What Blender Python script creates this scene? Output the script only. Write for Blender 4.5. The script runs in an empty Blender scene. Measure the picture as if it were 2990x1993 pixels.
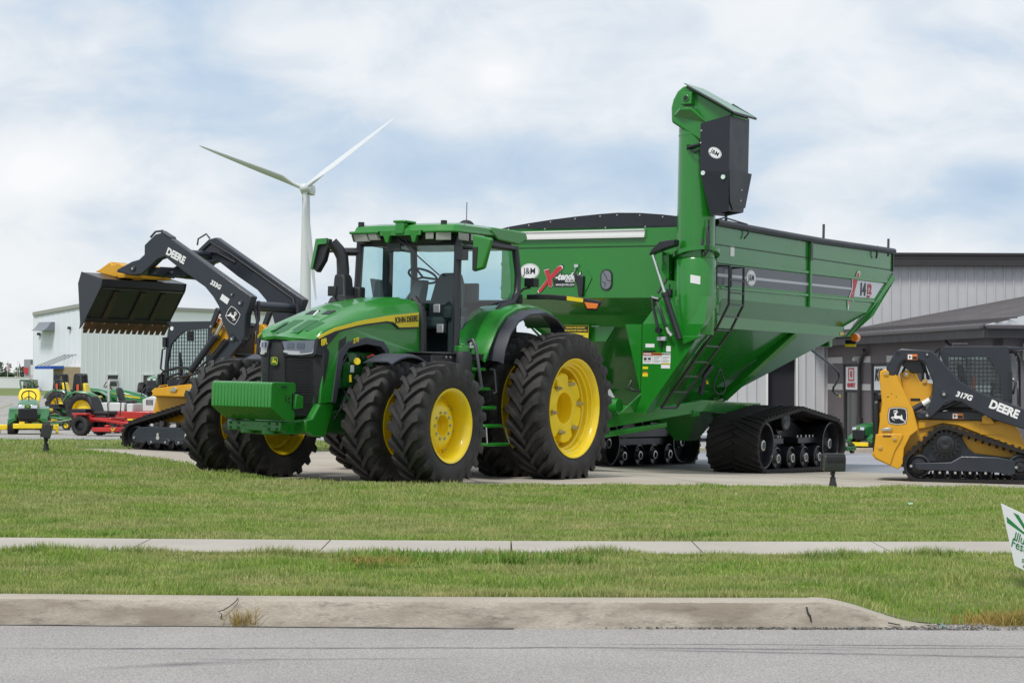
import bpy, bmesh, math, random
import numpy as np
from mathutils import Vector, Matrix, Quaternion
random.seed(7)
R = math.radians
S = bpy.context.scene
COL = S.collection

# ------------------------------------------------------------------ camera
CAMZ = 1.34
FPX = 5800.0
pitch = math.atan((1106 - 996.5) / FPX)
roll = 0.004
cam = bpy.data.objects.new('camera', bpy.data.cameras.new('camera'))
COL.objects.link(cam)
w_ = Vector((0, math.cos(pitch), math.sin(pitch)))
u0 = Vector((0, -math.sin(pitch), math.cos(pitch)))
r0 = Vector((1, 0, 0))
u_ = u0 * math.cos(roll) - r0 * math.sin(roll)
r_ = r0 * math.cos(roll) + u0 * math.sin(roll)
cam.matrix_world = Matrix(((r_.x, u_.x, -w_.x, 0), (r_.y, u_.y, -w_.y, 0), (r_.z, u_.z, -w_.z, CAMZ), (0, 0, 0, 1)))
cam.data.sensor_width = 36
cam.data.lens = FPX / 2990 * 36
cam.data.clip_start = 0.1
cam.data.clip_end = 6000
S.camera = cam

# ------------------------------------------------------------------ sky
SUN_EL, SUN_AZ = R(56), R(205)     # azimuth measured clockwise from +Y
world = bpy.data.worlds.new('World')
S.world = world
world.use_nodes = True
wt = world.node_tree
for n in list(wt.nodes): wt.nodes.remove(n)
def WN(t, **k):
    n = wt.nodes.new(t)
    for a, b in k.items(): setattr(n, a, b)
    return n
def wl(a, b): wt.links.new(a, b)
def wmath(op, a, b=None, c=None, clamp=False):
    n = WN('ShaderNodeMath', operation=op, use_clamp=clamp)
    for i, v in enumerate((a, b, c)):
        if v is None: continue
        if isinstance(v, (int, float)): n.inputs[i].default_value = v
        else: wl(v, n.inputs[i])
    return n.outputs[0]
bg = WN('ShaderNodeBackground'); wout = WN('ShaderNodeOutputWorld')
bg.inputs['Strength'].default_value = 0.1
wl(bg.outputs[0], wout.inputs[0])
sky = WN('ShaderNodeTexSky', sky_type='NISHITA')
sky.sun_disc = False; sky.sun_elevation = SUN_EL; sky.sun_rotation = SUN_AZ
sky.air_density = 1.0; sky.dust_density = 2.0; sky.altitude = 200
tc = WN('ShaderNodeTexCoord')
sep = WN('ShaderNodeSeparateXYZ'); wl(tc.outputs['Generated'], sep.inputs[0])
sx, sy, sz = sep.outputs
# cloud coordinates: the view direction, flattened a little so that the heaps lie wider than high
comb = WN('ShaderNodeCombineXYZ'); wl(sx, comb.inputs[0]); wl(sy, comb.inputs[1]); wl(wmath('MULTIPLY', sz, 2.0), comb.inputs[2])
def wnoise(scale, det, rough, off=(0, 0, 0), dist=0.0):
    mp = WN('ShaderNodeMapping'); mp.inputs['Location'].default_value = off
    wl(comb.outputs[0], mp.inputs[0])
    n = WN('ShaderNodeTexNoise'); n.inputs['Scale'].default_value = scale
    n.inputs['Detail'].default_value = det; n.inputs['Roughness'].default_value = rough
    n.inputs['Distortion'].default_value = dist
    wl(mp.outputs[0], n.inputs[0]); return n.outputs['Fac']
n1 = wnoise(6.5, 6, 0.50, (3.1, 1.7, 0), 0.25)
n2 = wnoise(17.0, 7, 0.56, (9.3, 4.0, 2.0), .5)
cover = wmath('MULTIPLY_ADD', wmath('ADD', wmath('MULTIPLY', n1, 0.60), wmath('MULTIPLY', n2, 0.40)), 1.15, -0.075)
# where the overcast thins out to blue or piles up bright, as directions (azimuth, elevation) in the sky
az = wmath('DIVIDE', sx, wmath('MAXIMUM', sy, 0.05))
el = wmath('DIVIDE', sz, wmath('MAXIMUM', sy, 0.05))
def lobe(px, py, wx, wy, amp):
    a0, e0 = (px - 1495) / FPX, (1106 - py) / FPX
    da = wmath('DIVIDE', wmath('SUBTRACT', az, a0), wx / FPX)
    de = wmath('DIVIDE', wmath('SUBTRACT', el, e0), wy / FPX)
    q = wmath('ADD', wmath('MULTIPLY', da, da), wmath('MULTIPLY', de, de))
    return wmath('MULTIPLY', wmath('EXPONENT', wmath('MULTIPLY', q, -1.0)), amp)
LOBES = [(1330, 470, 420, 120, -.20), (1000, 330, 300, 170, -.08), (420, 280, 380, 110, -.10), (330, 640, 260, 110, -.10),
         (1850, 280, 260, 170, -.07), (2950, 520, 170, 80, -.20), (2500, 90, 500, 60, -.06), (1900, 560, 300, 110, -.10), (200, 60, 300, 90, -.05),
         (120, 500, 190, 130, .22), (1450, 215, 70, 50, .20), (2700, 420, 300, 160, .10), (850, 130, 330, 120, .10), (1050, 690, 600, 120, .14),
         (2300, 720, 700, 90, .12), (2750, 260, 300, 90, .08), (600, 500, 200, 90, .05)]
tot = cover
for L in LOBES: tot = wmath('ADD', tot, lobe(*L))
cr = WN('ShaderNodeValToRGB'); wl(tot, cr.inputs[0])
els = cr.color_ramp.elements
els[0].position = 0.22; els[0].color = (4.3, 5.6, 7.3, 1)
els[1].position = 0.80; els[1].color = (9.3, 9.35, 9.45, 1)
for p_, c_ in ((0.38, (5.5, 6.6, 7.9)), (0.49, (7.0, 7.6, 8.3)), (0.60, (8.3, 8.6, 8.9))):
    e = els.new(p_); e.color = (*c_, 1)
mixs = WN('ShaderNodeMix', data_type='RGBA'); mixs.inputs[0].default_value = 0.9
wl(sky.outputs[0], mixs.inputs[6]); wl(cr.outputs[0], mixs.inputs[7])
wl(mixs.outputs[2], bg.inputs[0])

# ------------------------------------------------------------------ sun (thin overcast, soft)
sun = bpy.data.objects.new('sun', bpy.data.lights.new('sun', 'SUN'))
COL.objects.link(sun)
sun.data.energy = 2.4
sun.data.angle = R(14)
sun.data.color = (1.0, 0.96, 0.90)
sd = Vector((math.sin(SUN_AZ) * math.cos(SUN_EL), math.cos(SUN_AZ) * math.cos(SUN_EL), math.sin(SUN_EL)))
sun.rotation_euler = sd.to_track_quat('Z', 'Y').to_euler()
S.view_settings.view_transform = 'Standard'
S.view_settings.look = 'None'
S.view_settings.exposure = 0.12
S.view_settings.gamma = 1.0
S.render.engine = 'CYCLES'
S.cycles.use_denoising = True
S.cycles.max_bounces = 7
S.cycles.transparent_max_bounces = 12
S.cycles.glossy_bounces = 3
S.cycles.caustics_reflective = False
S.cycles.caustics_refractive = False

# ------------------------------------------------------------------ materials
MATS = {}
def mat(name, col, rough=0.5, metal=0.0, coat=0.0, var=0.0, vscale=3.0, bump=0.0, bscale=40.0, col2=None, spec=0.5, dirt=0.0):
    """principled paint / rubber / metal with soft large-scale variation of the colour (dust, wear) and fine bump"""
    if name in MATS: return MATS[name]
    m = bpy.data.materials.new(name); m.use_nodes = True
    t = m.node_tree; b = t.nodes['Principled BSDF']
    b.inputs['Base Color'].default_value = (*col, 1)
    b.inputs['Roughness'].default_value = rough
    b.inputs['Metallic'].default_value = metal
    b.inputs['Coat Weight'].default_value = coat
    b.inputs['Coat Roughness'].default_value = 0.06
    b.inputs['Specular IOR Level'].default_value = spec
    if var > 0 or bump > 0 or col2:
        tcn = t.nodes.new('ShaderNodeTexCoord')
    if var > 0 or col2:
        n = t.nodes.new('ShaderNodeTexNoise'); n.inputs['Scale'].default_value = vscale
        n.inputs['Detail'].default_value = 6; n.inputs['Roughness'].default_value = 0.6
        t.links.new(tcn.outputs['Object'], n.inputs[0])
        r = t.nodes.new('ShaderNodeValToRGB'); t.links.new(n.outputs['Fac'], r.inputs[0])
        c2 = col2 or tuple(min(1, c * (1 + var)) for c in col)
        c1 = col if col2 else tuple(c * (1 - var) for c in col)
        r.color_ramp.elements[0].position = 0.35; r.color_ramp.elements[0].color = (*c1, 1)
        r.color_ramp.elements[1].position = 0.68; r.color_ramp.elements[1].color = (*c2, 1)
        t.links.new(r.outputs[0], b.inputs['Base Color'])
        mr = t.nodes.new('ShaderNodeMapRange'); t.links.new(n.outputs['Fac'], mr.inputs[0])
        mr.inputs[1].default_value = .3; mr.inputs[2].default_value = .7
        mr.inputs[3].default_value = max(0, rough - .07); mr.inputs[4].default_value = min(1, rough + .07)
        t.links.new(mr.outputs[0], b.inputs['Roughness'])
    if bump > 0:
        n = t.nodes.new('ShaderNodeTexNoise'); n.inputs['Scale'].default_value = bscale; n.inputs['Detail'].default_value = 5
        t.links.new(tcn.outputs['Object'], n.inputs[0])
        bp = t.nodes.new('ShaderNodeBump'); bp.inputs['Strength'].default_value = bump; bp.inputs['Distance'].default_value = 0.02
        t.links.new(n.outputs['Fac'], bp.inputs['Height']); t.links.new(bp.outputs[0], b.inputs['Normal'])
    MATS[name] = m
    return m

def glassmat(name, tint=(0.76, 0.905, 0.91), fac=0.72, rough=0.02):
    m = bpy.data.materials.new(name); m.use_nodes = True
    t = m.node_tree
    for n in list(t.nodes): t.nodes.remove(n)
    o = t.nodes.new('ShaderNodeOutputMaterial'); mx = t.nodes.new('ShaderNodeMixShader')
    tr = t.nodes.new('ShaderNodeBsdfTransparent'); tr.inputs[0].default_value = (*tint, 1)
    g = t.nodes.new('ShaderNodeBsdfGlossy'); g.inputs['Roughness'].default_value = rough
    fr = t.nodes.new('ShaderNodeLayerWeight'); fr.inputs[0].default_value = 0.5
    pw = t.nodes.new('ShaderNodeMath'); pw.operation = 'POWER'; pw.inputs[1].default_value = 4.0
    ad = t.nodes.new('ShaderNodeMath'); ad.operation = 'MULTIPLY_ADD'; ad.inputs[1].default_value = 0.85; ad.inputs[2].default_value = 0.06; ad.use_clamp = True
    t.links.new(fr.outputs['Facing'], pw.inputs[0]); t.links.new(pw.outputs[0], ad.inputs[0]); t.links.new(ad.outputs[0], mx.inputs[0])
    t.links.new(tr.outputs[0], mx.inputs[1]); t.links.new(g.outputs[0], mx.inputs[2]); t.links.new(mx.outputs[0], o.inputs[0])
    MATS[name] = m
    return m

GREEN = mat('green_paint', (.014, .200, .016), .30, coat=.5, var=.08, vscale=1.6)
DGREEN = mat('green_casting', (.007, .100, .014), .42, coat=.2, var=.15, vscale=5)
YELLOW = mat('yellow_paint', (.90, .66, .012), .38, coat=.35, var=.05, vscale=4)
CYEL = mat('construction_yellow_paint', (.66, .335, .010), .40, coat=.25, var=.06, vscale=3)
CHAR = mat('charcoal_paint', (.020, .025, .036), .36, coat=.15, var=.10, vscale=3)
BLACK = mat('black_paint', (.012, .013, .017), .38, coat=.2, var=.1, vscale=4)
BLACKP = mat('black_plastic', (.016, .017, .020), .55, var=.15, vscale=6, bump=.15, bscale=300)
GREYP = mat('grey_plastic', (.045, .049, .064), .55, var=.1, vscale=5)
RUBBER = mat('tyre_rubber', (.017, .0165, .017), .62, var=.0, vscale=4, col2=(.046, .042, .040), bump=.2, bscale=60, spec=.35)
TRUB = mat('track_rubber', (.012, .0105, .0105), .72, vscale=5, col2=(.024, .021, .020), bump=.2, bscale=50, spec=.35)
STEEL = mat('bright_steel', (.55, .54, .50), .32, metal=.9)
DSTEEL = mat('dark_steel', (.10, .10, .11), .4, metal=.6)
CHROME = mat('chrome_rod', (.75, .74, .72), .12, metal=1)
WHITE = mat('white_decal', (.78, .79, .80), .45)
DARKD = mat('black_decal', (.014, .015, .018), .4)
REDD = mat('red_decal', (.48, .035, .045), .42)
YELD = mat('yellow_decal', (.80, .62, .02), .45)
GREYD = mat('grey_decal', (.085, .088, .105), .35, coat=.3)
SILVD = mat('silver_decal', (.50, .52, .56), .4)
ORGD = mat('orange_decal', (.72, .20, .03), .5)
AMBER = mat('amber_lens', (.80, .20, .015), .25, coat=.6)
LENS = mat('headlamp_lens', (.14, .16, .20), .10, metal=.2, coat=1.0)
LENSW = mat('lamp_reflector', (.72, .74, .76), .15, metal=.7)
SEATG = mat('grey_seat_fabric', (.10, .11, .115), .8, var=.1)
INTER = mat('cab_interior', (.050, .056, .058), .75, var=.1)
GLASS = glassmat('tinted_cab_glass')
GLASSD = glassmat('dark_glass', (.66, .75, .75))
GLASSC = glassmat('clear_glass', (.86, .92, .92))
WMETAL = mat('white_metal', (.66, .68, .70), .5, var=.05, vscale=.3)
REDP = mat('red_paint', (.46, .022, .018), .35, coat=.4, var=.06)
SPOUTM = mat('spout_plastic', (.014, .016, .024), .36, var=.08, vscale=3)
TARP = mat('tarp_vinyl', (.016, .018, .026), .42, var=.15, vscale=2)
WORN = mat('worn_bucket_steel', (.020, .020, .022), .5, vscale=7, col2=(.16, .075, .035), bump=.2)

# ------------------------------------------------------------------ mesh helpers
class MB:
    def __init__(s, off=(0, 0, 0)): s.v = []; s.f = []; s.m = []; s.o = Vector(off)
    def add(s, vs, fs, mi=0):
        n = len(s.v); o = s.o
        s.v += [(p[0] + o.x, p[1] + o.y, p[2] + o.z) for p in vs]
        s.f += [tuple(i + n for i in q) for q in fs]; s.m += [mi] * len(fs); return s
    def box(s, a, b, mi=0):
        x0, y0, z0 = a; x1, y1, z1 = b
        return s.add([(x0, y0, z0), (x1, y0, z0), (x1, y1, z0), (x0, y1, z0), (x0, y0, z1), (x1, y0, z1), (x1, y1, z1), (x0, y1, z1)],
                     [(0, 3, 2, 1), (4, 5, 6, 7), (0, 1, 5, 4), (1, 2, 6, 5), (2, 3, 7, 6), (3, 0, 4, 7)], mi)
    def cbox(s, c, d, mi=0):
        return s.box([c[i] - d[i] / 2 for i in range(3)], [c[i] + d[i] / 2 for i in range(3)], mi)
    def sheet(s, pts, vec, mi=0):
        n = len(pts); v = Vector(vec)
        q = [Vector(p) for p in pts]; q2 = [p + v for p in q]
        fs = [tuple(range(n))[::-1], tuple(range(n, 2 * n))] + [(i, (i + 1) % n, n + (i + 1) % n, n + i) for i in range(n)]
        return s.add(q + q2, fs, mi)
    def prism(s, pts, ax, a, b, mi=0):
        def P(p, t):
            return (t, p[0], p[1]) if ax == 0 else (p[0], t, p[1]) if ax == 1 else (p[0], p[1], t)
        vec = [0, 0, 0]; vec[ax] = b - a
        return s.sheet([P(p, a) for p in pts], vec, mi)
    def beam(s, p, q, w, h, mi=0, up=(0, 0, 1)):
        p = Vector(p); q = Vector(q); d = (q - p).normalized(); u = Vector(up)
        if abs(d.dot(u)) > .98: u = Vector((1, 0, 0))
        sdv = d.cross(u).normalized(); u = sdv.cross(d)
        c = [sdv * a * w / 2 + u * b * h / 2 for a, b in ((-1, -1), (1, -1), (1, 1), (-1, 1))]
        return s.sheet([p + k for k in c], q - p, mi)
    def tube(s, pts, r, n=8, mi=0, cap=True):
        pts = [Vector(p) for p in pts]; rs = r if isinstance(r, (list, tuple)) else [r] * len(pts)
        rings = []; u = None
        for i, p in enumerate(pts):
            d = (pts[min(i + 1, len(pts) - 1)] - pts[max(i - 1, 0)]).normalized()
            if u is None:
                u = d.orthogonal().normalized()
            else:
                u = (u - d * u.dot(d)).normalized()
            v = d.cross(u)
            rings.append([p + (u * math.cos(k * 2 * math.pi / n) + v * math.sin(k * 2 * math.pi / n)) * rs[i] for k in range(n)])
        return s.loft(rings, mi, cap)
    def cyl(s, p, q, r, r2=None, n=16, mi=0): return s.tube([p, q], [r, r if r2 is None else r2], n, mi)
    def loft(s, rings, mi=0, cap=True, closed=True):
        n = len(rings[0]); vs = [p for g in rings for p in g]; fs = []
        for i in range(len(rings) - 1):
            for k in range(n if closed else n - 1):
                a, b = i * n + k, i * n + (k + 1) % n
                fs.append((a, b, b + n, a + n))
        if cap and closed:
            fs.append(tuple(range(n))[::-1]); fs.append(tuple(range((len(rings) - 1) * n, len(rings) * n)))
        return s.add(vs, fs, mi)
    def lathe(s, prof, c, ax=1, n=48, mi=0, close=False):
        """prof: (radius, offset along axis)"""
        rings = []
        for r, t in prof:
            g = []
            for k in range(n):
                a = 2 * math.pi * k / n; p, q = r * math.cos(a), r * math.sin(a)
                v = (t, p, q) if ax == 0 else (p, t, q) if ax == 1 else (p, q, t)
                g.append(Vector(c) + Vector(v))
            rings.append(g)
        if close: rings.append(rings[0])
        return s.loft(rings, mi, cap=False)
    def ball(s, c, r, n=10, mi=0, sc=(1, 1, 1)):
        prof = []
        for i in range(n + 1):
            a = math.pi * i / n
            prof.append((max(1e-4, math.sin(a)), -math.cos(a)))
        rings = [[Vector((c[0] + q * math.cos(k * 2 * math.pi / (2 * n)) * r * sc[0], c[1] + q * math.sin(k * 2 * math.pi / (2 * n)) * r * sc[1], c[2] + t * r * sc[2])) for k in range(2 * n)] for q, t in prof]
        return s.loft(rings, mi, cap=False)
    def build(s, name, mats, parent=None, bevel=0.0, smooth=35, seg=2):
        me = bpy.data.meshes.new(name); me.from_pydata(s.v, [], s.f)
        mats = mats if isinstance(mats, (list, tuple)) else [mats]
        for m in mats: me.materials.append(m)
        me.polygons.foreach_set('material_index', s.m)
        bm = bmesh.new(); bm.from_mesh(me); bmesh.ops.recalc_face_normals(bm, faces=bm.faces); bm.to_mesh(me); bm.free()
        if smooth:
            me.polygons.foreach_set('use_smooth', [True] * len(me.polygons)); me.set_sharp_from_angle(angle=R(smooth))
        o = bpy.data.objects.new(name, me); COL.objects.link(o)
        if parent: o.parent = parent
        if bevel:
            b = o.modifiers.new('bevel', 'BEVEL'); b.width = bevel; b.segments = seg; b.limit_method = 'ANGLE'; b.angle_limit = R(40); b.harden_normals = False
        return o

def tag(o, label, cat, group=None):
    o['label'] = label; o['category'] = cat
    if group: o['group'] = group
    return o
def structure(o): o['kind'] = 'structure'; return o
def stuff(o): o['kind'] = 'stuff'; return o
SL = -0.019
def padz(x, y): return SL * (min(max(x, -9), 9) - .85)
def thing(name, label, cat, loc, ang=0, tilt=False, group=None):
    o = bpy.data.objects.new(name, None); COL.objects.link(o); o.empty_display_size = .3
    t = math.atan(SL) if tilt else 0
    Rt = Matrix(((math.cos(t), 0, -math.sin(t)), (0, 1, 0), (math.sin(t), 0, math.cos(t)))).to_4x4()
    o.matrix_world = Matrix.Translation(loc) @ Rt @ Matrix.Rotation(R(ang), 4, 'Z')
    return tag(o, label, cat, group)
def empty(name, parent, loc=(0, 0, 0)):
    o = bpy.data.objects.new(name, None); COL.objects.link(o); o.parent = parent; o.location = loc; o.empty_display_size = .1
    return o
def dup(o, parent=None):
    c = o.copy(); COL.objects.link(c)
    if parent: c.parent = parent
    for ch in list(o.children): dup(ch, c)
    return c
_dg = [None]
def text(parent, s, size, org, right, up, m, name='lettering', ext=.002, xs=1.0, shear=0.0, bold=0.0, align='CENTER', space=1.0):
    cu = bpy.data.curves.new('t', 'FONT'); cu.body = s; cu.size = size; cu.extrude = ext; cu.shear = shear; cu.offset = bold
    cu.align_x = align; cu.align_y = 'CENTER'; cu.space_character = space; cu.resolution_u = 3
    o = bpy.data.objects.new('t', cu); COL.objects.link(o)
    bpy.context.view_layer.update()
    me = bpy.data.meshes.new_from_object(o.evaluated_get(bpy.context.evaluated_depsgraph_get()))
    bpy.data.objects.remove(o); bpy.data.curves.remove(cu)
    r = Vector(right).normalized(); u = Vector(up); u = (u - r * u.dot(r)).normalized(); n = r.cross(u)
    M = Matrix(((r.x * xs, u.x, n.x, org[0]), (r.y * xs, u.y, n.y, org[1]), (r.z * xs, u.z, n.z, org[2]), (0, 0, 0, 1)))
    me.transform(M); me.materials.clear(); me.materials.append(m); me.name = name
    q = bpy.data.objects.new(name, me); COL.objects.link(q)
    if parent: q.parent = parent
    return q
def mapper(org, right, up, sx=1.0, sy=None):
    r = Vector(right).normalized(); u = Vector(up); u = (u - r * u.dot(r)).normalized(); n = r.cross(u); o = Vector(org)
    sy = sx if sy is None else sy
    return (lambda x, y, d=0.0: o + r * x * sx + u * y * sy + n * d), n
DEER = [(515, 570), (600, 535), (712, 512), (770, 500), (860, 470), (805, 545), (745, 560), (735, 610), (725, 690), (760, 755), (900, 760), (1050, 775),
        (1060, 730), (1020, 640), (1090, 690), (1145, 760), (1125, 830), (1160, 930), (1185, 1010), (1270, 1070), (1335, 1170), (1350, 1230), (1305, 1200), (1230, 1110),
        (1090, 1055), (1010, 1005), (950, 945), (880, 945), (780, 962), (690, 965), (620, 945), (520, 905), (440, 900), (500, 985), (602, 1060), (610, 1100), (560, 1080),
        (440, 990), (345, 865), (365, 845), (450, 828), (560, 820), (572, 770), (600, 660), (612, 612), (540, 602)]
ANTL = [(770, 500), (795, 420), (778, 350), (735, 290), (715, 305), (740, 370), (745, 430), (700, 425), (680, 390), (650, 345), (595, 320), (630, 365), (645, 402), (610, 408), (575, 398), (515, 380), (545, 418), (490, 462), (530, 472), (620, 450), (695, 458), (712, 512)]
def shield(k=1.0, n=6):
    cs = [(250, 250), (1390, 270), (1375, 1265), (215, 1245)]; ms = [(808, 95), (1530, 770), (808, 1470), (95, 770)]
    out = []
    for i in range(4):
        a, b, c = cs[i], ms[i], cs[(i + 1) % 4]
        for j in range(n):
            t = j / n
            out.append(((1 - t) ** 2 * a[0] + 2 * t * (1 - t) * b[0] + t * t * c[0], (1 - t) ** 2 * a[1] + 2 * t * (1 - t) * b[1] + t * t * c[1]))
    return [((x - 808) * k + 808, (y - 770) * k + 770) for x, y in out]
def emblem(parent, org, right, up, half, mats, name='emblem', mirror=False):
    """leaping deer in a shield; mats = field, line, deer"""
    sc = half / 650.0; P, n = mapper(org, right, up, -sc if mirror else sc, sc)
    m = MB()
    def poly(pts, d, mi): m.sheet([P(x - 808, 770 - y, d) for x, y in pts], n * .0015, mi)
    poly(shield(1.06), .0005, 0); poly(shield(1.0), .0022, 1); poly(shield(.93), .0040, 0)
    poly(DEER, .0058, 2); poly(ANTL, .0060, 2)
    return m.build(name, mats, parent, smooth=0)
def oval(P, rx, ry, n=40, d=0): return [P(rx * math.cos(2 * math.pi * k / n), ry * math.sin(2 * math.pi * k / n), d) for k in range(n)]
def jm_badge(parent, org, right, up, rx, ry, name='badge'):
    P, n = mapper(org, right, up); m = MB()
    m.sheet(oval(P, rx, ry, d=.001), n * .002, 0); m.sheet(oval(P, rx * .93, ry * .92, d=.0035), n * .001, 1); m.sheet(oval(P, rx * .90, ry * .885, d=.005), n * .001, 0)
    b = m.build(name, [WHITE, DARKD], parent, smooth=0)
    text(b, 'J&M', ry * 1.15, P(0, 0, .008), right, up, DARKD, bold=ry * .008, ext=.001, xs=.82 * rx / ry / 1.25)
    return b
def mirror_y(o):
    me = o.data.copy(); me.transform(Matrix.Scale(-1, 4, (0, 1, 0))); me.flip_normals(); return me
# ------------------------------------------------------------------ ground
def lerp(a, b, t): return a + (b - a) * t
def sstep(a, b, x):
    t = np.clip((x - a) / (b - a), 0, 1); return t * t * (3 - 2 * t)
PAD = [(-2.55, 23.6), (0.6, 24.2), (4.5, 25.4), (8.0, 26.6), (13.5, 28.4), (14.5, 33.6), (6.6, 33.6), (5.2, 34.4), (3.0, 35.6), (-3.0, 34.3), (-7.4, 32.9), (-6.7, 31.6), (-5.9, 30.6), (-3.9, 26.5)]
def planez(X, Y):
    X = np.asarray(X, float); Y = np.asarray(Y, float)
    return SL * (np.clip(X, -9, 9) - .85) - .02 * np.maximum(0, np.minimum(Y, 36) - 27) * sstep(-2, 3, X)
def basez(X, Y):
    """height of the bare ground"""
    X = np.asarray(X, float); Y = np.asarray(Y, float)
    p = planez(X, Y)
    near = np.interp(Y, [12.9, 13.2, 16.0], [-.085, -.08, -.02])
    z = np.where(Y < 16, near, lerp(np.full_like(p, -.02), p, sstep(16, 22.5, Y)))
    zl = np.interp(Y, [33, 46, 57], [.12, -.10, -.25]); zr = np.interp(Y, [34, 64, 66], [-.17, -1.0, -1.0])
    far = lerp(zl, zr, sstep(-4, 8, X))
    return np.where(Y > 33, lerp(p, far, sstep(33, 37, Y)), z)
def pad_sd(X, Y):
    """signed distance to the concrete pad outline, negative inside"""
    X = np.asarray(X, float); Y = np.asarray(Y, float)
    d = np.full(X.shape, 1e9); ins = np.zeros(X.shape, bool)
    for i in range(len(PAD)):
        (x0, y0), (x1, y1) = PAD[i], PAD[(i + 1) % len(PAD)]
        ex, ey = x1 - x0, y1 - y0
        t = np.clip(((X - x0) * ex + (Y - y0) * ey) / (ex * ex + ey * ey), 0, 1)
        d = np.minimum(d, np.hypot(X - x0 - t * ex, Y - y0 - t * ey))
        c = ((y0 > Y) != (y1 > Y)) & (X < (x1 - x0) * (Y - y0) / (y1 - y0 + 1e-12) + x0)
        ins ^= c
    return np.where(ins, -d, d)
WALK0, WALK1 = 15.45, 16.50          # sidewalk
def bow(X): return -.008 * np.minimum(np.abs(np.asarray(X, float)), 8) ** 2      # the street runs in a very slight arc
def lawnz(X, Y):
    X = np.asarray(X, float); Y = np.asarray(Y, float)
    z = basez(X, Y)
    s = pad_sd(X, Y)
    z = z + np.where((Y > 20) & (Y < 34), .045 * sstep(20, 22, Y), 0)
    z = np.where(s < 0, np.minimum(z, z - .10), z)
    yb = Y + bow(X)
    inside = (yb > WALK0) & (yb < WALK1)
    z = np.where(inside, z - .05, z)
    return z + .008 * np.sin(X * 1.7 + Y * .9) * np.sin(Y * 1.3) * ((Y > 13.4) & ~inside)
def gridmesh(name, xs, ys, zf, m, keep=None):
    X, Y = np.meshgrid(xs, ys); Z = zf(X, Y)
    nx, ny = len(xs), len(ys)
    v = np.stack([X.ravel(), Y.ravel(), Z.ravel()], 1)
    idx = np.arange(nx * ny).reshape(ny, nx)
    q = np.stack([idx[:-1, :-1], idx[:-1, 1:], idx[1:, 1:], idx[1:, :-1]], -1).reshape(-1, 4)
    if keep is not None:
        c = v[q].mean(1); q = q[keep(c[:, 0], c[:, 1])]
    me = bpy.data.meshes.new(name); me.from_pydata(v.tolist(), [], q.tolist()); me.materials.append(m)
    me.polygons.foreach_set('use_smooth', [True] * len(me.polygons))
    o = bpy.data.objects.new(name, me); COL.objects.link(o); return o

def ground_mat(name, c1, c2, c3=None, scale=2.0, fine=120.0, bump=.3, rough=.9, speck=None, extra=None, stretch=None):
    m = bpy.data.materials.new(name); m.use_nodes = True
    t = m.node_tree; b = t.nodes['Principled BSDF']; b.inputs['Roughness'].default_value = rough; b.inputs['Specular IOR Level'].default_value = .25
    g = t.nodes.new('ShaderNodeNewGeometry')
    def nz(sc, det=6, rg=.6, vec=None, dist=0):
        n = t.nodes.new('ShaderNodeTexNoise'); n.inputs['Scale'].default_value = sc; n.inputs['Detail'].default_value = det; n.inputs['Roughness'].default_value = rg; n.inputs['Distortion'].default_value = dist
        t.links.new(vec or pos, n.inputs[0]); return n.outputs['Fac']
    pos = g.outputs['Position']
    if stretch:
        mp = t.nodes.new('ShaderNodeMapping'); mp.inputs['Scale'].default_value = stretch; t.links.new(pos, mp.inputs[0]); pos = mp.outputs[0]
    def ramp(f, stops):
        r = t.nodes.new('ShaderNodeValToRGB'); t.links.new(f, r.inputs[0])
        while len(r.color_ramp.elements) < len(stops): r.color_ramp.elements.new(.5)
        for e, (p, c) in zip(r.color_ramp.elements, stops): e.position = p; e.color = (*c, 1)
        return r.outputs[0]
    def mix(fac, a, c, mode='MIX'):
        n = t.nodes.new('ShaderNodeMix'); n.data_type = 'RGBA'; n.blend_type = mode
        for s_, v in ((n.inputs[0], fac), (n.inputs[6], a), (n.inputs[7], c)):
            if isinstance(v, (int, float)): s_.default_value = v
            elif isinstance(v, tuple): s_.default_value = (*v, 1)
            else: t.links.new(v, s_)
        return n.outputs[2]
    col = ramp(nz(scale), [(.35, c1), (.65, c2)])
    if c3: col = mix(ramp(nz(scale * 3.3), [(.5, (0, 0, 0)), (.7, (1, 1, 1))]), col, c3)
    f = nz(fine, 3, .7)
    if speck: col = mix(1.0, col, ramp(f, [(.3, (speck[0],) * 3), (.7, (speck[1],) * 3)]), 'MULTIPLY')
    if extra: col = extra(t, pos, nz, ramp, mix, col)
    t.links.new(col, b.inputs['Base Color'])
    bp = t.nodes.new('ShaderNodeBump'); bp.inputs['Strength'].default_value = bump; bp.inputs['Distance'].default_value = .01
    t.links.new(f, bp.inputs['Height']); t.links.new(bp.outputs[0], b.inputs['Normal'])
    MATS[name] = m
    return m
GRASSG = ground_mat('lawn_soil', (.105, .155, .038), (.13, .175, .050), (.17, .165, .075), 1.3, 60)
FARG = ground_mat('far_grass', (.13, .18, .050), (.16, .20, .065), (.20, .20, .085), .12, 6, .1)
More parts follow.
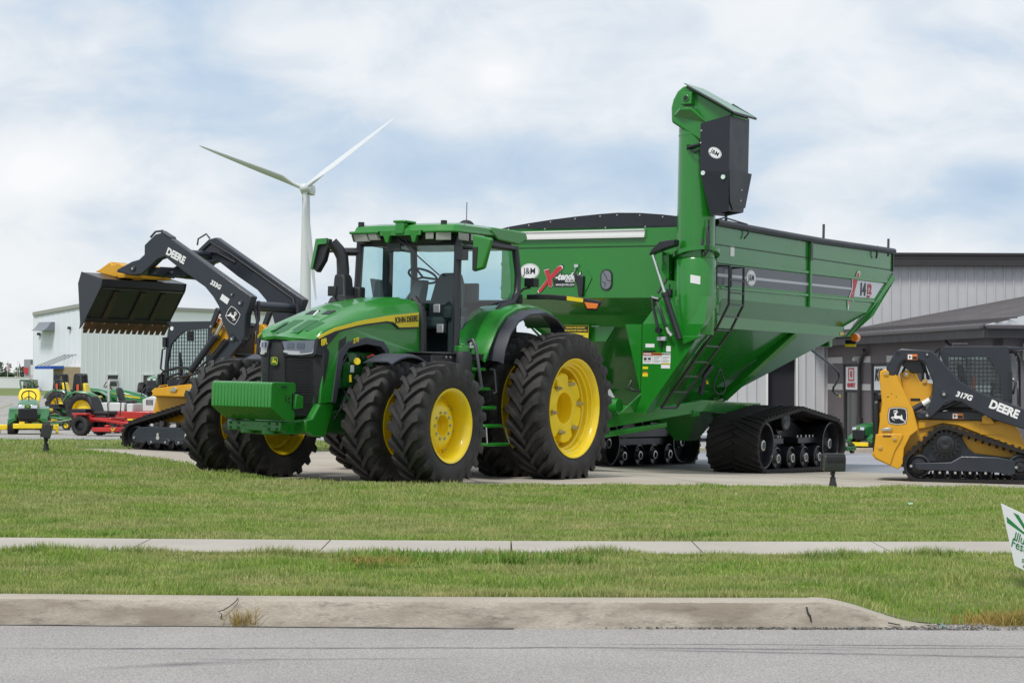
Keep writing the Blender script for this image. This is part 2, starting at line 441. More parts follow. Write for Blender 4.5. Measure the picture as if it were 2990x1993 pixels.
def tyre_marks(t, pos, nz, ramp, mix, col):
    """dark rubber and patching traces that snake along the lane"""
    out = col
    for (y0, amp, fr, ph, wd, st, x0, x1) in TRACES:
        sp = t.nodes.new('ShaderNodeSeparateXYZ'); t.links.new(pos, sp.inputs[0])
        def mth(op, a, b_=None, cl=False):
            n = t.nodes.new('ShaderNodeMath'); n.operation = op; n.use_clamp = cl
            for i, v in enumerate((a, b_)):
                if v is None: continue
                if isinstance(v, (int, float)): n.inputs[i].default_value = v
                else: t.links.new(v, n.inputs[i])
            return n.outputs[0]
        x, y = sp.outputs[0], sp.outputs[1]
        c = mth('ADD', mth('MULTIPLY', mth('SINE', mth('ADD', mth('MULTIPLY', x, fr), ph)), amp), y0)
        d = mth('ABSOLUTE', mth('SUBTRACT', mth('ADD', y, mth('MULTIPLY', nz(3.0, 4), .10)), mth('ADD', c, .05)))
        k = mth('SUBTRACT', 1.0, mth('DIVIDE', d, wd), True)
        gate = mth('MULTIPLY', mth('MULTIPLY', mth('SUBTRACT', x, x0), 1.5, True), mth('MULTIPLY', mth('SUBTRACT', x1, x), 1.5, True))
        k = mth('MULTIPLY', mth('MULTIPLY', k, gate), mth('MULTIPLY', nz(5.0, 5), st * 2))
        out = mix(k, out, (.075, .078, .088))
    return out
TRACES = [(11.75, .06, .9, 1.0, .05, .75, -3.1, 2.2), (11.95, .03, .5, 1.0, .035, .7, .3, 3.4), (11.62, .22, .55, 2.2, .06, .6, .5, 4.0), (10.95, .25, 1.6, 3.4, .12, .75, -2.4, -1.3), (11.35, .08, 1.2, 0.3, .05, .5, -2.0, -.2), (11.84, .02, .8, 0, .03, .8, 1.6, 4)]
ROADM = ground_mat('road_asphalt', (.340, .322, .308), (.390, .370, .355), None, .8, 75, .6, .9, speck=(.50, 1.32), extra=tyre_marks)
LOTM = ground_mat('parking_asphalt', (.26, .27, .295), (.34, .35, .375), None, .25, 40, .2, .85, speck=(.85, 1.1), stretch=(.25, 1, 1))
GRAVM = ground_mat('gravel', (.30, .29, .27), (.46, .445, .42), (.20, .19, .175), 1.2, 14, .6, .95, speck=(.55, 1.3))
def slabs(t, pos, nz, ramp, mix, col):
    return mix(ramp(nz(.5, 4), [(.55, (0, 0, 0)), (.75, (.6, .6, .6))]), col, (.36, .33, .28))
PADM = ground_mat('pad_concrete', (.40, .36, .305), (.47, .43, .37), None, .7, 90, .2, .85, speck=(.9, 1.06), extra=slabs)
def curb_stain(t, pos, nz, ramp, mix, col):
    a = ramp(nz(2.2, 6, .65), [(.42, (0, 0, 0)), (.62, (1, 1, 1))])
    out = mix(a, col, (.25, .215, .17))
    return mix(ramp(nz(11, 5, .7), [(.52, (0, 0, 0)), (.72, (.75, .75, .75))]), out, (.13, .115, .095))
CURBM = ground_mat('curb_concrete', (.40, .36, .295), (.47, .425, .355), None, 1.1, 70, .5, .9, speck=(.75, 1.15), extra=curb_stain, stretch=(.55, 1, 2.2))
CURBT = ground_mat('curb_top_concrete', (.36, .32, .265), (.42, .38, .32), None, 1.5, 60, .4, .9, speck=(.85, 1.1))
WALKM = ground_mat('walk_concrete', (.40, .37, .325), (.47, .435, .385), None, .9, 90, .2, .88, speck=(.9, 1.06))

CURBX1 = 1.96                      # where the curb starts to dip
def road_edge(X): return 12.74 - bow(X)
def khv(X):
    t = np.clip((np.asarray(X, float) - CURBX1) / .80, 0, 1); return np.where(t <= 0, .180, .180 * (1 - t * t * (3 - 2 * t)) * .98 + .008)
def kh(x): return float(khv(x))
structure(gridmesh('ground', np.concatenate([np.linspace(-900, -70, 10), np.linspace(-60, 60, 49), np.linspace(70, 900, 10)]),
                   np.concatenate([np.linspace(36.5, 110, 40), np.linspace(120, 3000, 18)]), lambda X, Y: basez(X, Y) - .02, FARG))
structure(gridmesh('road', np.linspace(-60, 60, 61), np.concatenate([np.linspace(-30, 9, 6), np.linspace(9.5, 13.6, 10)]), lambda X, Y: np.full_like(X, -.25) - .004 * (Y > 13), ROADM))
def lawn_keep(x, y): return (pad_sd(x, y) > -.6) & ~((y > 33.2) & (x > 1.8))
ys = np.concatenate([[12.974], np.linspace(12.98, 17.5, 92), np.linspace(17.7, 23, 20), np.linspace(23.2, 36.6, 100)])
def lawn_front(X, Y):
    z = lawnz(X, Y)
    # past the end of the kerb the verge slopes down to the road; its front edge turns down behind the kerb
    zt = -.257 + khv(X); k = sstep(14.6, 13.02, Y)
    z = np.where(X > CURBX1 - .1, lerp(z, np.minimum(z, zt), k), z)
    return np.where(Y < 12.978, -.34, z)
def lawnY(X, Y): return Y - bow(X) * np.clip((19 - Y) / 2, 0, 1)
def grid_bowed(name, xs, ys, zf, m, keep=None):
    o = gridmesh(name, xs, ys, lambda X, Y: zf(X, lawnY(X, Y)), m, keep)
    for v in o.data.vertices: v.co.y = float(lawnY(v.co.x, v.co.y))
    return o
structure(grid_bowed('lawn', np.linspace(-34, 34, 341), ys, lawn_front, GRASSG, lambda x, y: lawn_keep(x, lawnY(x, y))))
structure(gridmesh('lawn_back', np.linspace(-40, -1, 60), np.linspace(36.5, 45.6, 20), lambda X, Y: basez(X, Y) + .004, GRASSG))
# sidewalk, slabs with joints
sw = MB()
for i in range(-22, 22):
    x0, x1 = i * 1.5 + .006, (i + 1) * 1.5 - .006
    y0a, y0b = WALK0 - float(bow(x0)), WALK0 - float(bow(x1)); w = WALK1 - WALK0
    zt = -.012
    sw.add([(x0, y0a, zt), (x1, y0b, zt), (x1, y0b + w, zt + .012), (x0, y0a + w, zt + .012), (x0, y0a, zt - .1), (x1, y0b, zt - .1), (x1, y0b + w, zt - .1), (x0, y0a + w, zt - .1)],
           [(0, 1, 2, 3), (0, 1, 5, 4), (1, 2, 6, 5), (2, 3, 7, 6), (3, 0, 4, 7)])
structure(sw.build('sidewalk', WALKM, smooth=0))
# kerb: rounded top, sloping face, dipping to nothing at its right end
kb = MB()
def kerb_ring(x, hgt):
    e = float(road_edge(x)); b = -.255; h = hgt
    prof = [(e - .03, b - .05), (e - .02, b + .004), (e + .012, b + .35 * h), (e + .035, b + .72 * h), (e + .055, b + .90 * h), (e + .085, b + .98 * h), (e + .12, b + h), (e + .20, b + h), (e + .225, b + .97 * h), (e + .23, b - .05)]
    return [Vector((x, y, z)) for y, z in prof]
xsx = list(np.arange(-40, -2.0, .5)) + list(np.arange(-2.0, 2.82, .04))
rings = []; rnd = random.Random(4)
for x in xsx:
    g = kerb_ring(x, kh(x))
    chip = .028 * math.exp(-((x + 1.80) / .10) ** 2) + .015 * math.exp(-((x + 1.3) / .3) ** 2) * (rnd.random()) 
    for k in (3, 4, 5, 6): g[k].z -= chip * (.6 if k < 5 else .3) + rnd.uniform(-.002, .002); g[k].y += rnd.uniform(-.003, .003)
    rings.append(g)
kb.loft(rings, 0)
ko = kb.build('kerb', [CURBM, CURBT], smooth=60)
for p in ko.data.polygons:
    if p.normal.z > .75: p.material_index = 1
structure(ko)
# crack and paint tick on the kerb face, thin gutter strip, loose grit at its dipping end
GRITM = ground_mat('grit', (.22, .21, .195), (.36, .35, .32), (.12, .12, .12), 8, 90, .8, .95, speck=(.6, 1.3))
kt = MB()
kt.tube([(-1.86, road_edge(-1.86) + .002, -.20), (-1.85, road_edge(0) + .008, -.172), (-1.875, road_edge(0) + .014, -.155), (-1.84, road_edge(0) + .02, -.145), (-1.80, road_edge(0) + .038, -.12), (-1.77, road_edge(0) + .06, -.095), (-1.76, road_edge(0) + .1, -.077)], .0035, 5)
kt.tube([(1.925, road_edge(1.9) - .004, -.205), (1.92, road_edge(1.9) + .006, -.17), (1.905, road_edge(1.9) + .012, -.15), (1.90, road_edge(1.9) + .025, -.115)], .006, 6)
kt.tube([(2.42, road_edge(2.4) - .004, -.212), (2.50, road_edge(2.5), -.228)], .004, 6)
structure(kt.build('kerb_crack', DARKD))
gs = MB()
for i in range(60):
    x0 = -9 + i * .22; x1 = x0 + .22
    if x1 > .15: break
    wob = lambda x: .035 + .03 * math.sin(x * .8 + 1) * (x > -2.2)
    gs.add([(x0, road_edge(x0) - .02 - max(.012, wob(x0)), -.2455), (x1, road_edge(x1) - .02 - max(.012, wob(x1)), -.2455), (x1, road_edge(x1) - .015, -.2455), (x0, road_edge(x0) - .015, -.2455)], [(0, 1, 2, 3)])
structure(gs.build('gutter_strip', mat('gutter_tar', (.05, .05, .055), .8, col2=(.30, .28, .26), vscale=2), smooth=0))
gr = MB(); rnd = random.Random(2)
for i in range(1500):
    x = rnd.triangular(.6, 3.4, 2.7); wv = .02 + .05 * max(0, min(1, (x - .6) / 2)) + .12 * max(0, x - 2.4)
    y = road_edge(x) - .03 - wv * .5 + rnd.uniform(0, 1) ** 2 * wv * 2
    s_ = rnd.uniform(.005, .016)
    q = [Vector((rnd.uniform(-1, 1), rnd.uniform(-1, 1), rnd.uniform(-.2, 1))) * s_ for _ in range(5)]
    c = Vector((x, y, -.247))
    gr.add([c + k for k in q], [(0, 1, 2), (0, 2, 3), (0, 3, 4), (1, 2, 4), (2, 3, 4)])
stuff(gr.build('loose_grit', GRITM, smooth=0))
# concrete display pad
pm = MB()
xs_ = np.linspace(-8, 15, 93); ys_ = np.linspace(23, 36, 53)
padg = gridmesh('concrete_pad', xs_, ys_, lambda X, Y: planez(X, Y) + .004, PADM, lambda x, y: pad_sd(x, y) < .15)
structure(padg)
jt = MB()
def joint(a, b):
    for i in range(24):
        p = [lerp(a[k], b[k], i / 24) for k in (0, 1)]; q = [lerp(a[k], b[k], (i + 1) / 24) for k in (0, 1)]
        if float(pad_sd(np.array([p[0]]), np.array([p[1]]))[0]) > -.1: continue
        dx, dy = q[0] - p[0], q[1] - p[1]; L = math.hypot(dx, dy); nx, ny = -dy / L * .006, dx / L * .006
        jt.add([(u[0] + s_ * nx, u[1] + s_ * ny, float(planez(u[0], u[1])) + .008) for u, s_ in ((p, -1), (q, -1), (q, 1), (p, 1))], [(0, 1, 2, 3)])
for k in range(-2, 6):
    joint((-6 + k * 3.2, 22), (-6 + k * 3.2 - 3.4, 36)); joint((-8, 24 + k * 2.6), (15, 24 + k * 2.6 + 5.5))
structure(jt.build('pad_joint', mat('joint_tar', (.10, .095, .085), .9), smooth=0))
# back lots
structure(gridmesh('asphalt_lot', np.linspace(-.6, 60, 70), np.linspace(33.4, 64.6, 40), lambda X, Y: basez(X, Y) - .006 - .02 * (Y < 36), LOTM, lambda x, y: (x > 2 + (y - 33) * -.05)))
structure(gridmesh('gravel_lot', np.linspace(-90, -1, 90), np.linspace(46.2, 168, 60), lambda X, Y: basez(X, Y) + .006, GRAVM))
structure(gridmesh('lot_edge_strip', np.linspace(-60, -1, 60), np.linspace(45.2, 47.6, 6), lambda X, Y: basez(X, Y) + .010, LOTM))
ck = MB()
for i in range(16):
    x0, x1 = 6 + i * 2.5 + .01, 8.5 + i * 2.5
    ck.box((x0, 64.6, -1.3), (x1, 64.95, -.86)); 
structure(ck.build('lot_kerb', mat('tan_kerb', (.42, .36, .29), .9, var=.12), bevel=.02))
structure(gridmesh('storefront_walk', np.linspace(5, 46, 20), np.linspace(64.9, 78, 6), lambda X, Y: np.full_like(X, -.875), GRAVM))

# ------------------------------------------------------------------ grass blades
def grassmat(name, greens, dry, k=.5):
    m = bpy.data.materials.new(name); m.use_nodes = True
    t = m.node_tree; b = t.nodes['Principled BSDF']; b.inputs['Roughness'].default_value = .55; b.inputs['Specular IOR Level'].default_value = .3
    g = t.nodes.new('ShaderNodeNewGeometry')
    r = t.nodes.new('ShaderNodeValToRGB'); t.links.new(g.outputs['Random Per Island'], r.inputs[0])
    cols = greens + [dry]
    while len(r.color_ramp.elements) < len(cols): r.color_ramp.elements.new(.5)
    for i, (e, c) in enumerate(zip(r.color_ramp.elements, cols)): e.position = i / (len(cols) - 1); e.color = (*c, 1)
    n = t.nodes.new('ShaderNodeTexNoise'); n.inputs['Scale'].default_value = .75; n.inputs['Detail'].default_value = 5
    mp = t.nodes.new('ShaderNodeMapping'); mp.inputs['Scale'].default_value = (.7, 1.6, 1); t.links.new(g.outputs['Position'], mp.inputs[0]); t.links.new(mp.outputs[0], n.inputs[0])
    r2 = t.nodes.new('ShaderNodeValToRGB'); t.links.new(n.outputs['Fac'], r2.inputs[0])
    r2.color_ramp.elements[0].position = .38; r2.color_ramp.elements[0].color = (0, 0, 0, 1); r2.color_ramp.elements[1].position = .66; r2.color_ramp.elements[1].color = (k, k, k, 1)
    mx = t.nodes.new('ShaderNodeMix'); mx.data_type = 'RGBA'; t.links.new(r2.outputs[0], mx.inputs[0]); t.links.new(r.outputs[0], mx.inputs[6]); mx.inputs[7].default_value = (*dry, 1)
    n3 = t.nodes.new('ShaderNodeTexNoise'); n3.inputs['Scale'].default_value = 3.2; n3.inputs['Detail'].default_value = 4; t.links.new(mp.outputs[0], n3.inputs[0])
    r3 = t.nodes.new('ShaderNodeValToRGB'); t.links.new(n3.outputs['Fac'], r3.inputs[0])
    r3.color_ramp.elements[0].position = .36; r3.color_ramp.elements[0].color = (.68, .80, .62, 1); r3.color_ramp.elements[1].position = .62; r3.color_ramp.elements[1].color = (1.08, 1.04, 1.0, 1)
    m3 = t.nodes.new('ShaderNodeMix'); m3.data_type = 'RGBA'; m3.blend_type = 'MULTIPLY'; m3.inputs[0].default_value = 1.0; t.links.new(mx.outputs[2], m3.inputs[6]); t.links.new(r3.outputs[0], m3.inputs[7]); mx = m3
    t.links.new(mx.outputs[2], b.inputs['Base Color'])
    tl = t.nodes.new('ShaderNodeBsdfTranslucent'); t.links.new(mx.outputs[2], tl.inputs[0])
    ms = t.nodes.new('ShaderNodeMixShader'); ms.inputs[0].default_value = .3
    o = t.nodes['Material Output']; t.links.new(b.outputs[0], ms.inputs[1]); t.links.new(tl.outputs[0], ms.inputs[2]); t.links.new(ms.outputs[0], o.inputs[0])
    return m
LAWNM = grassmat('lawn_blades', [(.17, .325, .034), (.235, .395, .055), (.295, .415, .082), (.37, .45, .13)], (.52, .46, .25), .65)
DEADM = grassmat('dead_blades', [(.42, .30, .07), (.36, .27, .09), (.45, .36, .12)], (.40, .30, .12), .2)
RANKM = grassmat('rank_blades', [(.14, .28, .04), (.18, .33, .055), (.21, .35, .07)], (.30, .32, .12), .15)
rng = np.random.default_rng(5)
def blades(name, x, y, z, h, w, m, lean=.75, curl=.6):
    n = len(x); a = rng.uniform(0, 2 * np.pi, n); la = rng.uniform(0, 2 * np.pi, n); ln = h * lean * rng.uniform(0, 1, n)
    dx, dy = np.cos(a) * w / 2, np.sin(a) * w / 2; lx, ly = np.cos(la) * ln, np.sin(la) * ln
    V = np.zeros((n, 5, 3))
    V[:, 0] = np.stack([x - dx, y - dy, z], 1); V[:, 1] = np.stack([x + dx, y + dy, z], 1)
    V[:, 2] = np.stack([x + dx * .8 + lx * .4, y + dy * .8 + ly * .4, z + h * .6], 1); V[:, 3] = np.stack([x - dx * .8 + lx * .4, y - dy * .8 + ly * .4, z + h * .6], 1)
    V[:, 4] = np.stack([x + lx, y + ly, z + h], 1)
    me = bpy.data.meshes.new(name); me.vertices.add(n * 5); me.vertices.foreach_set('co', V.ravel())
    base = np.arange(n) * 5
    lp = np.stack([base, base + 1, base + 2, base + 3, base + 3, base + 2, base + 4], 1).ravel()
    me.loops.add(n * 7); me.loops.foreach_set('vertex_index', lp.astype(np.int32))
    st = np.stack([np.arange(n) * 7, np.arange(n) * 7 + 4], 1).ravel()
    me.polygons.add(n * 2); me.polygons.foreach_set('loop_start', st.astype(np.int32))
    me.update(calc_edges=True); me.validate(); me.materials.append(m)
    o = bpy.data.objects.new(name, me); COL.objects.link(o); return o
def scatter(n, x0, x1, y0, y1, wide=None):
    y = rng.uniform(y0, y1, n); hw = y * .285 if wide is None else np.full(n, wide)
    x = rng.uniform(-1, 1, n) * hw; return x, y
GX, GY, GH, GW = [], [], [], []
for (n, y0, y1, h, w) in ((110000, 12.95, 15.5, .062, .0062), (95000, 16.5, 19.0, .060, .0070), (95000, 19.0, 22.0, .060, .0082), (85000, 22.0, 25.8, .062, .0095), (70000, 25.6, 33.0, .062, .0110), (26000, 33.0, 45.6, .07, .022)):
    x, y = scatter(n, 0, 0, y0, y1)
    GX.append(x); GY.append(y); GH.append(rng.uniform(.5, 1.05, n) * h); GW.append(rng.uniform(.7, 1.2, n) * w)
# longer fringe along the edges of kerb, walk and pad
n = 5000; x, y = scatter(n, 0, 0, 12.96, 13.06); GX.append(x); GY.append(y); GH.append(rng.uniform(.03, .085, n)); GW.append(np.full(n, .005))
n = 9000; x, y = scatter(n, 0, 0, 15.36, 15.45); GX.append(x); GY.append(y); GH.append(rng.uniform(.05, .10, n)); GW.append(np.full(n, .005))
X = np.concatenate(GX); Y = np.concatenate(GY); Hh = np.concatenate(GH); Ww = np.concatenate(GW)
tuft = .75 + .5 * np.sin(X * 5.1 + np.sin(Y * 3.3) * 2) * np.sin(Y * 4.3 + np.sin(X * 2.1)) + rng.uniform(-.15, .15, len(X))
Hh = Hh * np.clip(tuft, .55, 1.15)
Y = np.where(Y < 17.5, lawnY(X, Y), Y)
yb = Y + bow(X)
sdv = pad_sd(X, Y)
ok = (sdv > .015) & ~((yb > WALK0 - .01) & (yb < WALK1 + .02)) & (Y > road_edge(X) + .20) & ~((Y > 33.4) & (X > 1.5))
ok &= ~((X > CURBX1 + .25) & (Y < 13.25) & (rng.random(len(X)) < .85) & (X < 3.1))
X, Y, Hh, Ww = X[ok], Y[ok], Hh[ok], Ww[ok]
Z = np.where(Y > 36.5, basez(X, Y), lawn_front(X, Y)) - .004
stuff(blades('grass', X, Y, Z, Hh, Ww, LAWNM))
# ------------------------------------------------------------------ far buildings, trees, turbine
def at(px, py, Y):
    """world point at depth Y seen along the given direction of the view"""
    d = w_ + r_ * ((px - 1495) / FPX) - u_ * ((py - 996.5) / FPX)
    return Vector((0, 0, CAMZ)) + d * (Y / d.y)
def tree(name, label, x, y, z, h, r, seed, trunk_h, col, group=None, n=900, leaf=.30):
    rnd = random.Random(seed)
    t = thing(name, label, 'tree', (x, y, z), 0, False, group)
    tm = MB(); tm.tube([(0, 0, 0), (.05 * h * .2, 0, trunk_h * .6), (0, .03 * h, trunk_h + .25 * h)], [r * .10, r * .075, r * .03], 8)
    tips = []
    for k in range(9):
        a = k * 2.4 + rnd.random(); e = rnd.uniform(.3, 1.0)
        p1 = Vector((math.cos(a) * r * rnd.uniform(.5, .85), math.sin(a) * r * rnd.uniform(.5, .85), trunk_h + (h - trunk_h) * e * .9))
        tm.tube([(0, 0, trunk_h * .8), p1 * .5 + Vector((0, 0, trunk_h * .45)), p1], [r * .05, r * .03, r * .012], 5); tips.append(p1)
    tm.build('trunk', mat('bark', (.075, .055, .04), .9, var=.3, vscale=8), t)
    V = []; F = []
    cl = [(p, rnd.uniform(.26, .42) * r) for p in tips] + [(Vector((rnd.gauss(0, .35) * r, rnd.gauss(0, .35) * r, trunk_h + (h - trunk_h) * rnd.uniform(.2, .92))), rnd.uniform(.24, .45) * r) for _ in range(14)]
    for i in range(n):
        c, cr_ = cl[rnd.randrange(len(cl))]
        d = Vector((rnd.gauss(0, 1), rnd.gauss(0, 1), rnd.gauss(0, 1))).normalized() * cr_ * rnd.uniform(.5, 1.05) ** .6
        p = c + d; p.z = min(p.z, h)
        a = Vector((rnd.gauss(0, 1), rnd.gauss(0, 1), rnd.gauss(0, .6))).normalized(); b = a.orthogonal().normalized(); s_ = leaf * rnd.uniform(.6, 1.3)
        k = len(V); V += [p - a * s_, p + b * s_ * .55, p + a * s_, p - b * s_ * .55]; F.append((k, k + 1, k + 2, k + 3))
    m = MB(); m.add(V, F); m.build('crown', mat(col[0], col[1], .6, var=.45, vscale=.6), t, smooth=0)
    return t
LEAF1 = ('leaves_dark', (.045, .085, .030)); LEAF2 = ('leaves_mid', (.075, .120, .042)); LEAF3 = ('leaves_pale', (.11, .145, .062))

# white warehouse
WH = thing('warehouse', 'big white metal warehouse at far left with a blue entrance awning', 'building', (-48.8, 225, -.25))
WC = Vector((0, 0, 0)); dl = Vector((-.707, .707, 0)); dr = Vector((.62, .785, 0))
LH, RH0 = 9.95, 9.95
WRIB = WMETAL
def ribbed(name, p0, d, L, z0, h0, h1, m, parent, pitch_=.9, nrm=None, depth=.05):
    """metal siding: a wall of shallow trapezoid ribs along direction d"""
    k = MB(); n = max(1, round(L / pitch_)); pitch_ = L / n; nr = nrm
    pts = []
    for i in range(n):
        for f, o in ((0, 0), (.72, 0), (.80, depth), (.92, depth)):
            pts.append(((i + f) * pitch_, o))
    pts.append((n * pitch_, 0))
    vs = []; fs = []
    for s_, o in pts:
        p = Vector(p0) + d * s_ + nr * o; hh = lerp(h0, h1, s_ / L)
        vs += [(p.x, p.y, z0), (p.x, p.y, hh)]
    for i in range(len(pts) - 1): fs.append((2 * i, 2 * i + 2, 2 * i + 3, 2 * i + 1))
    k.add(vs, fs); return k.build(name, m, parent, smooth=0)
nl = Vector((-.707, -.707, 0)); nr_ = Vector((.785, -.62, 0))
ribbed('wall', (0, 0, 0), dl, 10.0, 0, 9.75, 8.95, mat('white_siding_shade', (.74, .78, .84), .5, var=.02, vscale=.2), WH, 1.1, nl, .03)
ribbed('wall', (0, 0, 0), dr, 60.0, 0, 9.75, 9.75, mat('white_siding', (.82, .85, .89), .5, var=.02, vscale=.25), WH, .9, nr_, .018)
bk = MB(); bk.add([dl * 10, dl * 10 + dr * 60, dr * 60], [], 0)
rf = MB()
a, b, c_, d_ = Vector((0, 0, 9.75)), dr * 60 + Vector((0, 0, 9.75)), dr * 60 + dl * 10 + Vector((0, 0, 8.95)), dl * 10 + Vector((0, 0, 8.95))
rf.sheet([a, b, c_, d_], (0, 0, .12)); rf.build('roof', mat('grey_roof_metal', (.36, .37, .36), .55, var=.1), WH)
tr = MB(); tr.beam(Vector((0, 0, 9.72)) + nl * .1, d_ + nl * .1, .22, .42); tr.beam(Vector((0, 0, 9.72)) + nr_ * .1, dr * 60 + Vector((0, 0, 9.72)) + nr_ * .1, .22, .42)
tr.build('eave_trim', mat('eave_trim', (.33, .33, .31), .5), WH)
bw = MB(); bw.sheet([dl * 10, dl * 10 + dr * 60, dl * 10 + dr * 60 + Vector((0, 0, 8.9)), d_], (-.1, .05, 0)); bw.sheet([dr * 60, dr * 60 + dl * 10, c_, b], (.05, .1, 0)); bw.build('rear_wall', WMETAL, WH)
def onL(t, z, o=0): return dl * t + nl * o + Vector((0, 0, z))
def onR(t, z, o=0): return dr * t + nr_ * o + Vector((0, 0, z))
def pR(px):   # px -> distance along the right wall
    k = (px - 1495) / FPX; return (k * 225 + 48.8) / (.62 - .785 * k)
def pL(px):
    k = (px - 1495) / FPX; return (k * 225 + 48.8) / (-.707 - .707 * k)
for px0, px1 in ((313, 343.5), (417, 449)):
    t0, t1 = pR(px0), pR(px1); m = MB()
    m.sheet([onR(t0, .55, .06), onR(t1, .55, .06), onR(t1, 1.85, .06), onR(t0, 1.85, .06)], nr_ * .03)
    w = m.build('window', mat('far_window', (.035, .045, .045), .15), WH, smooth=0)
    m = MB()
    for (u0_, v0, u1_, v1) in ((t0 - .1, .45, t1 + .1, .55), (t0 - .1, 1.85, t1 + .1, 1.97), (t0 - .12, .45, t0, 1.97), (t1, .45, t1 + .12, 1.97)):
        m.sheet([onR(u0_, v0, .06), onR(u1_, v0, .06), onR(u1_, v1, .06), onR(u0_, v1, .06)], nr_ * .08)
    m.build('frame', mat('white_frame', (.72, .72, .70), .5), w)
# entrance bay, awning, wall vent
t0, t1 = pL(236), pL(205)
m = MB(); m.sheet([onL(.1, 0, 0), onL(.1, 0, 2.2), onL(t1, 0, 2.2), onL(t1, 0, 0)], (0, 0, 2.75)); m.build('entrance_bay', mat('tan_render', (.46, .35, .24), .85, var=.06), WH)
m = MB(); tm_ = (t0 + t1) * .5
m.sheet([onL(t1 * .45, 0, 2.23), onL(t1 * .85, 0, 2.23), onL(t1 * .85, 1.95, 2.23), onL(t1 * .45, 1.95, 2.23)], nl * .05); m.build('door', GLASSD, WH)
m = MB(); m.sheet([onL(.05, 2.55, 2.2), onL(t1 * 1.5, 2.55, 2.2), onL(t1 * 1.5, 2.50, 3.9), onL(.05, 2.50, 3.9)], (0, 0, .32)); m.build('awning', mat('blue_awning', (.02, .09, .42), .5), WH)
for k in range(4): m = MB(); m.tube([onL(.9 + k * .75, 4.2, .03), onL(2.2 + k * .75, 2.85, 3.0)], .035, 5); m.build('awning_rod', DSTEEL, WH)
for px in (188, 198):
    t = pL(px); m = MB(); m.sheet([onL(t - .15, .6, .05), onL(t + .22, .6, .05), onL(t + .22, 2.1, .05), onL(t - .15, 2.1, .05)], nl * .03); m.build('window', mat('far_window', (.035, .045, .045), .15), WH)
ta, tb = pL(160), pL(124); m = MB()
m.sheet([onL(ta, 6.95, .02), onL(ta, 7.95, .02), onL(ta, 7.95, .5), onL(ta, 7.3, 1.0), onL(ta, 6.95, 1.5)], onL(tb, 0) - onL(ta, 0)); m.build('wall_vent', mat('grey_hood', (.20, .22, .25), .5), WH)
for px, z in ((117, 6.6), (206, 7.2)):
    m = MB(); p = onL(pL(px), z, .2); m.cbox(p, (.35, .35, .3)); m.build('wall_lamp', BLACK, WH)
m = MB(); m.box(onL(9.0, 0, 0) + Vector((-1.2, -2.2, 0)), onL(9.0, 0, 0) + Vector((.2, -1.0, 1.3))); m.build('utility_box', mat('grey_hood', (.2, .22, .25), .5), WH)

# long low white wall and the sign tower beyond it, flags, trees
p0, p1 = at(-60, 1134, 285), at(86, 1135, 290)
FW = thing('site_wall', 'long low white wall left of the warehouse', 'wall', (p1.x, p1.y, -.3))
m = MB(); m.box((p0.x - p1.x - 20, 0, 0), (0, .3, 1.55)); m.build('panel', WMETAL, FW)
m = MB(); m.box((p0.x - p1.x - 20, -.05, 1.55), (0.02, .35, 1.63)); m.build('coping', mat('white_frame', (.72, .72, .70), .5), FW)
CF = thing('wire_fence', 'low wire fence on dark posts in front of the low white wall', 'fence', (p1.x, p1.y - 20, -.25))
for k in range(8):
    m = MB(); m.tube([(-k * 2.2 - .3, 0, 0), (-k * 2.2 - .3, 0, .95)], .05, 6); m.build('post', DSTEEL, CF)
for z in (.1, .5, .9):
    m = MB(); m.tube([(-16, 0, z), (.5, 0, z)], .012, 4); m.build('wire', DSTEEL, CF)
TW = thing('sign_tower', 'grey tower with a red sign panel beside a white annex left of the warehouse', 'building', tuple(at(84, 1134, 300)[:2]) + (-.3,))
m = MB(); m.box((-.75, 0, 0), (.25, 1.2, 4.3)); m.build('tower', mat('tower_grey', (.30, .31, .34), .6), TW)
m = MB(); m.box((.26, .1, 3.5), (1.6, 1.3, 4.25)); m.build('upper_block', mat('tower_dark', (.14, .15, .18), .6), TW)
m = MB(); m.box((-.78, -.06, 2.3), (-.10, -.003, 3.1)); m.box((-.55, -.07, 2.05), (-.1, -.003, 2.28)); m.build('sign_panel', mat('sign_red', (.55, .05, .07), .5), TW)
m = MB(); m.box((.26, -.1, 0), (2.6, 1.4, 3.48)); m.build('annex', WMETAL, TW)
m = MB()
for z in (1.35, 1.65, 1.9): m.box((.27, -.13, z), (2.6, -.102, z + .05))
m.build('stripe', mat('sign_red', (.5, .05, .07), .5), TW)
for i, (px, h, lab) in enumerate(((21.5, 3.05, 'pole with a red and white striped flag, nearest the left edge'), (50.5, 3.0, 'bare white flagpole between two flags'), (55.5, 3.0, 'flagpole with a dark red flag beside the grey tower'))):
    p = at(px, 1134, 292); f = thing('flagpole', lab, 'flagpole', (p.x, p.y, -.3), group='flagpoles by the low white wall')
    m = MB(); m.tube([(0, 0, 0), (0, 0, h + .9)], .03, 6); m.ball((0, 0, h + .92), .05, 5); m.build('pole', mat('white_frame', (.72, .72, .7), .5), f)
    if i != 1:
        m = MB(); pts = [(0, 0, h + .8), (.12, .02, h + .55), (.32, 0, h + .1), (.30, .03, h - .75), (.12, .05, h - .6), (.02, 0, h - .2)]
        if i == 2: pts = [(x * .6, y, h + .8 - (h + .8 - z) * .8) for x, y, z in pts]
        m.sheet(pts, (0, .02, 0)); m.build('flag', mat('flag_red', (.42, .09, .10), .8, col2=(.55, .5, .5), vscale=9) if i == 0 else mat('flag_dark', (.16, .05, .06), .8), f)
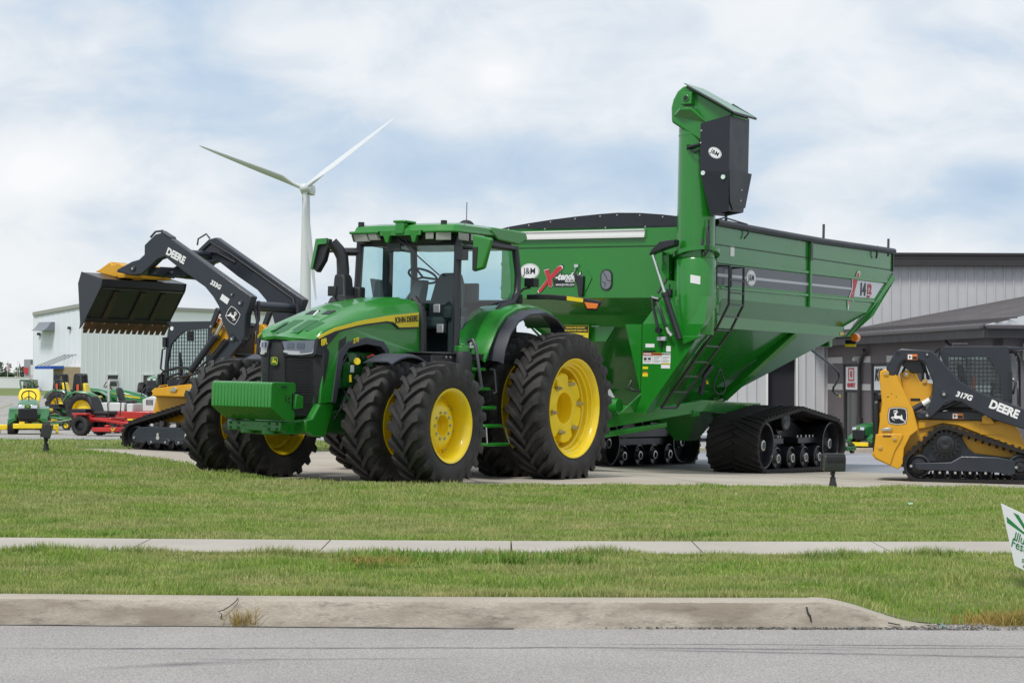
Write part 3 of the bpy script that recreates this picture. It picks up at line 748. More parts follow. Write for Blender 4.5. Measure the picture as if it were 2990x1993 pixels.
for i, (px, w, h, c, lab) in enumerate(((-2, 2.3, 3.9, LEAF1, 'dark green tree at the left edge beyond the low white wall'), (26, 1.8, 2.2, LEAF1, 'low dark bush tree behind the striped flag'), (40, 1.5, 2.5, LEAF3, 'pale thin tree between the flagpoles'), (66, 1.6, 3.2, LEAF1, 'dark tree against the grey tower'), (10, 1.9, 2.2, LEAF2, 'mid green low tree right of the left edge tree'))):
    p = at(px, 1134, 298 + i * 4); tree('tree', lab, p.x, p.y, -.3, h, w * .75, 30 + i, h * .25, c, 'trees beyond the low white wall', 420 if i != 2 else 150, .22)
p = at(88, 1140, 222); bs = tree('shrub', 'small pale shrub at the foot of the warehouse corner', p.x, p.y, -.25, 1.2, .9, 77, .1, LEAF3, None, 160, .16); bs['category'] = 'shrub'

# wind turbine
TB = thing('wind_turbine', 'white three bladed wind turbine standing far behind the tractor', 'wind turbine', (-72.9, 700, -2))
TWM = mat('turbine_white', (.60, .62, .65), .45)
m = MB(); m.lathe([(.01, 0), (2.25, 0), (2.15, 15), (1.9, 35), (1.55, 56), (1.35, 68)], (0, 0, 0), 2, 28); m.build('tower', TWM, TB)
m = MB(); HZ = 70.0
yaw = R(7)
m.loft([[Vector((x * sx_ + 0, y, HZ + z * sx_)) for x, z in ((-1.6, -1.6), (1.6, -1.6), (1.9, 0), (1.6, 1.7), (-1.6, 1.7), (-1.9, 0))] for y, sx_ in ((-1.2, 1.0), (1, 1.12), (6, 1.1), (8.5, .8))])
for v in range(len(m.v)):
    x, y, z = m.v[v]; m.v[v] = (x * math.cos(yaw) + y * math.sin(yaw), -x * math.sin(yaw) + y * math.cos(yaw), z)
m.build('nacelle', TWM, TB, bevel=.25)
m = MB(); m.ball((-.25, -3.2, HZ), 1.75, 10, sc=(1, 1.25, 1)); m.build('hub', TWM, TB)
for ang in (158.2, 38.3, 276.2):
    m = MB(); a = R(ang); d = Vector((math.cos(a), 0, math.sin(a))); tn = Vector((-math.sin(a), 0, math.cos(a))); ax = Vector((0, 1, 0))
    st = [(1.0, 1.7, 1.7, 0), (4, 1.75, 1.55, .05), (8.5, 3.5, .75, .9), (14, 2.9, .5, .55), (22, 2.1, .34, .25), (32, 1.25, .18, .05), (38.5, .65, .10, 0), (40, .12, .05, 0)]
    rings = []
    for s_, ch, th, of in st:
        tw = R(38 * (1 - s_ / 40) ** 1.6 + 30); q = tn * math.cos(tw) + ax * math.sin(tw); n_ = ax * math.cos(tw) - tn * math.sin(tw)
        rings.append([Vector((-.25, -3.4, HZ)) + d * s_ + q * (ch * .5 * math.cos(k * math.pi / 6) - of * (1 if ang != 38.3 else -1) * .6) + n_ * th * .5 * math.sin(k * math.pi / 6) for k in range(12)])
    m.loft(rings); m.build('blade', TWM, TB)

# dealership: tall metal hall and the lower store with a shingle roof
HALL = thing('metal_hall', 'tall pale ribbed metal hall with a dark roof edge behind the grain cart', 'building', (4.2, 76, -1.0))
HW = mat('hall_siding', (.50, .505, .52), .5, var=.06, vscale=.5)
ribbed('wall', (0, 0, 0), Vector((1, 0, 0)), 5.55, 0, 7.0, 7.0, HW, HALL, .36, Vector((0, -1, 0)), .05)
ribbed('wall', (6.70, 0, 0), Vector((1, 0, 0)), 22.5, 0, 7.0, 7.0, HW, HALL, .36, Vector((0, -1, 0)), .05)
ribbed('lintel_wall', (5.55, 0, 0), Vector((1, 0, 0)), 1.15, 3.3, 7.0, 7.0, HW, HALL, .36, Vector((0, -1, 0)), .05)
m = MB(); m.box((5.5, .35, 0), (6.75, .45, 3.4)); m.build('bay_opening', mat('dark_bay', (.012, .012, .018), .8), HALL)
m = MB()
for x in (5.52, 6.66): m.box((x, -.09, 0), (x + .07, .36, 3.25))
m.box((5.52, -.09, 3.25), (6.73, .36, 3.33)); m.build('bay_frame', mat('white_frame', (.72, .72, .70), .5), HALL)
m = MB(); m.box((-.3, -.40, 6.72), (29.6, -.05, 7.12)); m.box((-.3, -.42, 6.98), (29.6, -.39, 7.04)); m.box((-.3, -.48, 7.12), (29.6, -.03, 7.20)); m.build('roof_edge', mat('brown_trim', (.035, .031, .033), .45, var=.1), HALL)
m = MB(); m.sheet([(-.3, -.4, 7.13), (29.6, -.4, 7.13), (29.6, 24, 7.9), (-.3, 24, 7.9)], (0, 0, .08)); m.build('roof', mat('brown_roof_metal', (.10, .095, .095), .5), HALL)
m = MB(); m.box((0, .02, 0), (.1, 24, 7.0)); m.box((29.2, .02, 0), (29.3, 24, 7.0)); m.box((0, 23.9, 0), (29.3, 24, 7.5)); m.build('side_wall', HW, HALL)
m = MB(); m.tube([(1.35, -.12, 0), (1.35, -.12, 6.8)], .07, 6); m.build('downspout', HW, HALL)

ST = thing('store_building', 'grey brown store with a shingle roof, right of the tall hall', 'building', (12.07, 75.9, -1.0))
fd = Vector((.155, -.988, 0)); fn = Vector((-.988, -.155, 0))     # along the front towards the street, outward
SW = mat('brown_block', (.135, .118, .125), .85, var=.08, vscale=1.2)
FL = 16.2; WT = 3.62
def sF(s_, z, o=0): return fd * s_ + fn * o + Vector((0, 0, z))
def sPx(px):
    k = (px - 1495) / FPX; return (k * 75.9 - 12.07) / (.155 + .988 * k)
ops = [(sPx(2462), sPx(2505)), (sPx(2544), sPx(2590)), (sPx(2615), sPx(2665)), (sPx(2690), sPx(2740))]
DH = 2.95
segs = []; cur = 0
for a, b in ops: segs.append((cur, a)); cur = b
segs.append((cur, FL))
m = MB()
for a, b in segs: m.sheet([sF(a, 0, 0), sF(b, 0, 0), sF(b, WT, 0), sF(a, WT, 0)], fn * -.25)
for a, b in ops: m.sheet([sF(a, DH, 0), sF(b, DH, 0), sF(b, WT, 0), sF(a, WT, 0)], fn * -.25)
# street-facing end wall
en = Vector((.988, .155, 0))
m.sheet([sF(FL, 0), sF(FL, 0) + en * 14, sF(FL, WT) + en * 14, sF(FL, WT)], fd * -.25)
m.build('wall', SW, ST, smooth=0)
BAND = mat('pale_band', (.47, .46, .45), .7)
for a, b in segs:
    for z in (1.98, 2.98): m = MB(); m.sheet([sF(a + .02, z, .004), sF(b - .02, z, .004), sF(b - .02, z + .23, .004), sF(a + .02, z + .23, .004)], fn * .02); m.build('pale_band', BAND, ST)
FRD = mat('dark_frame', (.022, .020, .024), .5)
signs = [('G', 'GRAVELY', (.55, .06, .08)), ('KO', 'HLER', (.02, .02, .025)), ('', '', (.02, .02, .02)), ('', 'VENTRAC', (.02, .02, .03))]
for i, (a, b) in enumerate(ops):
    m = MB()
    for (u0_, v0, u1_, v1) in ((a, 0, a + .14, DH), (b - .14, 0, b, DH), (a + .14, DH - .1, b - .14, DH), (a + .14, 1.90, b - .14, 2.0), (a + .14, 0, b - .14, .12)):
        m.sheet([sF(u0_, v0, -.04), sF(u1_, v0, -.04), sF(u1_, v1, -.04), sF(u0_, v1, -.04)], fn * -.10)
    w = m.build('door' if i == 0 else 'window', FRD, ST)
    m = MB(); m.sheet([sF(a + .14, .12, -.08), sF(b - .14, .12, -.08), sF(b - .14, DH - .1, -.08), sF(a + .14, DH - .1, -.08)], fn * -.02); m.build('pane', mat('shop_glass', (.035, .042, .042), .08, spec=.8), w)
    m = MB(); m.sheet([sF(a + .2, 2.0, -.05), sF(b - .16, 2.0, -.05), sF(b - .16, 2.84, -.05), sF(a + .2, 2.84, -.05)], fn * .012); m.build('sign', WHITE, w)
    c = (a + b) / 2; big, small, colr = signs[i]; W_ = (b - a)
    tmat = mat('sign_ink_%s' % (big or small or 'x'), colr, .5)
    if i == 0:
        text(w, 'G', .30, sF(c, 2.56, -.025), fd, (0, 0, 1), tmat, xs=W_ * .55, bold=.02)
        m = MB(); P, n_ = mapper(sF(c, 2.56, -.034), fd, (0, 0, 1))
        for (x0, y0, x1, y1) in ((-.24, -.24, -.19, .24), (.19, -.24, .24, .24), (-.19, -.24, .19, -.19), (-.19, .19, .19, .24)):
            m.sheet([P(x0 * W_ * .8, y0), P(x1 * W_ * .8, y0), P(x1 * W_ * .8, y1), P(x0 * W_ * .8, y1)], n_ * .01)
        m.build('logo_ring', tmat, w)
        text(w, 'GRAVELY', .20, sF(c, 2.16, -.025), fd, (0, 0, 1), tmat, xs=W_ * .62, bold=.012)
    elif i == 1:
        text(w, 'KO', .55, sF(c - .1, 2.52, -.025), fd, (0, 0, 1), tmat, xs=W_ * .62, bold=.03, shear=.2)
    elif i == 3:
        text(w, 'VENTRAC', .24, sF(c, 2.45, -.025), fd, (0, 0, 1), tmat, xs=W_ * .55, shear=.3)
m = MB(); s_ = sPx(2519)
m.tube([sF(s_ + .9, WT - .2, .25), sF(s_ + .35, WT - .35, .12), sF(s_, WT - .75, .12), sF(s_, .1, .12)], .075, 8); m.tube([sF(s_, .35, .12), sF(s_, 1.0, .12)], .11, 8); m.build('downspout', mat('brown_trim', (.035, .031, .033), .45), ST)
m = MB(); s2 = sPx(2800); m.tube([sF(s2, WT + .1, .5), sF(s2 + .1, WT - .1, .45), sF(s2 + .9, WT - .6, .1), sF(s2 + 1.0, .2, .1)], .06, 8); m.build('downspout', mat('brown_trim', (.035, .031, .033), .45), ST)
# eave, fascia, gutter
BT = mat('brown_trim', (.035, .031, .033), .45); GUT = mat('gutter_brown', (.070, .063, .066), .4, coat=.2)
ov = .55
m = MB(); m.sheet([sF(-.2, WT, ov), sF(FL + ov, WT, ov), sF(FL + ov, WT + .06, ov), sF(-.2, WT + .06, ov)], fn * -(ov + 6)); m.build('soffit', BT, ST)
m = MB(); m.beam(sF(-.2, WT + .18, ov), sF(FL + ov, WT + .18, ov), .06, .34); m.beam(sF(FL + ov, WT + .18, ov), sF(FL + ov, WT + .18, ov) + en * 14, .06, .34); m.build('fascia', BT, ST)
m = MB(); m.beam(sF(-.2, WT + .33, ov + .10), sF(FL + ov, WT + .33, ov + .10), .14, .13); m.beam(sF(FL + ov, WT + .33, ov) + fd * .1, sF(FL + ov, WT + .33, ov) + en * 14 + fd * .1, .14, .13); m.build('gutter', GUT, ST, bevel=.03)
SH = ground_mat('shingles', (.085, .078, .080), (.125, .115, .118), (.10, .093, .095), 1.2, 20, .6, .95, speck=(.8, 1.15))
e0, e1 = sF(-.2, WT + .40, ov), sF(FL + ov, WT + .40, ov)
up_ = en * 9 + Vector((0, 0, 1.75))
m = MB(); m.sheet([e0, e1, e1 + up_ - fd * 5.5, e0 + up_], (0, 0, -.06)); m.build('roof', SH, ST)
m = MB(); m.sheet([e1, e1 + en * 16, e1 + en * 16 + Vector((0, 0, 1.3)) - fd * 6, e1 + up_ * .98 - fd * 5.5], (0, 0, -.06)); m.build('roof', mat('roof_metal', (.40, .41, .42), .35, metal=.3), ST)
m = MB()
for i in range(34):
    q = e0.lerp(e1, (i + .5) / 34.0) + up_ * .045 + Vector((0, 0, .01))
    m.beam(q, q + fd * .30 + up_ * .035 + Vector((0, 0, .03)), .05, .07)
m.beam(e0 + up_ * .11 + Vector((0, 0, .03)), e1 + up_ * .11 + Vector((0, 0, .03)), .05, .05); m.build('snow_guard', GUT, ST)
m = MB(); q = sF(FL, 0) + en * 1.9
for k in range(9): m.sheet([q + Vector((0, 0, 1.2 + k * .27)) + fd * .03, q + en * 4 + Vector((0, 0, 1.2 + k * .27)) + fd * .03, q + en * 4 + Vector((0, 0, 1.455 + k * .27)) + fd * .015, q + Vector((0, 0, 1.455 + k * .27)) + fd * .015], fd * -.02)
m.build('cream_siding', mat('cream_siding', (.52, .47, .38), .6), ST)
m = MB(); m.box(sF(FL, 2.95) + en * 1.05 + Vector((-.2, -.3, 0)), sF(FL, 2.95) + en * 1.05 + Vector((.2, -.05, .55))); m.build('wall_lamp', mat('pale_lamp', (.5, .52, .48), .4), ST, bevel=.04)
m = MB(); p = sF(3.6, 3.1, .15); m.cbox(p, (.12, .3, .10)); m.cbox(p + Vector((0, -.2, .02)), (.14, .12, .16)); m.build('floodlight', mat('pale_lamp', (.5, .52, .48), .4), ST)
# ------------------------------------------------------------------ tractor
TX, TY, TA = -.674, 27.621, -121.83
TR = thing('tractor', 'large green row crop tractor with dual yellow wheels and green front weights', 'tractor', (TX, TY, padz(TX, 0)), TA, True)
def ag_tyre(Rr, W, rimR, n, lh, axle, side, lw=.030, spread=.25):
    """traction tyre: carcass plus curved chevron lugs, flattened where it stands"""
    m = MB(); c = Rr - lh; h = W / 2
    prof = [(rimR - .01, -h * .80), (rimR + .015, -h * .90), (lerp(rimR, c, .35), -h * 1.02), (lerp(rimR, c, .65), -h * 1.03), (c - .045, -h * .97), (c - .012, -h * .82), (c, -h * .45), (c + .004, 0)]
    prof = prof + [(r, -y) for r, y in prof[:-1]][::-1]
    m.lathe(prof, (0, 0, 0), 1, 96)
    for s_ in (-1, 1):
        for k in range(n):
            ph = 2 * math.pi * (k + (.5 if s_ > 0 else 0)) / n
            rings = []
            for t in (0, .22, .5, .78, .97, 1.05):
                y = s_ * (-.012 + min(t, 1.0) * (h * .985)); tt = 1 - min(t, 1)
                a = ph - spread * (tt ** 1.25) * 1.0
                rt = Rr - .004 - .016 * min(t, 1) ** 2; rb = c - .03
                if t > 1: rt = c - .075; rb = c - .13; y = s_ * h * 1.045
                elif t > .9: rt = Rr - .03; rb = c - .05; y = s_ * h * 1.005
                wt = lw * (1.0 if t < .9 else 1.15) / Rr; wb = wt * 1.55
                rings.append([Vector((r_ * math.cos(a + d), y, r_ * math.sin(a + d))) for r_, d in ((rb, -wb), (rb, wb), (rt, wt), (rt, -wt))])
            m.loft(rings)
    out = []
    for x, y, z in m.v:
        if z < -axle + .005:
            z = -axle + .005 + (z + axle - .005) * .04; y *= 1.02
        out.append((x, y * side, z))
    m.v = out
    return m
def front_rim(side):
    m = MB()
    prof = [(.448, -.20), (.455, -.185), (.425, -.17), (.405, -.10), (.388, -.05), (.388, .06), (.405, .11), (.425, .17), (.455, .185), (.457, .203), (.443, .203), (.412, .178), (.392, .115), (.374, .065), (.374, -.025),
            (.372, -.045), (.345, -.045), (.335, -.03), (.30, .005), (.255, .05), (.215, .066), (.130, .066), (.126, .055), (.122, -.06), (.03, -.065)]
    m.lathe([(r, y * side) for r, y in prof], (0, 0, 0), 1, 56)
    for k in range(8):
        a = 2 * math.pi * k / 8 + .2
        m.cbox((.352 * math.cos(a), -.030 * side, .352 * math.sin(a)), (.055, .02, .055))
    return m
def ring_bolts(m, r, n, y0, y1, br, ph=0, bt=None):
    for k in range(n):
        a = 2 * math.pi * k / n + ph
        c = (r * math.cos(a), y0, r * math.sin(a)); d = (r * math.cos(a), y1, r * math.sin(a))
        m.cyl(c, d, br, n=6)
        if bt: m.cyl(d, (d[0], y1 + (y1 - y0) * bt[0], d[2]), bt[1], n=8)
def rear_rim(side):
    m = MB()
    prof = [(.655, -.235), (.668, -.22), (.632, -.20), (.60, -.12), (.585, -.05), (.585, .06), (.60, .12), (.632, .19), (.668, .215), (.670, .236), (.655, .236), (.622, .205), (.612, .165), (.590, .155), (.584, .11), (.562, .10), (.556, .045), (.536, .03), (.530, -.12), (.50, -.14), (.24, -.14), (.215, -.10), (.215, -.16), (.05, -.165)]
    m.lathe([(r, y * side) for r, y in prof], (0, 0, 0), 1, 64)
    return m
def rear_star(side):
    m = MB(); pts = []
    for k in range(6):
        b = 2 * math.pi * k / 6 + .35
        for f, r in ((-.50, .365), (-.40, .365), (-.33, .45), (-.17, .468), (0, .472), (.17, .468), (.33, .45), (.40, .365)):
            pts.append((r * math.cos(b + f * 1.047), r * math.sin(b + f * 1.047)))
    inn = [(.208 * math.cos(2 * math.pi * k / 48), .208 * math.sin(2 * math.pi * k / 48)) for k in range(48)]
    y0, y1 = -.10 * side, .075 * side
    n = 48
    # bridge outer outline and inner hole with a quad strip
    outr = []
    for k in range(n):
        outr.append(pts[k])
    a0 = [math.atan2(p[1], p[0]) for p in outr]
    inn = [(.208 * math.cos(a), .208 * math.sin(a)) for a in a0]
    mid = [(.30 * math.cos(a), .30 * math.sin(a)) for a in a0]
    R_ = [[Vector((x, y1 - .012 * side, z)) for x, z in inn], [Vector((x * 1.06, y1, z * 1.06)) for x, z in inn], [Vector((x, y1, z)) for x, z in mid], [Vector((x * .96, y1 - .006 * side, z * .96)) for x, z in outr], [Vector((x, y1 - .02 * side, z)) for x, z in outr], [Vector((x, y0, z)) for x, z in outr], [Vector((x, y0, z)) for x, z in inn]]
    R_.append(R_[0]); m.loft(R_, cap=False)
    return m
def wheel(kind, side):
    root = empty('wheel', TR)
    if kind == 'front':
        ag_tyre(.790, .43, .45, 22, .055, .74, side, .036, .30).build('tyre', RUBBER, root, smooth=50)
        front_rim(side).build('rim', YELLOW, root, smooth=40)
        m = MB(); ring_bolts(m, .163, 10, .062 * side, .088 * side, .017); ring_bolts(m, .352, 8, -.025 * side, -.005 * side, .012, .2); m.build('wheel_bolts', STEEL, root)
    else:
        ag_tyre(1.022, .50, .655, 28, .062, .95, side, .037, .25).build('tyre', RUBBER, root, smooth=50)
        rim = rear_rim(side).build('rim', YELLOW, root, smooth=40)
        rear_star(side).build('hub_plate', YELLOW, root, smooth=30)
        m = MB(); ring_bolts(m, .345, 6, .06 * side, .115 * side, .034, .35 + .52, (.75, .020)); m.build('wheel_bolts', STEEL, root)
    return root
for side in (1, -1):
    f = wheel('front', side); f.location = (3.05, 1.615 * side, .74)
    g = dup(f, TR); g.location = (3.05, .93 * side, .74)
    f = wheel('rear', side); f.location = (0, 1.54 * side, .95)
    g = dup(f, TR); g.location = (0, .80 * side, .95)
m = MB()
m.cyl((0, -1.32, .95), (0, 1.32, .95), .11, n=20); m.cyl((0, -.55, .95), (0, .55, .95), .26, n=20)
m.build('rear_axle', DGREEN, TR)
m = MB(); m.cyl((3.05, -1.45, .74), (3.05, 1.45, .74), .10, n=16); m.beam((3.05, -.8, .72), (3.05, .8, .72), .30, .26); m.cyl((3.05, .62, .74), (3.05, .80, .74), .20, n=16); m.cyl((3.05, -.8, .74), (3.05, -.62, .74), .20, n=16)
m.tube([(3.35, -.6, .80), (3.35, .6, .80)], .035, 8); m.build('front_axle', DGREEN, TR, bevel=.015)

# hood: smooth skin swept from nose to firewall
def hood_w(x): return np.interp(x, [1.95, 2.6, 3.3, 3.7, 4.0, 4.2], [.565, .56, .525, .50, .465, .40])
def hood_t(x): return np.interp(x, [1.95, 2.3, 2.8, 3.2, 3.6, 3.9, 4.08, 4.2], [2.345, 2.325, 2.24, 2.135, 1.99, 1.865, 1.785, 1.735])
def hood_s(x): return np.interp(x, [1.95, 2.6, 3.2, 3.7, 4.0, 4.2], [2.165, 2.095, 2.005, 1.90, 1.80, 1.745])
def nose_x(y): return 4.20 - 1.35 * abs(y) ** 2
m = MB(); rings = []
for x in (1.95, 2.2, 2.5, 2.8, 3.1, 3.4, 3.7, 3.9, 4.0, 4.06, 4.12):
    w, t, s_ = hood_w(x), hood_t(x), hood_s(x)
    sec = [(w, s_ - .05), (w, s_), (w * .985, s_ + .02), (w * .90, lerp(s_, t, .62)), (w * .72, lerp(s_, t, .88)), (w * .42, t - .008), (w * .38, t + .008), (0, t + .012)]
    sec = sec + [(-y, z) for y, z in sec[:-1]][::-1]
    g = []
    for y, z in sec:
        xx = x if x < 3.9 else min(x, nose_x(y) - .0) if x < 4.12 else nose_x(y) + .015
        if x >= 3.9:
            f = (x - 3.9) / .22; xx = lerp(3.9, nose_x(y) + .02, f)
            z = lerp(z, min(z, 1.735 + .05 * (1 - abs(y) / .5)), f ** 1.5)
        g.append(Vector((xx, y, z)))
    g2 = [Vector((p.x, p.y * .97, p.z - .035)) for p in g[::-1]]
    rings.append(g + g2)
m.loft(rings); m.build('hood', GREEN, TR, smooth=32)
# side skins: shallow curved plates in the side plane
def sideplate(name, pts, mt, yo=0.0, th=.03, parent=TR, bevel=.006, sides=(1, -1)):
    for sd_ in sides:
        m = MB(); q = [Vector((x, (float(hood_w(x)) + yo) * sd_, z)) for x, z in pts]
        m.sheet(q, (0, -th * sd_, 0)); m.build(name, mt, parent, bevel=bevel, smooth=0)
def dens(pts, step=.12):
    out = []
    for i in range(len(pts)):
        a, b = pts[i], pts[(i + 1) % len(pts)]; n = max(1, int(math.hypot(b[0] - a[0], b[1] - a[1]) / step))
        out += [(lerp(a[0], b[0], k / n), lerp(a[1], b[1], k / n)) for k in range(n)]
    return out
# yellow stripe with black underline
def strip(pts_top, pts_bot, name, mt, yo, th=.006):
    for sd_ in (1, -1):
        m = MB(); N = 14; rr = []
        for i in range(N + 1):
            t = i / N
            xt = lerp(pts_top[0][0], pts_top[-1][0], t); zt = float(np.interp(-xt, [-p[0] for p in pts_top], [p[1] for p in pts_top]))
            zb = float(np.interp(-xt, [-p[0] for p in pts_bot], [p[1] for p in pts_bot]))
            y = (float(hood_w(xt)) + yo) * sd_
            rr.append([Vector((xt, y, zb)), Vector((xt, y, zt)), Vector((xt, y - th * sd_, zt)), Vector((xt, y - th * sd_, zb))])
        m.loft(rr); m.build(name, mt, TR, smooth=0)
STT = [(3.97, 1.790), (3.72, 1.895), (3.2, 2.005), (2.63, 2.09), (2.0, 2.152)]
STB = [(3.97, 1.755), (3.72, 1.853), (3.2, 1.955), (2.63, 2.025), (2.56, 2.012), (2.44, 1.945), (2.0, 1.968)]
strip(STT, STB, 'side_stripe', YELD, .006, .008)
strip([(x, z + .002) for x, z in STB], [(x, z - .022) for x, z in STB], 'stripe_underline', DARKD, .004, .006)
# green side panel down to the wheel opening
GP = dens([(1.95, 2.16), (2.6, 2.09), (3.2, 2.0), (3.62, 1.90), (3.80, 1.76), (3.845, 1.62), (3.92, .97), (3.70, .99), (3.60, 1.575), (3.45, 1.70), (3.08, 1.765), (2.78, 1.735), (2.66, 1.64), (2.60, 1.48), (1.95, 1.50)])
sideplate('side_panel', GP, GREEN, -.004, .03)
AR = dens([(3.72, .985), (3.64, .98), (3.52, 1.55), (3.42, 1.655), (3.08, 1.715), (2.80, 1.69), (2.70, 1.62), (2.64, 1.46), (2.60, 1.46), (2.62, 1.65), (2.74, 1.76), (3.08, 1.80), (3.46, 1.735), (3.62, 1.60)])
sideplate('arch_trim', AR, GREYP, .006, .10)
sideplate('vent', [(3.60, 1.745), (3.47, 1.805), (3.495, 1.65), (3.615, 1.605)], BLACKP, .003, .02)
sideplate('lamp_surround', dens([(3.99, 1.755), (3.72, 1.85), (3.60, 1.855), (3.80, 1.69), (3.90, 1.55), (4.02, 1.56)]), BLACKP, .003, .04)
rv = Vector((-.995, .02, .09))
text(TR, 'JOHN DEERE', .108, (2.275, .577, 2.052), rv, (0, 0, 1), DARKD, bold=.0015, xs=.82)
text(TR, 'JOHN DEERE', .108, (2.275, -.577, 2.052), Vector((.995, .02, -.09)), (0, 0, 1), DARKD, bold=.0015, xs=.82)
text(TR, '8R', .105, (3.905, .496, 1.715), Vector((-.95, .14, .28)), (0, 0, 1), YELD, bold=.004, xs=.9, shear=.25)
text(TR, '370', .075, (3.30, .530, 1.752), Vector((-.96, .05, .25)), (0, 0, 1), YELD, bold=.003, shear=.3)
# nose: black grille skin curved in plan, lamps, badge
def nose_ring(z, k=0.0, w=.47):
    ys_ = [w, .44, .38, .30, .20, .10, 0]; ys_ = ys_ + [-y for y in ys_[:-1]][::-1]
    return [Vector((nose_x(y) - k, y, z)) for y in ys_]
m = MB(); rr = []
for z, k, w in ((1.745, .02, .475), (1.60, -.005, .49), (1.40, .01, .485), (1.15, .035, .475), (.95, .06, .465), (.82, .10, .40), (.775, .16, .30)):
    g = nose_ring(z, k, w); rr.append(g + [Vector((3.66, -w * .98, z)), Vector((3.66, w * .98, z))])
m.loft(rr)
m.build('grille', mat('grille_mesh', (.013, .014, .017), .42, bump=.5, bscale=260), TR, smooth=30)
m = MB()
for i in range(17):
    z = 1.50 - i * .032
    for y0, y1 in ((.13, .40), (-.40, -.13)):
        m.tube([(nose_x(y) + .010 - (1.5 - z) * .05, y, z) for y in np.linspace(y0, y1, 6)], .0055, 4)
for y in (.115, -.115): m.tube([(nose_x(y) + .012, y, 1.70), (nose_x(y) + .008, y * 1.1, 1.3), (nose_x(y) - .05, y * 1.3, .9)], .012, 5)
m.build('grille_slats', BLACKP, TR)
for sd_ in (1, -1):
    def hl(y, z, o): return Vector((nose_x(y) + .012 + o - abs(1.64 - z) * .05, y * sd_, z))
    top = [(.105, 1.715), (.2, 1.722), (.3, 1.728), (.4, 1.735), (.475, 1.745)]; bot = [(.15, 1.565), (.2, 1.555), (.3, 1.555), (.4, 1.57), (.44, 1.60)]
    m = MB()
    m.loft([[hl(*a, .0), hl(*b, .0), hl(*b, .022), hl(*a, .022)] for a, b in zip(top, bot)])
    h = m.build('headlight', LENS, TR, smooth=20)
    m = MB()
    for a, b, f0, f1 in ((.13, .30, .1, .28), (.18, .42, .0, .10)):
        m.loft([[hl(y, lerp(float(np.interp(y, [q[0] for q in bot], [q[1] for q in bot])), 1.72, f), .024 + o) for f, o in ((f0, 0), (f1, 0), (f1, .006), (f0, .006))] for y in np.linspace(a, b, 6)])
    m.sheet([hl(.41, 1.60, .024), hl(.45, 1.62, .024), hl(.47, 1.73, .024), hl(.43, 1.68, .024)], (.006, 0, 0))
    m.build('reflector', LENSW, h, smooth=20)
    m = MB()
    for a, b in ((.17, .24), (.27, .34)): m.sheet([hl(a, 1.64, .024), hl(b, 1.64, .024), hl(b, 1.70, .024), hl(a, 1.70, .024)], (.006, 0, 0))
    m.build('lamp_lens', mat('lamp_dark', (.06, .08, .12), .08, coat=1), h, smooth=0)
    m = MB(); m.tube([hl(.09, 1.725, .01), hl(.135, 1.545, .014), hl(.3, 1.535, .014), hl(.42, 1.55, .014), hl(.46, 1.59, .012)], .010, 6); m.build('lamp_bezel', BLACKP, TR)
emblem(TR, (4.225, 0.0, 1.475), (0, 1, 0), (.05, 0, 1), .052, [mat('badge_green', (.02, .13, .03), .35), YELD, YELD], name='badge')
m = MB()
def on_hood(x, y): return Vector((x, y, float(hood_t(x)) + .017 - .30 * max(0, abs(y) / float(hood_w(x)) - .40) ** 2 - .008))
VG = mat('hood_inset_green', (.020, .120, .036), .55)
for a in ((.035, .185, 4.02, 3.62), (-.185, -.035, 4.02, 3.62), (.225, .315, 3.93, 3.66), (-.315, -.225, 3.93, 3.66)):
    m = MB(); g = []
    for x in np.linspace(a[2], a[3], 6): g.append([on_hood(x, a[0]), on_hood(x, a[1]), on_hood(x, a[1]) + Vector((0, 0, .004)), on_hood(x, a[0]) + Vector((0, 0, .004))])
    m.loft(g); m.build('hood_screen', VG, TR, smooth=0)
for a in ((.06, .19), (-.19, -.06)):
    m = MB(); m.sheet([on_hood(3.40, a[0]), on_hood(3.40, a[1]), on_hood(3.26, a[1]), on_hood(3.26, a[0])], (0, 0, .006)); m.build('hood_slot', BLACKP, TR, smooth=0)
m = MB(); m.tube([on_hood(3.48, 0) + Vector((0, 0, .01)), on_hood(3.42, .03) + Vector((0, 0, .05))], .012, 6); m.build('hood_nozzle', WHITE, TR)
# chin: bolster under the grille and the weight bracket
m = MB()
ch = [(4.20, .775), (4.17, .63), (4.02, .575), (3.78, .565), (3.62, .95), (3.70, .99), (3.92, .97), (4.06, .80)]
m.prism(ch, 1, .37, .47); m.prism(ch, 1, -.47, -.37); m.prism([(4.15, .76), (4.15, .6), (3.7, .6), (3.7, .80)], 1, -.37, .37)
m.build('front_bolster', GREEN, TR, bevel=.02)
m = MB(); m.box((4.35, -.48, .635), (4.50, .34, .755)); m.box((4.1, -.30, .60), (4.36, .30, .74)); m.cyl((4.42, -.22, .60), (4.42, -.22, .70), .09, n=14); m.cyl((4.42, .1, .59), (4.42, .1, .70), .09, n=14)
m.build('tow_bracket', GREEN, TR, bevel=.012)
m = MB(); k = 0
for y in (-.43, -.31, .16, .28):
    for z in (.665, .725): m.cyl((4.50, y, z), (4.515, y, z), .018, n=6)
m.build('bracket_bolts', DGREEN, TR)
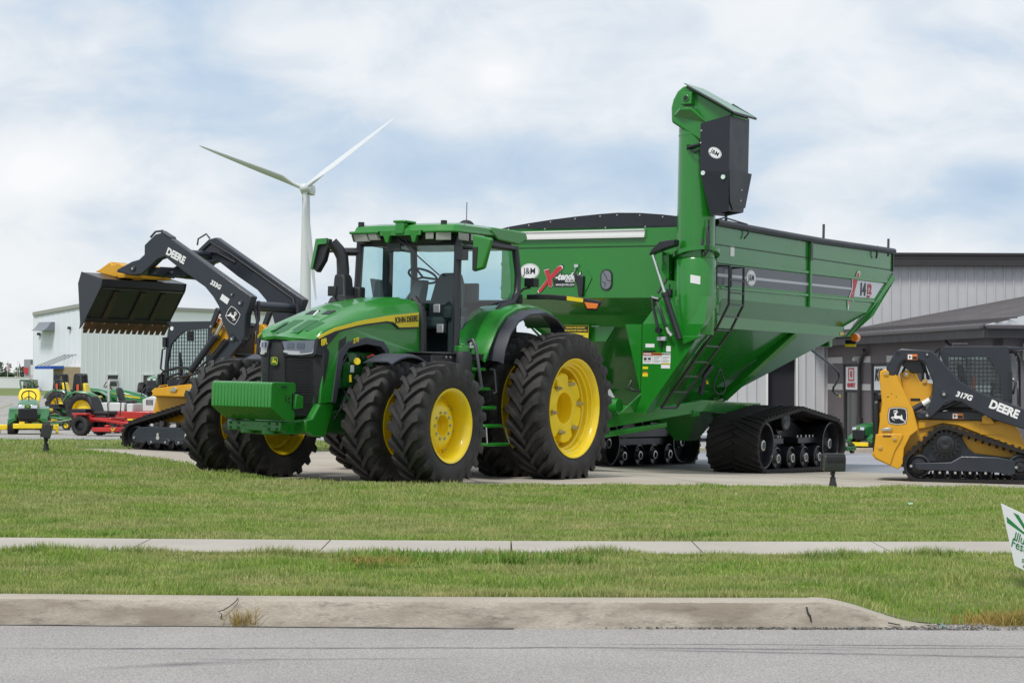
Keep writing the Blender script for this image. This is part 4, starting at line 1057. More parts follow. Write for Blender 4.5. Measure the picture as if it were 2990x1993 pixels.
# suitcase weights, a row of identical plates
WS = [(4.835, 1.17), (4.825, 1.205), (4.79, 1.222), (4.40, 1.222), (4.372, 1.20), (4.365, 1.12), (4.40, 1.09), (4.44, 1.085), (4.44, .90), (4.395, .89), (4.375, .84), (4.375, .80), (4.40, .775), (4.53, .770), (4.60, .79), (4.835, .925)]
NW = 18
for i in range(NW):
    y = -.455 + i * .0505
    m = MB(); m.prism(WS, 1, y, y + .0488); m.build('front_weight', GREEN, TR, bevel=.006)
m = MB(); m.prism([(4.38, 1.085), (4.24, 1.06), (4.24, .92), (4.40, .905)], 1, .43, .47); m.build('weight_latch', GREEN, TR, bevel=.008)
m = MB()
for x, z, a, b in ((4.60, 1.17, .10, .022), (4.56, 1.06, .02, .02), (4.56, 1.02, .02, .03), (4.50, 1.035, .02, .03), (4.50, .99, .02, .025)): m.box((x - a / 2, .4555, z - b / 2), (x + a / 2, .4605, z + b / 2))
m.build('weight_slots', mat('slot_dark', (.008, .03, .010), .6), TR)
# engine bay and chassis
m = MB()
m.box((2.0, -.34, .80), (3.75, .34, 1.15)); m.box((2.2, -.36, 1.15), (3.55, .36, 1.62)); m.box((1.2, -.30, .62), (2.2, .30, 1.05)); m.box((-.5, -.38, .62), (1.4, .38, 1.35)); m.box((3.55, -.40, .62), (3.95, .40, 1.55))
m.beam((2.0, .42, .92), (3.9, .42, .72), .06, .26); m.beam((2.0, -.42, .92), (3.9, -.42, .72), .06, .26)
m.build('chassis', DGREEN, TR, bevel=.02)
m = MB(); rnd = random.Random(3)
for i in range(14):
    x = rnd.uniform(2.65, 3.45); z = rnd.uniform(.95, 1.55)
    m.cyl((x, .34, z), (x + rnd.uniform(-.1, .1), .46, z + rnd.uniform(-.03, .03)), rnd.uniform(.03, .085), n=12)
m.cyl((3.30, .40, 1.02), (3.05, .52, 1.32), .05, n=10); m.cyl((3.42, .46, 1.02), (2.95, .50, 1.10), .06, n=12); m.box((3.30, .36, 1.18), (3.5, .50, 1.46))
m.build('engine_parts', DGREEN, TR)
m = MB()
for i in range(7):
    x = rnd.uniform(2.7, 3.4); z = rnd.uniform(.95, 1.5)
    m.tube([(x, .44, z), (x + .1, .49, z + .08), (x + .22, .50, z - .05), (x + .3, .45, z - .2)], .014, 6)
m.tube([(3.45, .47, 1.25), (3.44, .49, 1.05), (3.40, .47, .85)], .012, 6)
m.build('hoses', BLACKP, TR)
m = MB(); m.cyl((3.20, .45, 1.48), (3.26, .53, 1.50), .045, n=12); m.build('filler_cap', YELD, TR)
m = MB(); m.tube([(3.36, .50, 1.33), (3.36, .51, 1.24)], .016, 6); m.build('dipstick', YELD, TR)
m = MB(); m.box((3.29, .503, 1.36), (3.36, .508, 1.45)); m.build('tag', WHITE, TR)
m = MB(); m.tube([(3.02, .5, 1.55), (2.94, .53, 1.585), (2.88, .53, 1.56)], .012, 6); m.build('battery_lead', REDP, TR)
# front mudguard over the inner front wheel
for sd_ in (1, -1):
    m = MB(); g = []
    for a in np.linspace(R(62), R(142), 12):
        r_out = .88; x = 3.0 + r_out * math.cos(a) * 1.0; z = .745 + r_out * math.sin(a) * .98
        g.append([Vector((x, y * sd_, z + dz)) for y, dz in ((.74, -.02), (.80, .0), (1.10, .0), (1.17, -.03), (1.17, -.05), (1.10, -.015), (.80, -.015), (.74, -.035))])
    m.loft(g); m.build('front_mudguard', GREYP, TR, smooth=40)
# ---- cab
CW = .82
def roof_ring(z, k, xf, xr):
    """outline of the roof at height z, shrunk by k"""
    w = .93 - k
    P = [(xf - k, .0), (xf - k, .52), (xf - .03 - k, .62), (xf - .06 - k, w - .06), (xf - .14, w), (.9, w + .01), (.15, w), (xr + .12 + k, w - .03), (xr + k, w - .18), (xr + k, 0)]
    P = P + [(x, -y) for x, y in P[1:-1]][::-1]
    return [Vector((x, y, z)) for x, y in P]
m = MB(); m.loft([roof_ring(3.245, .05, 1.66, -.16), roof_ring(3.285, .0, 1.68, -.18), roof_ring(3.36, .02, 1.66, -.17), roof_ring(3.395, .09, 1.58, -.10), roof_ring(3.405, .25, 1.4, .1)]); m.build('cab_roof', GREEN, TR, smooth=30)
m = MB(); m.loft([roof_ring(3.12, .07, 1.62, -.05), roof_ring(3.244, .06, 1.65, -.08)]); m.build('roof_liner', BLACK, TR, bevel=.01)
for sd_ in (1, -1):
    m = MB(); m.prism([(.82, 3.34), (.60, 3.225), (.05, 3.195), (-.17, 3.29), (-.12, 3.38), (.75, 3.385)], 1, .86 * sd_, .945 * sd_); m.build('roof_side', GREEN, TR, bevel=.02)
for sd_ in (1, -1):
    # lamp pod at the front corner, wrapping along the side
    m = MB(); m.sheet([(1.70, .40 * sd_, 3.29), (1.70, .90 * sd_, 3.29), (1.55, .965 * sd_, 3.29), (.80, .965 * sd_, 3.30), (.72, .93 * sd_, 3.30), (1.60, .36 * sd_, 3.29)], (0, 0, -.035)); m.build('lamp_pod', GREEN, TR, bevel=.012)
    for (x0, y0), (x1, y1), hh in (((1.685, .44), (1.685, .58), .085), ((1.685, .62), (1.66, .86), .10), ((1.60, .945), (1.36, .955), .095), ((1.32, .957), (.98, .957), .085)):
        m = MB(); d = Vector((x1 - x0, (y1 - y0) * sd_, 0)); n_ = Vector((d.y, -d.x, 0)).normalized() * .02
        p = Vector((x0, y0 * sd_, 3.255)); q = p + d; inn = Vector((-.03, -.02 * sd_, -hh))
        m.sheet([p, q, q + inn, p + inn], Vector((-.05, -.03 * sd_, 0))); l = m.build('roof_light', mat('work_lamp', (.42, .42, .40), .2, coat=.8), TR, bevel=.006)
m = MB(); m.sheet([(1.70, .32, 3.29), (1.70, .16, 3.29), (1.685, .21, 3.13), (1.685, .26, 3.13)], (-.06, 0, 0)); m.sheet([(1.70, -.32, 3.29), (1.70, -.16, 3.29), (1.685, -.21, 3.13), (1.685, -.26, 3.13)], (-.06, 0, 0)); m.sheet([(1.69, -.36, 3.30), (1.69, .36, 3.30), (1.69, .36, 3.22), (1.69, -.36, 3.22)], (-.03, 0, 0)); m.build('roof_visor', GREEN, TR, bevel=.008)
m = MB(); m.box((1.45, -.11, 3.39), (1.72, .11, 3.425)); m.box((1.60, -.075, 3.24), (1.71, .075, 3.40)); m.build('guidance_receiver', GREEN, TR, bevel=.015)
for x, y in ((1.55, -.80), (1.5, .62)):
    m = MB(); m.cyl((x, y, 3.36), (x, y, 3.425), .045, n=10); m.build('roof_marker', BLACKP, TR)
m = MB(); m.ball((.95, .62, 3.385), .12, 8, sc=(1, 1, .75)); m.build('antenna_dome', BLACKP, TR, smooth=60)
m = MB(); m.tube([(.95, .62, 3.46), (.95, .62, 3.71)], .006, 5); m.build('whip_antenna', BLACKP, TR)
# frame posts
m = MB()
for sd_ in (1, -1):
    m.tube([(1.52, CW * sd_, 1.60), (1.50, CW * sd_, 1.9), (1.47, .80 * sd_, 2.6), (1.45, .79 * sd_, 3.16)], .052, 8)     # A
    m.tube([(.12, .84 * sd_, 3.13), (.06, .86 * sd_, 2.75), (.07, .86 * sd_, 2.5), (.22, .87 * sd_, 2.36), (.50, .88 * sd_, 2.30), (.72, .88 * sd_, 2.12), (.86, .88 * sd_, 1.92)], .050, 8)   # C and door sweep
    m.tube([(1.45, .80 * sd_, 3.13), (.12, .84 * sd_, 3.10)], .045, 6)
    m.tube([(.86, .86 * sd_, 1.92), (1.05, .85 * sd_, 1.70), (1.52, .83 * sd_, 1.64)], .030, 6)
m.tube([(1.46, -.8, 3.10), (1.46, .8, 3.10)], .045, 6); m.tube([(.10, -.84, 2.36), (.10, .84, 2.36)], .045, 6)
m.build('cab_frame', BLACK, TR, smooth=50)
m = MB(); m.box((.05, -.80, 1.55), (1.50, .80, 1.66)); m.box((-.05, -.80, 1.55), (.10, .80, 2.35)); m.box((.10, -.62, 1.66), (.55, .62, 2.05)); m.box((.55, .35, 1.66), (1.0, .60, 2.14)); m.box((.45, -.62, 1.66), (1.15, -.38, 2.2)); m.build('cab_floor', INTER, TR, bevel=.02)
# glazing
def pane(pts, name):
    m = MB(); m.add(pts, [tuple(range(len(pts)))]); return m.build(name, GLASS, TR, smooth=0)
pane([(1.535, -.78, 1.70), (1.535, .78, 1.70), (1.47, .76, 3.12), (1.47, -.76, 3.12)], 'windscreen')
for sd_ in (1, -1):
    pane([(x, (.875 - (z - 1.7) * .045) * sd_, z) for x, z in ((1.46, 1.70), (1.10, 1.72), (.86, 1.98), (.70, 2.14), (.48, 2.31), (.22, 2.40), (.12, 2.55), (.14, 3.08), (1.42, 3.08))], 'side_window')
pane([(.06, -.78, 2.40), (.06, .78, 2.40), (.12, .76, 3.08), (.12, -.76, 3.08)], 'rear_window')
# hood to cab seal, toolbox, fluid tank
m = MB()
for sd_ in (1, -1): m.tube([(1.90, .42 * sd_, 2.345), (1.93, .56 * sd_, 2.20), (1.92, .585 * sd_, 2.0), (1.90, .585 * sd_, 1.5)], .045, 6)
m.box((1.84, -.58, 1.45), (1.95, .58, 2.18)); m.sheet([(1.93, -.56, 2.18), (1.93, .56, 2.18), (1.93, .4, 2.33), (1.93, -.4, 2.33)], (-.09, 0, -.02)); m.box((1.56, -.45, 1.40), (1.85, .45, 1.62)); m.build('firewall', BLACKP, TR)
m = MB(); m.box((1.60, .60, 1.20), (2.28, .98, 1.615)); m.box((1.58, .58, 1.615), (2.30, 1.0, 1.645)); tb = m.build('toolbox', BLACK, TR, bevel=.015)
m = MB()
for x in (2.0, 1.9): m.cyl((x, .985, 1.585), (x, 1.015, 1.585), .014, n=8)
m.build('latch', STEEL, tb)
emblem(tb, (1.72, .983, 1.50), (-1, 0, 0), (0, 0, 1), .03, [mat('badge_green', (.02, .13, .03), .35), YELD, YELD], name='badge')
m = MB(); m.lathe([(.01, 1.30), (.13, 1.30), (.135, 1.36), (.135, 1.60), (.11, 1.665), (.01, 1.665)], (1.62, 1.0, 0), 2, 20); m.build('fluid_tank', BLACKP, TR)
m = MB(); m.cyl((1.62, 1.0, 1.66), (1.62, 1.0, 1.735), .10, n=20); m.cyl((1.62, 1.0, 1.735), (1.62, 1.0, 1.765), .04, n=8); m.build('tank_cap', GREEN, TR, bevel=.008)
m = MB(); m.tube([(1.38, .93, 1.80), (1.40, 1.02, 1.82), (1.42, 1.08, 1.74), (1.38, 1.12, 1.4), (1.34, 1.14, 1.18)], .024, 8); m.tube([(1.02, 1.05, 1.45), (.98, 1.10, 1.44), (.95, 1.12, 1.15), (1.0, 1.10, 1.12)], .018, 6); m.build('grab_rail', DSTEEL, TR)
# steps
for i, (x, z, y) in enumerate(((1.16, .465, 1.27), (1.20, .705, 1.22), (1.255, .94, 1.17), (1.315, 1.185, 1.12), (1.37, 1.44, 1.07))):
    m = MB(); hw_ = (.275, .235, .195, .175, .19)[i]; m.box((x - hw_, y - .20, z - .022), (x + hw_, y + .03, z + .022)); m.build('step', GREEN, TR, bevel=.012)
m = MB()
m.sheet([(1.10, .90, 1.24), (1.50, .90, 1.24), (1.46, .98, .68), (1.43, 1.05, .44), (.88, 1.05, .44), (.94, 1.0, .70)], (0, -.03, 0))
m.sheet([(1.40, 1.15, .70), (1.46, 1.15, .70), (1.40, 1.15, .44), (1.34, 1.15, .44)], (0, -.16, 0)); m.build('step_panel', BLACK, TR)
for x0, x1 in ((1.42, 1.435), (.95, .885)): m = MB(); m.tube([(x0, 1.27, .69), (x1, 1.30, .48)], .010, 6); m.build('step_bracket', STEEL, TR)
m = MB(); m.box((1.12, .60, 1.06), (1.58, .90, 1.58)); m.build('step_housing', GREEN, TR, bevel=.02)
# rear mudguards
for sd_ in (1, -1):
    m = MB(); g = []
    for x, z in ((1.24, 1.60), (1.10, 1.82), (.96, 2.02), (.76, 2.19), (.50, 2.29), (.20, 2.335), (-.10, 2.33), (-.42, 2.27), (-.62, 2.18), (-.72, 2.08)):
        g.append([Vector((x, y * sd_, z + dz)) for y, dz in ((.55, .0), (.86, .012), (1.06, .0), (1.12, -.03), (1.12, -.07), (1.05, -.04), (.86, -.03), (.55, -.04))])
    m.loft(g); m.build('rear_mudguard', GREEN, TR, smooth=40)
    m = MB(); g = []
    for x, z in ((1.06, 1.55), (1.03, 1.70), (.90, 1.93), (.70, 2.10), (.42, 2.20), (.0, 2.235), (-.28, 2.18), (-.48, 2.06), (-.56, 1.90)):
        g.append([Vector((x, y * sd_, z + dz)) for y, dz in ((1.06, .05), (1.20, .035), (1.29, 0), (1.29, -.03), (1.20, -.0), (1.06, .01))])
    m.loft(g); m.build('mudguard_extension', GREYP, TR, smooth=40)
m = MB(); m.box((.30, .90, 1.56), (1.26, 1.08, 1.64)); m.build('guard_foot', BLACKP, TR)
m = MB(); m.sheet([(1.26, .885, 1.72), (1.14, .89, 1.72), (1.14, .89, 1.80), (1.26, .885, 1.80)], (0, .004, 0)); ws = m.build('window_sticker', WHITE, TR, smooth=0)
text(ws, '8R 370', .026, (1.20, .898, 1.765), (-1, 0, 0), (0, 0, 1), DARKD, bold=.001)
# mirrors
m = MB(); m.sheet([(1.46, 1.06, 3.19), (1.48, 1.37, 3.13), (1.46, 1.25, 2.74), (1.46, 1.07, 2.70)], (.075, 0, 0)); mr = m.build('mirror', GREEN, TR, bevel=.03, seg=3)
m = MB(); m.sheet([(1.538, 1.075, 3.02), (1.538, 1.155, 3.02), (1.538, 1.135, 2.72), (1.538, 1.08, 2.72)], (.008, 0, 0)); m.build('mirror_trim', BLACKP, mr)
m = MB(); m.tube([(1.48, .80, 2.98), (1.50, .92, 3.03), (1.48, 1.1, 3.02)], .035, 8); m.box((1.40, .80, 2.86), (1.54, .92, 3.04)); m.build('mirror_arm', BLACK, TR)
m = MB(); m.sheet([(1.70, -1.14, 3.16), (1.66, -1.36, 3.155), (1.66, -1.44, 2.76), (1.70, -1.33, 2.70), (1.72, -1.20, 2.86), (1.73, -1.13, 3.10)], (-.10, 0, 0)); mr = m.build('mirror', BLACKP, TR, bevel=.02)
m = MB(); m.sheet([(1.716, -1.14, 3.165), (1.676, -1.365, 3.16), (1.676, -1.445, 2.755), (1.69, -1.40, 2.74), (1.70, -1.31, 3.08), (1.72, -1.15, 3.09)], (.02, 0, 0)); m.build('mirror_trim', GREEN, mr)
m = MB(); m.tube([(1.46, -.80, 2.99), (1.60, -.98, 2.985)], .055, 8); m.tube([(1.60, -.98, 2.99), (1.66, -1.2, 2.99)], .018, 6); m.build('mirror_arm', BLACK, TR)
# exhaust
m = MB(); m.tube([(1.95, -.70, 2.30), (1.95, -.70, 2.72), (1.96, -.71, 2.88), (1.99, -.75, 2.98), (2.05, -.82, 3.08)], [.085, .085, .082, .080, .078], 16); e_ = m.build('exhaust', BLACK, TR, smooth=60)
m = MB(); m.box((1.78, -.84, 2.10), (2.18, -.46, 2.27)); m.loft([[Vector((x, y, z)) for x, y in ((xa, ya), (xb, ya), (xb, yb), (xa, yb))] for z, xa, xb, ya, yb in ((2.26, 1.80, 2.14, -.82, -.48), (2.34, 1.82, 2.10, -.80, -.52), (2.36, 1.84, 2.06, -.79, -.58), (2.60, 1.86, 2.05, -.78, -.60), (2.66, 1.87, 2.04, -.77, -.63))])
m.box((1.70, -.66, 2.28), (1.84, -.50, 2.50)); m.build('exhaust_shield', BLACKP, TR, bevel=.025)
m = MB(); m.tube([(2.2, -.52, 2.22), (2.25, -.60, 2.35)], .02, 6); m.cbox((2.27, -.62, 2.42), (.06, .13, .13)); m.build('hood_lamp', BLACKP, TR, bevel=.01)
# wiper, steering column, seat, monitors
m = MB(); m.tube([(1.545, .02, 3.12), (1.56, .22, 2.92), (1.565, .58, 2.66)], .010, 5); m.tube([(1.55, -.10, 3.14), (1.56, .2, 2.95)], .016, 5); m.build('wiper', BLACKP, TR)
m = MB(); m.loft([[Vector((x + a * w, y, z)) for a, y in ((-.12, -.08), (.12, -.08), (.12, .08), (-.12, .08))] for x, z, w in ((1.38, 1.66, 1.2), (1.30, 2.1, 1.0), (1.18, 2.45, .8), (1.12, 2.62, .6))]); m.build('steering_column', INTER, TR, bevel=.02)
m = MB(); tp = [Vector((1.10 + .20 * math.cos(a) * .85, .20 * math.sin(a), 2.68 + .20 * math.cos(a) * .45)) for a in np.linspace(0, 2 * math.pi, 29)]; m.tube(tp, .016, 6)
for a in (0, 2.1, 4.2): m.tube([(1.10, 0, 2.66), (1.10 + .18 * math.cos(a) * .85, .18 * math.sin(a), 2.68 + .18 * math.cos(a) * .45)], .016, 5)
m.build('steering_wheel', BLACKP, TR)
m = MB(); m.loft([[Vector((x, y * w, z)) for y in (-.26, .26)] + [Vector((x - .12, y * w, z)) for y in (.26, -.26)] for x, z, w in ((.62, 2.1, 1.0), (.56, 2.35, 1.02), (.50, 2.6, .88), (.47, 2.76, .60))]); m.box((.45, -.26, 1.98), (.95, .26, 2.14)); st = m.build('seat', SEATG, TR, bevel=.05, seg=3)
m = MB(); m.box((.60, .30, 2.10), (1.05, .42, 2.28)); m.box((.55, -.44, 2.10), (1.10, -.30, 2.30)); m.build('armrest', INTER, TR, bevel=.03)
m = MB(); m.sheet([(1.32, -.66, 2.36), (1.32, -.52, 2.34), (1.32, -.56, 2.62), (1.32, -.72, 2.64)], (-.05, .02, 0)); m.build('monitor', SEATG, TR, bevel=.01)
m = MB(); m.box((.30, .05, 2.35), (.34, .40, 2.62)); m.build('buddy_seat', SEATG, TR, bevel=.04)
m = MB(); m.loft([[Vector((x, y, z)) for x, y in ((.86, -.84), (.86, -.76), (.72, -.76), (.72, -.84))] for z in (1.66, 3.12)]); m.build('right_pillar', INTER, TR)
m = MB(); m.box((1.50, -.30, 2.98), (1.53, -.08, 3.10)); m.build('sun_visor', INTER, TR, bevel=.01)
for y, z in ((.60, 2.22), (.66, 1.96)):
    m = MB(); m.cbox((1.60, y, z), (.07, .12, .13)); l = m.build('access_lamp', BLACKP, TR, bevel=.015)
    m = MB(); m.cbox((1.638, y, z), (.012, .10, .11)); m.build('lens', LENSW, l, bevel=.01)
# folding warning lamp arm and work light at the rear corner
m = MB(); g = []
for t, (y, z) in enumerate(((.62, 2.475), (.95, 2.478), (1.30, 2.455), (1.58, 2.42), (1.80, 2.385))):
    g.append([Vector((-.60 + dx, y, z + dz)) for dx, dz in ((-.035, -.035), (.035, -.035), (.035, .035), (-.035, .035))])
m.loft(g); m.build('warning_arm', BLACKP, TR, bevel=.012)
m = MB(); m.sheet([(-.562, 1.28, 2.427), (-.562, 1.54, 2.397), (-.562, 1.54, 2.452), (-.562, 1.28, 2.485)], (.004, 0, 0)); m.build('reflector_strip', YELD, TR, smooth=0)
m = MB(); m.sheet([(-.565, 1.57, 2.40), (-.565, 1.79, 2.375), (-.565, 1.76, 2.31), (-.565, 1.62, 2.31)], (.03, 0, 0)); wl_ = m.build('warning_lamp', AMBER, TR, bevel=.006)
m = MB(); m.tube([(-.562, 1.555, 2.415), (-.562, 1.81, 2.385), (-.562, 1.775, 2.295), (-.562, 1.605, 2.298), (-.562, 1.555, 2.415)], .014, 5); m.build('lamp_frame', BLACKP, TR)
m = MB(); m.cyl((-.35, .62, 2.30), (-.35, .62, 2.50), .06, n=10); m.tube([(-.35, .62, 2.5), (-.42, .66, 2.58), (-.48, .74, 2.60)], .018, 6); m.cbox((-.50, .74, 2.67), (.14, .16, .12)); m.build('work_light', BLACKP, TR, bevel=.012)
m = MB(); m.box((-.9, -.35, .55), (-.45, .35, 1.2)); m.cyl((-1.3, 0, .52), (-.4, 0, .52), .09, n=12); m.beam((-.5, .4, .9), (-1.15, .45, .55), .07, .1); m.beam((-.5, -.4, .9), (-1.15, -.45, .55), .07, .1); m.build('rear_hitch', DGREEN, TR, bevel=.02)
for o in TR.children:
    if o.name.split('.')[0] in ('cab_roof', 'roof_side', 'roof_liner', 'lamp_pod', 'roof_light', 'roof_visor', 'guidance_receiver', 'roof_marker', 'antenna_dome', 'whip_antenna'):
        o.location.z -= .04; o.scale = (.98, .92, 1)
# ------------------------------------------------------------------ grain cart on rubber tracks
CO = 6.65
p = TR.matrix_world @ Vector((-CO, 0, 0))
CT = thing('grain_cart', 'huge green grain cart on black rubber tracks with tall auger, hitched behind the tractor', 'grain cart', p, TA, True)
def CM(): return MB((CO, 0, 0))
BG = mat('cart_green', (.013, .195, .016), .24, coat=.5, var=.05, vscale=.9)
# bin shell, levels from rim to hopper mouth
def ring(z0, z1, xf, xr, w): return [Vector((xf, w, z0)), Vector((xr, w, z1)), Vector((xr, -w, z1)), Vector((xf, -w, z0))]
m = CM()
o = [ring(3.725, 3.775, -3.9, -11.18, 1.9), ring(3.42, 3.45, -3.9, -11.19, 1.9)]
m.loft([o[0], o[1], ring(2.62, 2.64, -3.9, -10.05, 1.9)], cap=False)
inn = [ring(3.725, 3.775, -3.96, -11.12, 1.84), ring(2.9, 2.9, -4.0, -10.4, 1.82)]
m.loft(inn, cap=False); m.loft([o[0], inn[0]], cap=False)
m.build('bin', BG, CT, smooth=0)
m = CM(); m.loft([ring(2.619, 2.639, -3.9, -10.05, 1.9), ring(2.36, 2.37, -4.30, -9.46, 1.70), ring(2.18, 2.20, -4.33, -9.52, 1.70)], cap=False); m.loft([ring(2.18, 2.20, -4.33, -9.52, 1.70), ring(2.18, 2.20, -4.42, -9.42, 1.60)], cap=False); m.build('lower_ledge', BG, CT, smooth=0)
m = CM(); m.loft([ring(2.19, 2.21, -4.40, -9.45, 1.62), ring(1.20, 1.22, -5.42, -7.25, .70), ring(.95, .97, -5.50, -6.95, .58)], cap=True); m.build('hopper', BG, CT, smooth=0)
# seams, ribs, posts on the sides and front
for sd_ in (1, -1):
    m = CM()
    for z0, z1, x1, h, d in ((3.415, 3.45, -11.17, .018, .006), ): m.sheet([(-3.92, 1.9 * sd_, z0), (x1, 1.9 * sd_, z1), (x1, 1.9 * sd_, z1 + h), (-3.92, 1.9 * sd_, z0 + h)], (0, d * sd_, 0))
    m.build('seam', mat('seam_dark', (.008, .05, .012), .5), CT, smooth=0)
    for z0, z1, xe in ((3.17, 3.235, -10.93), (2.785, 2.855, -10.32)):
        m = CM(); m.loft([[Vector((x, y * sd_, z + dz)) for y, dz in ((1.898, -.035), (1.925, -.02), (1.925, .02), (1.898, .035))] for x, z in ((-3.92, z0), (xe, z1))]); m.build('side_rib', BG, CT, smooth=0)
    m = CM(); m.box((-7.475, 1.9 if sd_ > 0 else -1.945, 2.63), (-7.405, 1.945 if sd_ > 0 else -1.9, 3.73)); m.build('side_post', BG, CT, bevel=.008)
    m = CM(); m.box((-7.48, 1.946 if sd_ > 0 else -1.952, 3.40), (-7.40, 1.952 if sd_ > 0 else -1.946, 3.72)); m.build('post_strap', BLACK, CT)
    m = CM(); m.sheet([(-11.19, 1.9 * sd_, 3.40), (-10.05, 1.9 * sd_, 2.64), (-9.52, 1.70 * sd_, 2.20), (-9.62, 1.72 * sd_, 2.20), (-10.20, 1.93 * sd_, 2.60), (-11.22, 1.93 * sd_, 3.30)], (0, .03 * sd_, 0)); m.build('rear_flange', BG, CT, smooth=0)
    # long decal band
    m = CM(); m.sheet([(-3.94, 1.901 * sd_, 3.125), (-7.40, 1.901 * sd_, 3.165), (-7.40, 1.901 * sd_, 2.875), (-3.94, 1.901 * sd_, 2.835)], (0, .004 * sd_, 0)); m.sheet([(-7.48, 1.901 * sd_, 3.165), (-9.45, 1.901 * sd_, 3.185), (-9.40, 1.901 * sd_, 2.895), (-7.48, 1.901 * sd_, 2.875)], (0, .004 * sd_, 0)); bd = m.build('decal_band', GREYD, CT, smooth=0)
    m = CM(); m.sheet([(-9.47, 1.901 * sd_, 3.185), (-10.80, 1.901 * sd_, 3.20), (-10.36, 1.901 * sd_, 2.91), (-9.42, 1.901 * sd_, 2.895)], (0, .004 * sd_, 0)); m.build('decal_end', mat('decal_white_silver', (.62, .64, .68), .35, coat=.3), CT, smooth=0)
    m = CM(); m.sheet([(-3.94, 1.9055 * sd_, 2.99), (-9.42, 1.9055 * sd_, 3.045), (-9.42, 1.9055 * sd_, 3.01), (-3.94, 1.9055 * sd_, 2.945)], (0, .002 * sd_, 0)); m.build('decal_stripe', SILVD, CT, smooth=0)
    if sd_ > 0:
        jm_badge(CT, (-5.165 + CO, 1.909, 2.985), (-1, 0, 0), (0, 0, 1), .175, .125)
        def LX(x, z, d): return Vector((x + CO, 1.912 + d, z))
        m = MB()
        for k, (pts, mi) in enumerate((([(-9.36, 3.24), (-9.44, 3.24), (-9.52, 3.33), (-9.62, 3.36), (-9.66, 3.32), (-9.62, 3.24), (-9.555, 3.18), (-9.42, 2.98), (-9.385, 2.82), (-9.36, 2.80), (-9.30, 2.82), (-9.33, 2.90), (-9.33, 2.96), (-9.22, 2.82), (-9.19, 2.78), (-9.14, 2.64), (-9.12, 2.66), (-9.10, 2.80), (-9.30, 3.03), (-9.28, 3.20)], 0),
                                       ([(-9.37, 3.20), (-9.42, 3.20), (-9.53, 3.31), (-9.61, 3.335), (-9.60, 3.25), (-9.535, 3.18), (-9.40, 2.98), (-9.375, 2.84), (-9.335, 2.84), (-9.345, 2.99), (-9.20, 2.82), (-9.15, 2.72), (-9.13, 2.80), (-9.325, 3.03), (-9.31, 3.18)], 1))):
            m.sheet([LX(x, z, k * .003) for x, z in pts], (0, .002, 0), mi)
        m.build('model_mark', [WHITE, REDD], CT, smooth=0)
        text(CT, '14', .30, (-9.78 + CO, 1.913, 3.03), (-1, 0, .03), (0, 0, 1), DARKD, bold=.012, xs=.95, shear=.1)
        text(CT, '12', .24, (-10.08 + CO, 1.913, 3.05), (-1, 0, .03), (0, 0, 1), REDD, bold=.010, xs=.95, shear=.1)
        text(CT, 'SERIES', .05, (-10.05 + CO, 1.913, 2.925), (-1, 0, .03), (0, 0, 1), REDD, bold=.001)
        m = CM(); m.sheet([(-4.42, 1.902, 3.44), (-4.56, 1.902, 3.44), (-4.56, 1.902, 3.28), (-4.42, 1.902, 3.28)], (0, .003, 0)); m.build('sticker', WHITE, CT, smooth=0)
m = CM(); m.box((-3.9, -1.88, 3.41), (-3.893, 1.4, 3.425)); m.build('seam', MATS['seam_dark'], CT)
m = CM(); m.box((-3.898, -1.9, 3.545), (-3.845, .71, 3.59)); m.box((-3.898, -1.9, 3.59), (-3.86, .71, 3.655)); m.box((-3.898, -1.9, 3.655), (-3.845, .71, 3.675)); m.build('white_rail', mat('white_rail', (.74, .74, .73), .4, coat=.2), CT, bevel=.004)
# roll tarp and its end cap
ARC = [(-1.93, 3.735), (-1.78, 3.765), (-1.4, 3.815), (-1.0, 3.86), (-.55, 3.90), (-.1, 3.93), (.2, 3.942), (.6, 3.93), (1.0, 3.895), (1.4, 3.845), (1.9, 3.76)]
m = CM(); m.prism([(y, z) for y, z in ARC] + [(1.9, 3.70), (-1.93, 3.69)], 0, -3.985, -3.90); m.build('tarp_end_cap', TARP, CT, smooth=40)
m = CM()
for y, z in ARC[1:-1]: m.cyl((-3.903, y, z - .035), (-3.893, y, z - .035), .013, n=6)
for y in (-1.1, 0, .7): m.cyl((-3.903, y, 3.715), (-3.893, y, 3.715), .013, n=6)
m.build('tarp_rivets', STEEL, CT)
m = CM(); m.loft([[Vector((x, y, 3.735 + (z - 3.735) * k + (x + 3.9) * -.0068 + dz)) for y, z in ARC for dz in (0,)] + [Vector((x, y, 3.735 + (z - 3.735) * k + (x + 3.9) * -.0068 - .012)) for y, z in ARC[::-1]] for x, k in ((-3.98, 1), (-5.5, .55), (-7.5, .45), (-9.5, .45), (-11.14, .5))]); m.build('tarp', TARP, CT, smooth=50)
m = CM(); m.tube([(-3.86, 1.93, 3.755), (-6, 1.935, 3.75), (-8, 1.935, 3.755), (-11.2, 1.93, 3.805)], .052, 10); m.build('tarp_roll', TARP, CT, smooth=60)
for x, h in ((-4.25, .30), (-8.02, .27), (-11.0, .24)):
    m = CM(); m.tube([(x, 1.90, 3.70), (x, 1.90, 3.78 + h)], .022, 6); m.build('tarp_stop', DSTEEL, CT)
m = CM(); m.tube([(-3.92, 1.92, 3.80), (-4.1, 1.95, 3.84), (-4.9, 1.95, 3.80), (-4.95, 1.95, 3.66), (-4.85, 1.93, 3.58)], .014, 6); m.tube([(-10.35, 1.95, 3.84), (-10.3, 1.96, 3.7), (-10.32, 1.94, 3.62)], .018, 6); m.build('tarp_crank', BLACK, CT)
m = CM(); m.box((-11.215, -1.9, 3.60), (-11.195, 1.9, 3.72)); m.box((-11.215, 1.86, 3.44), (-11.19, 1.925, 3.80)); m.build('rear_edge', BLACK, CT)
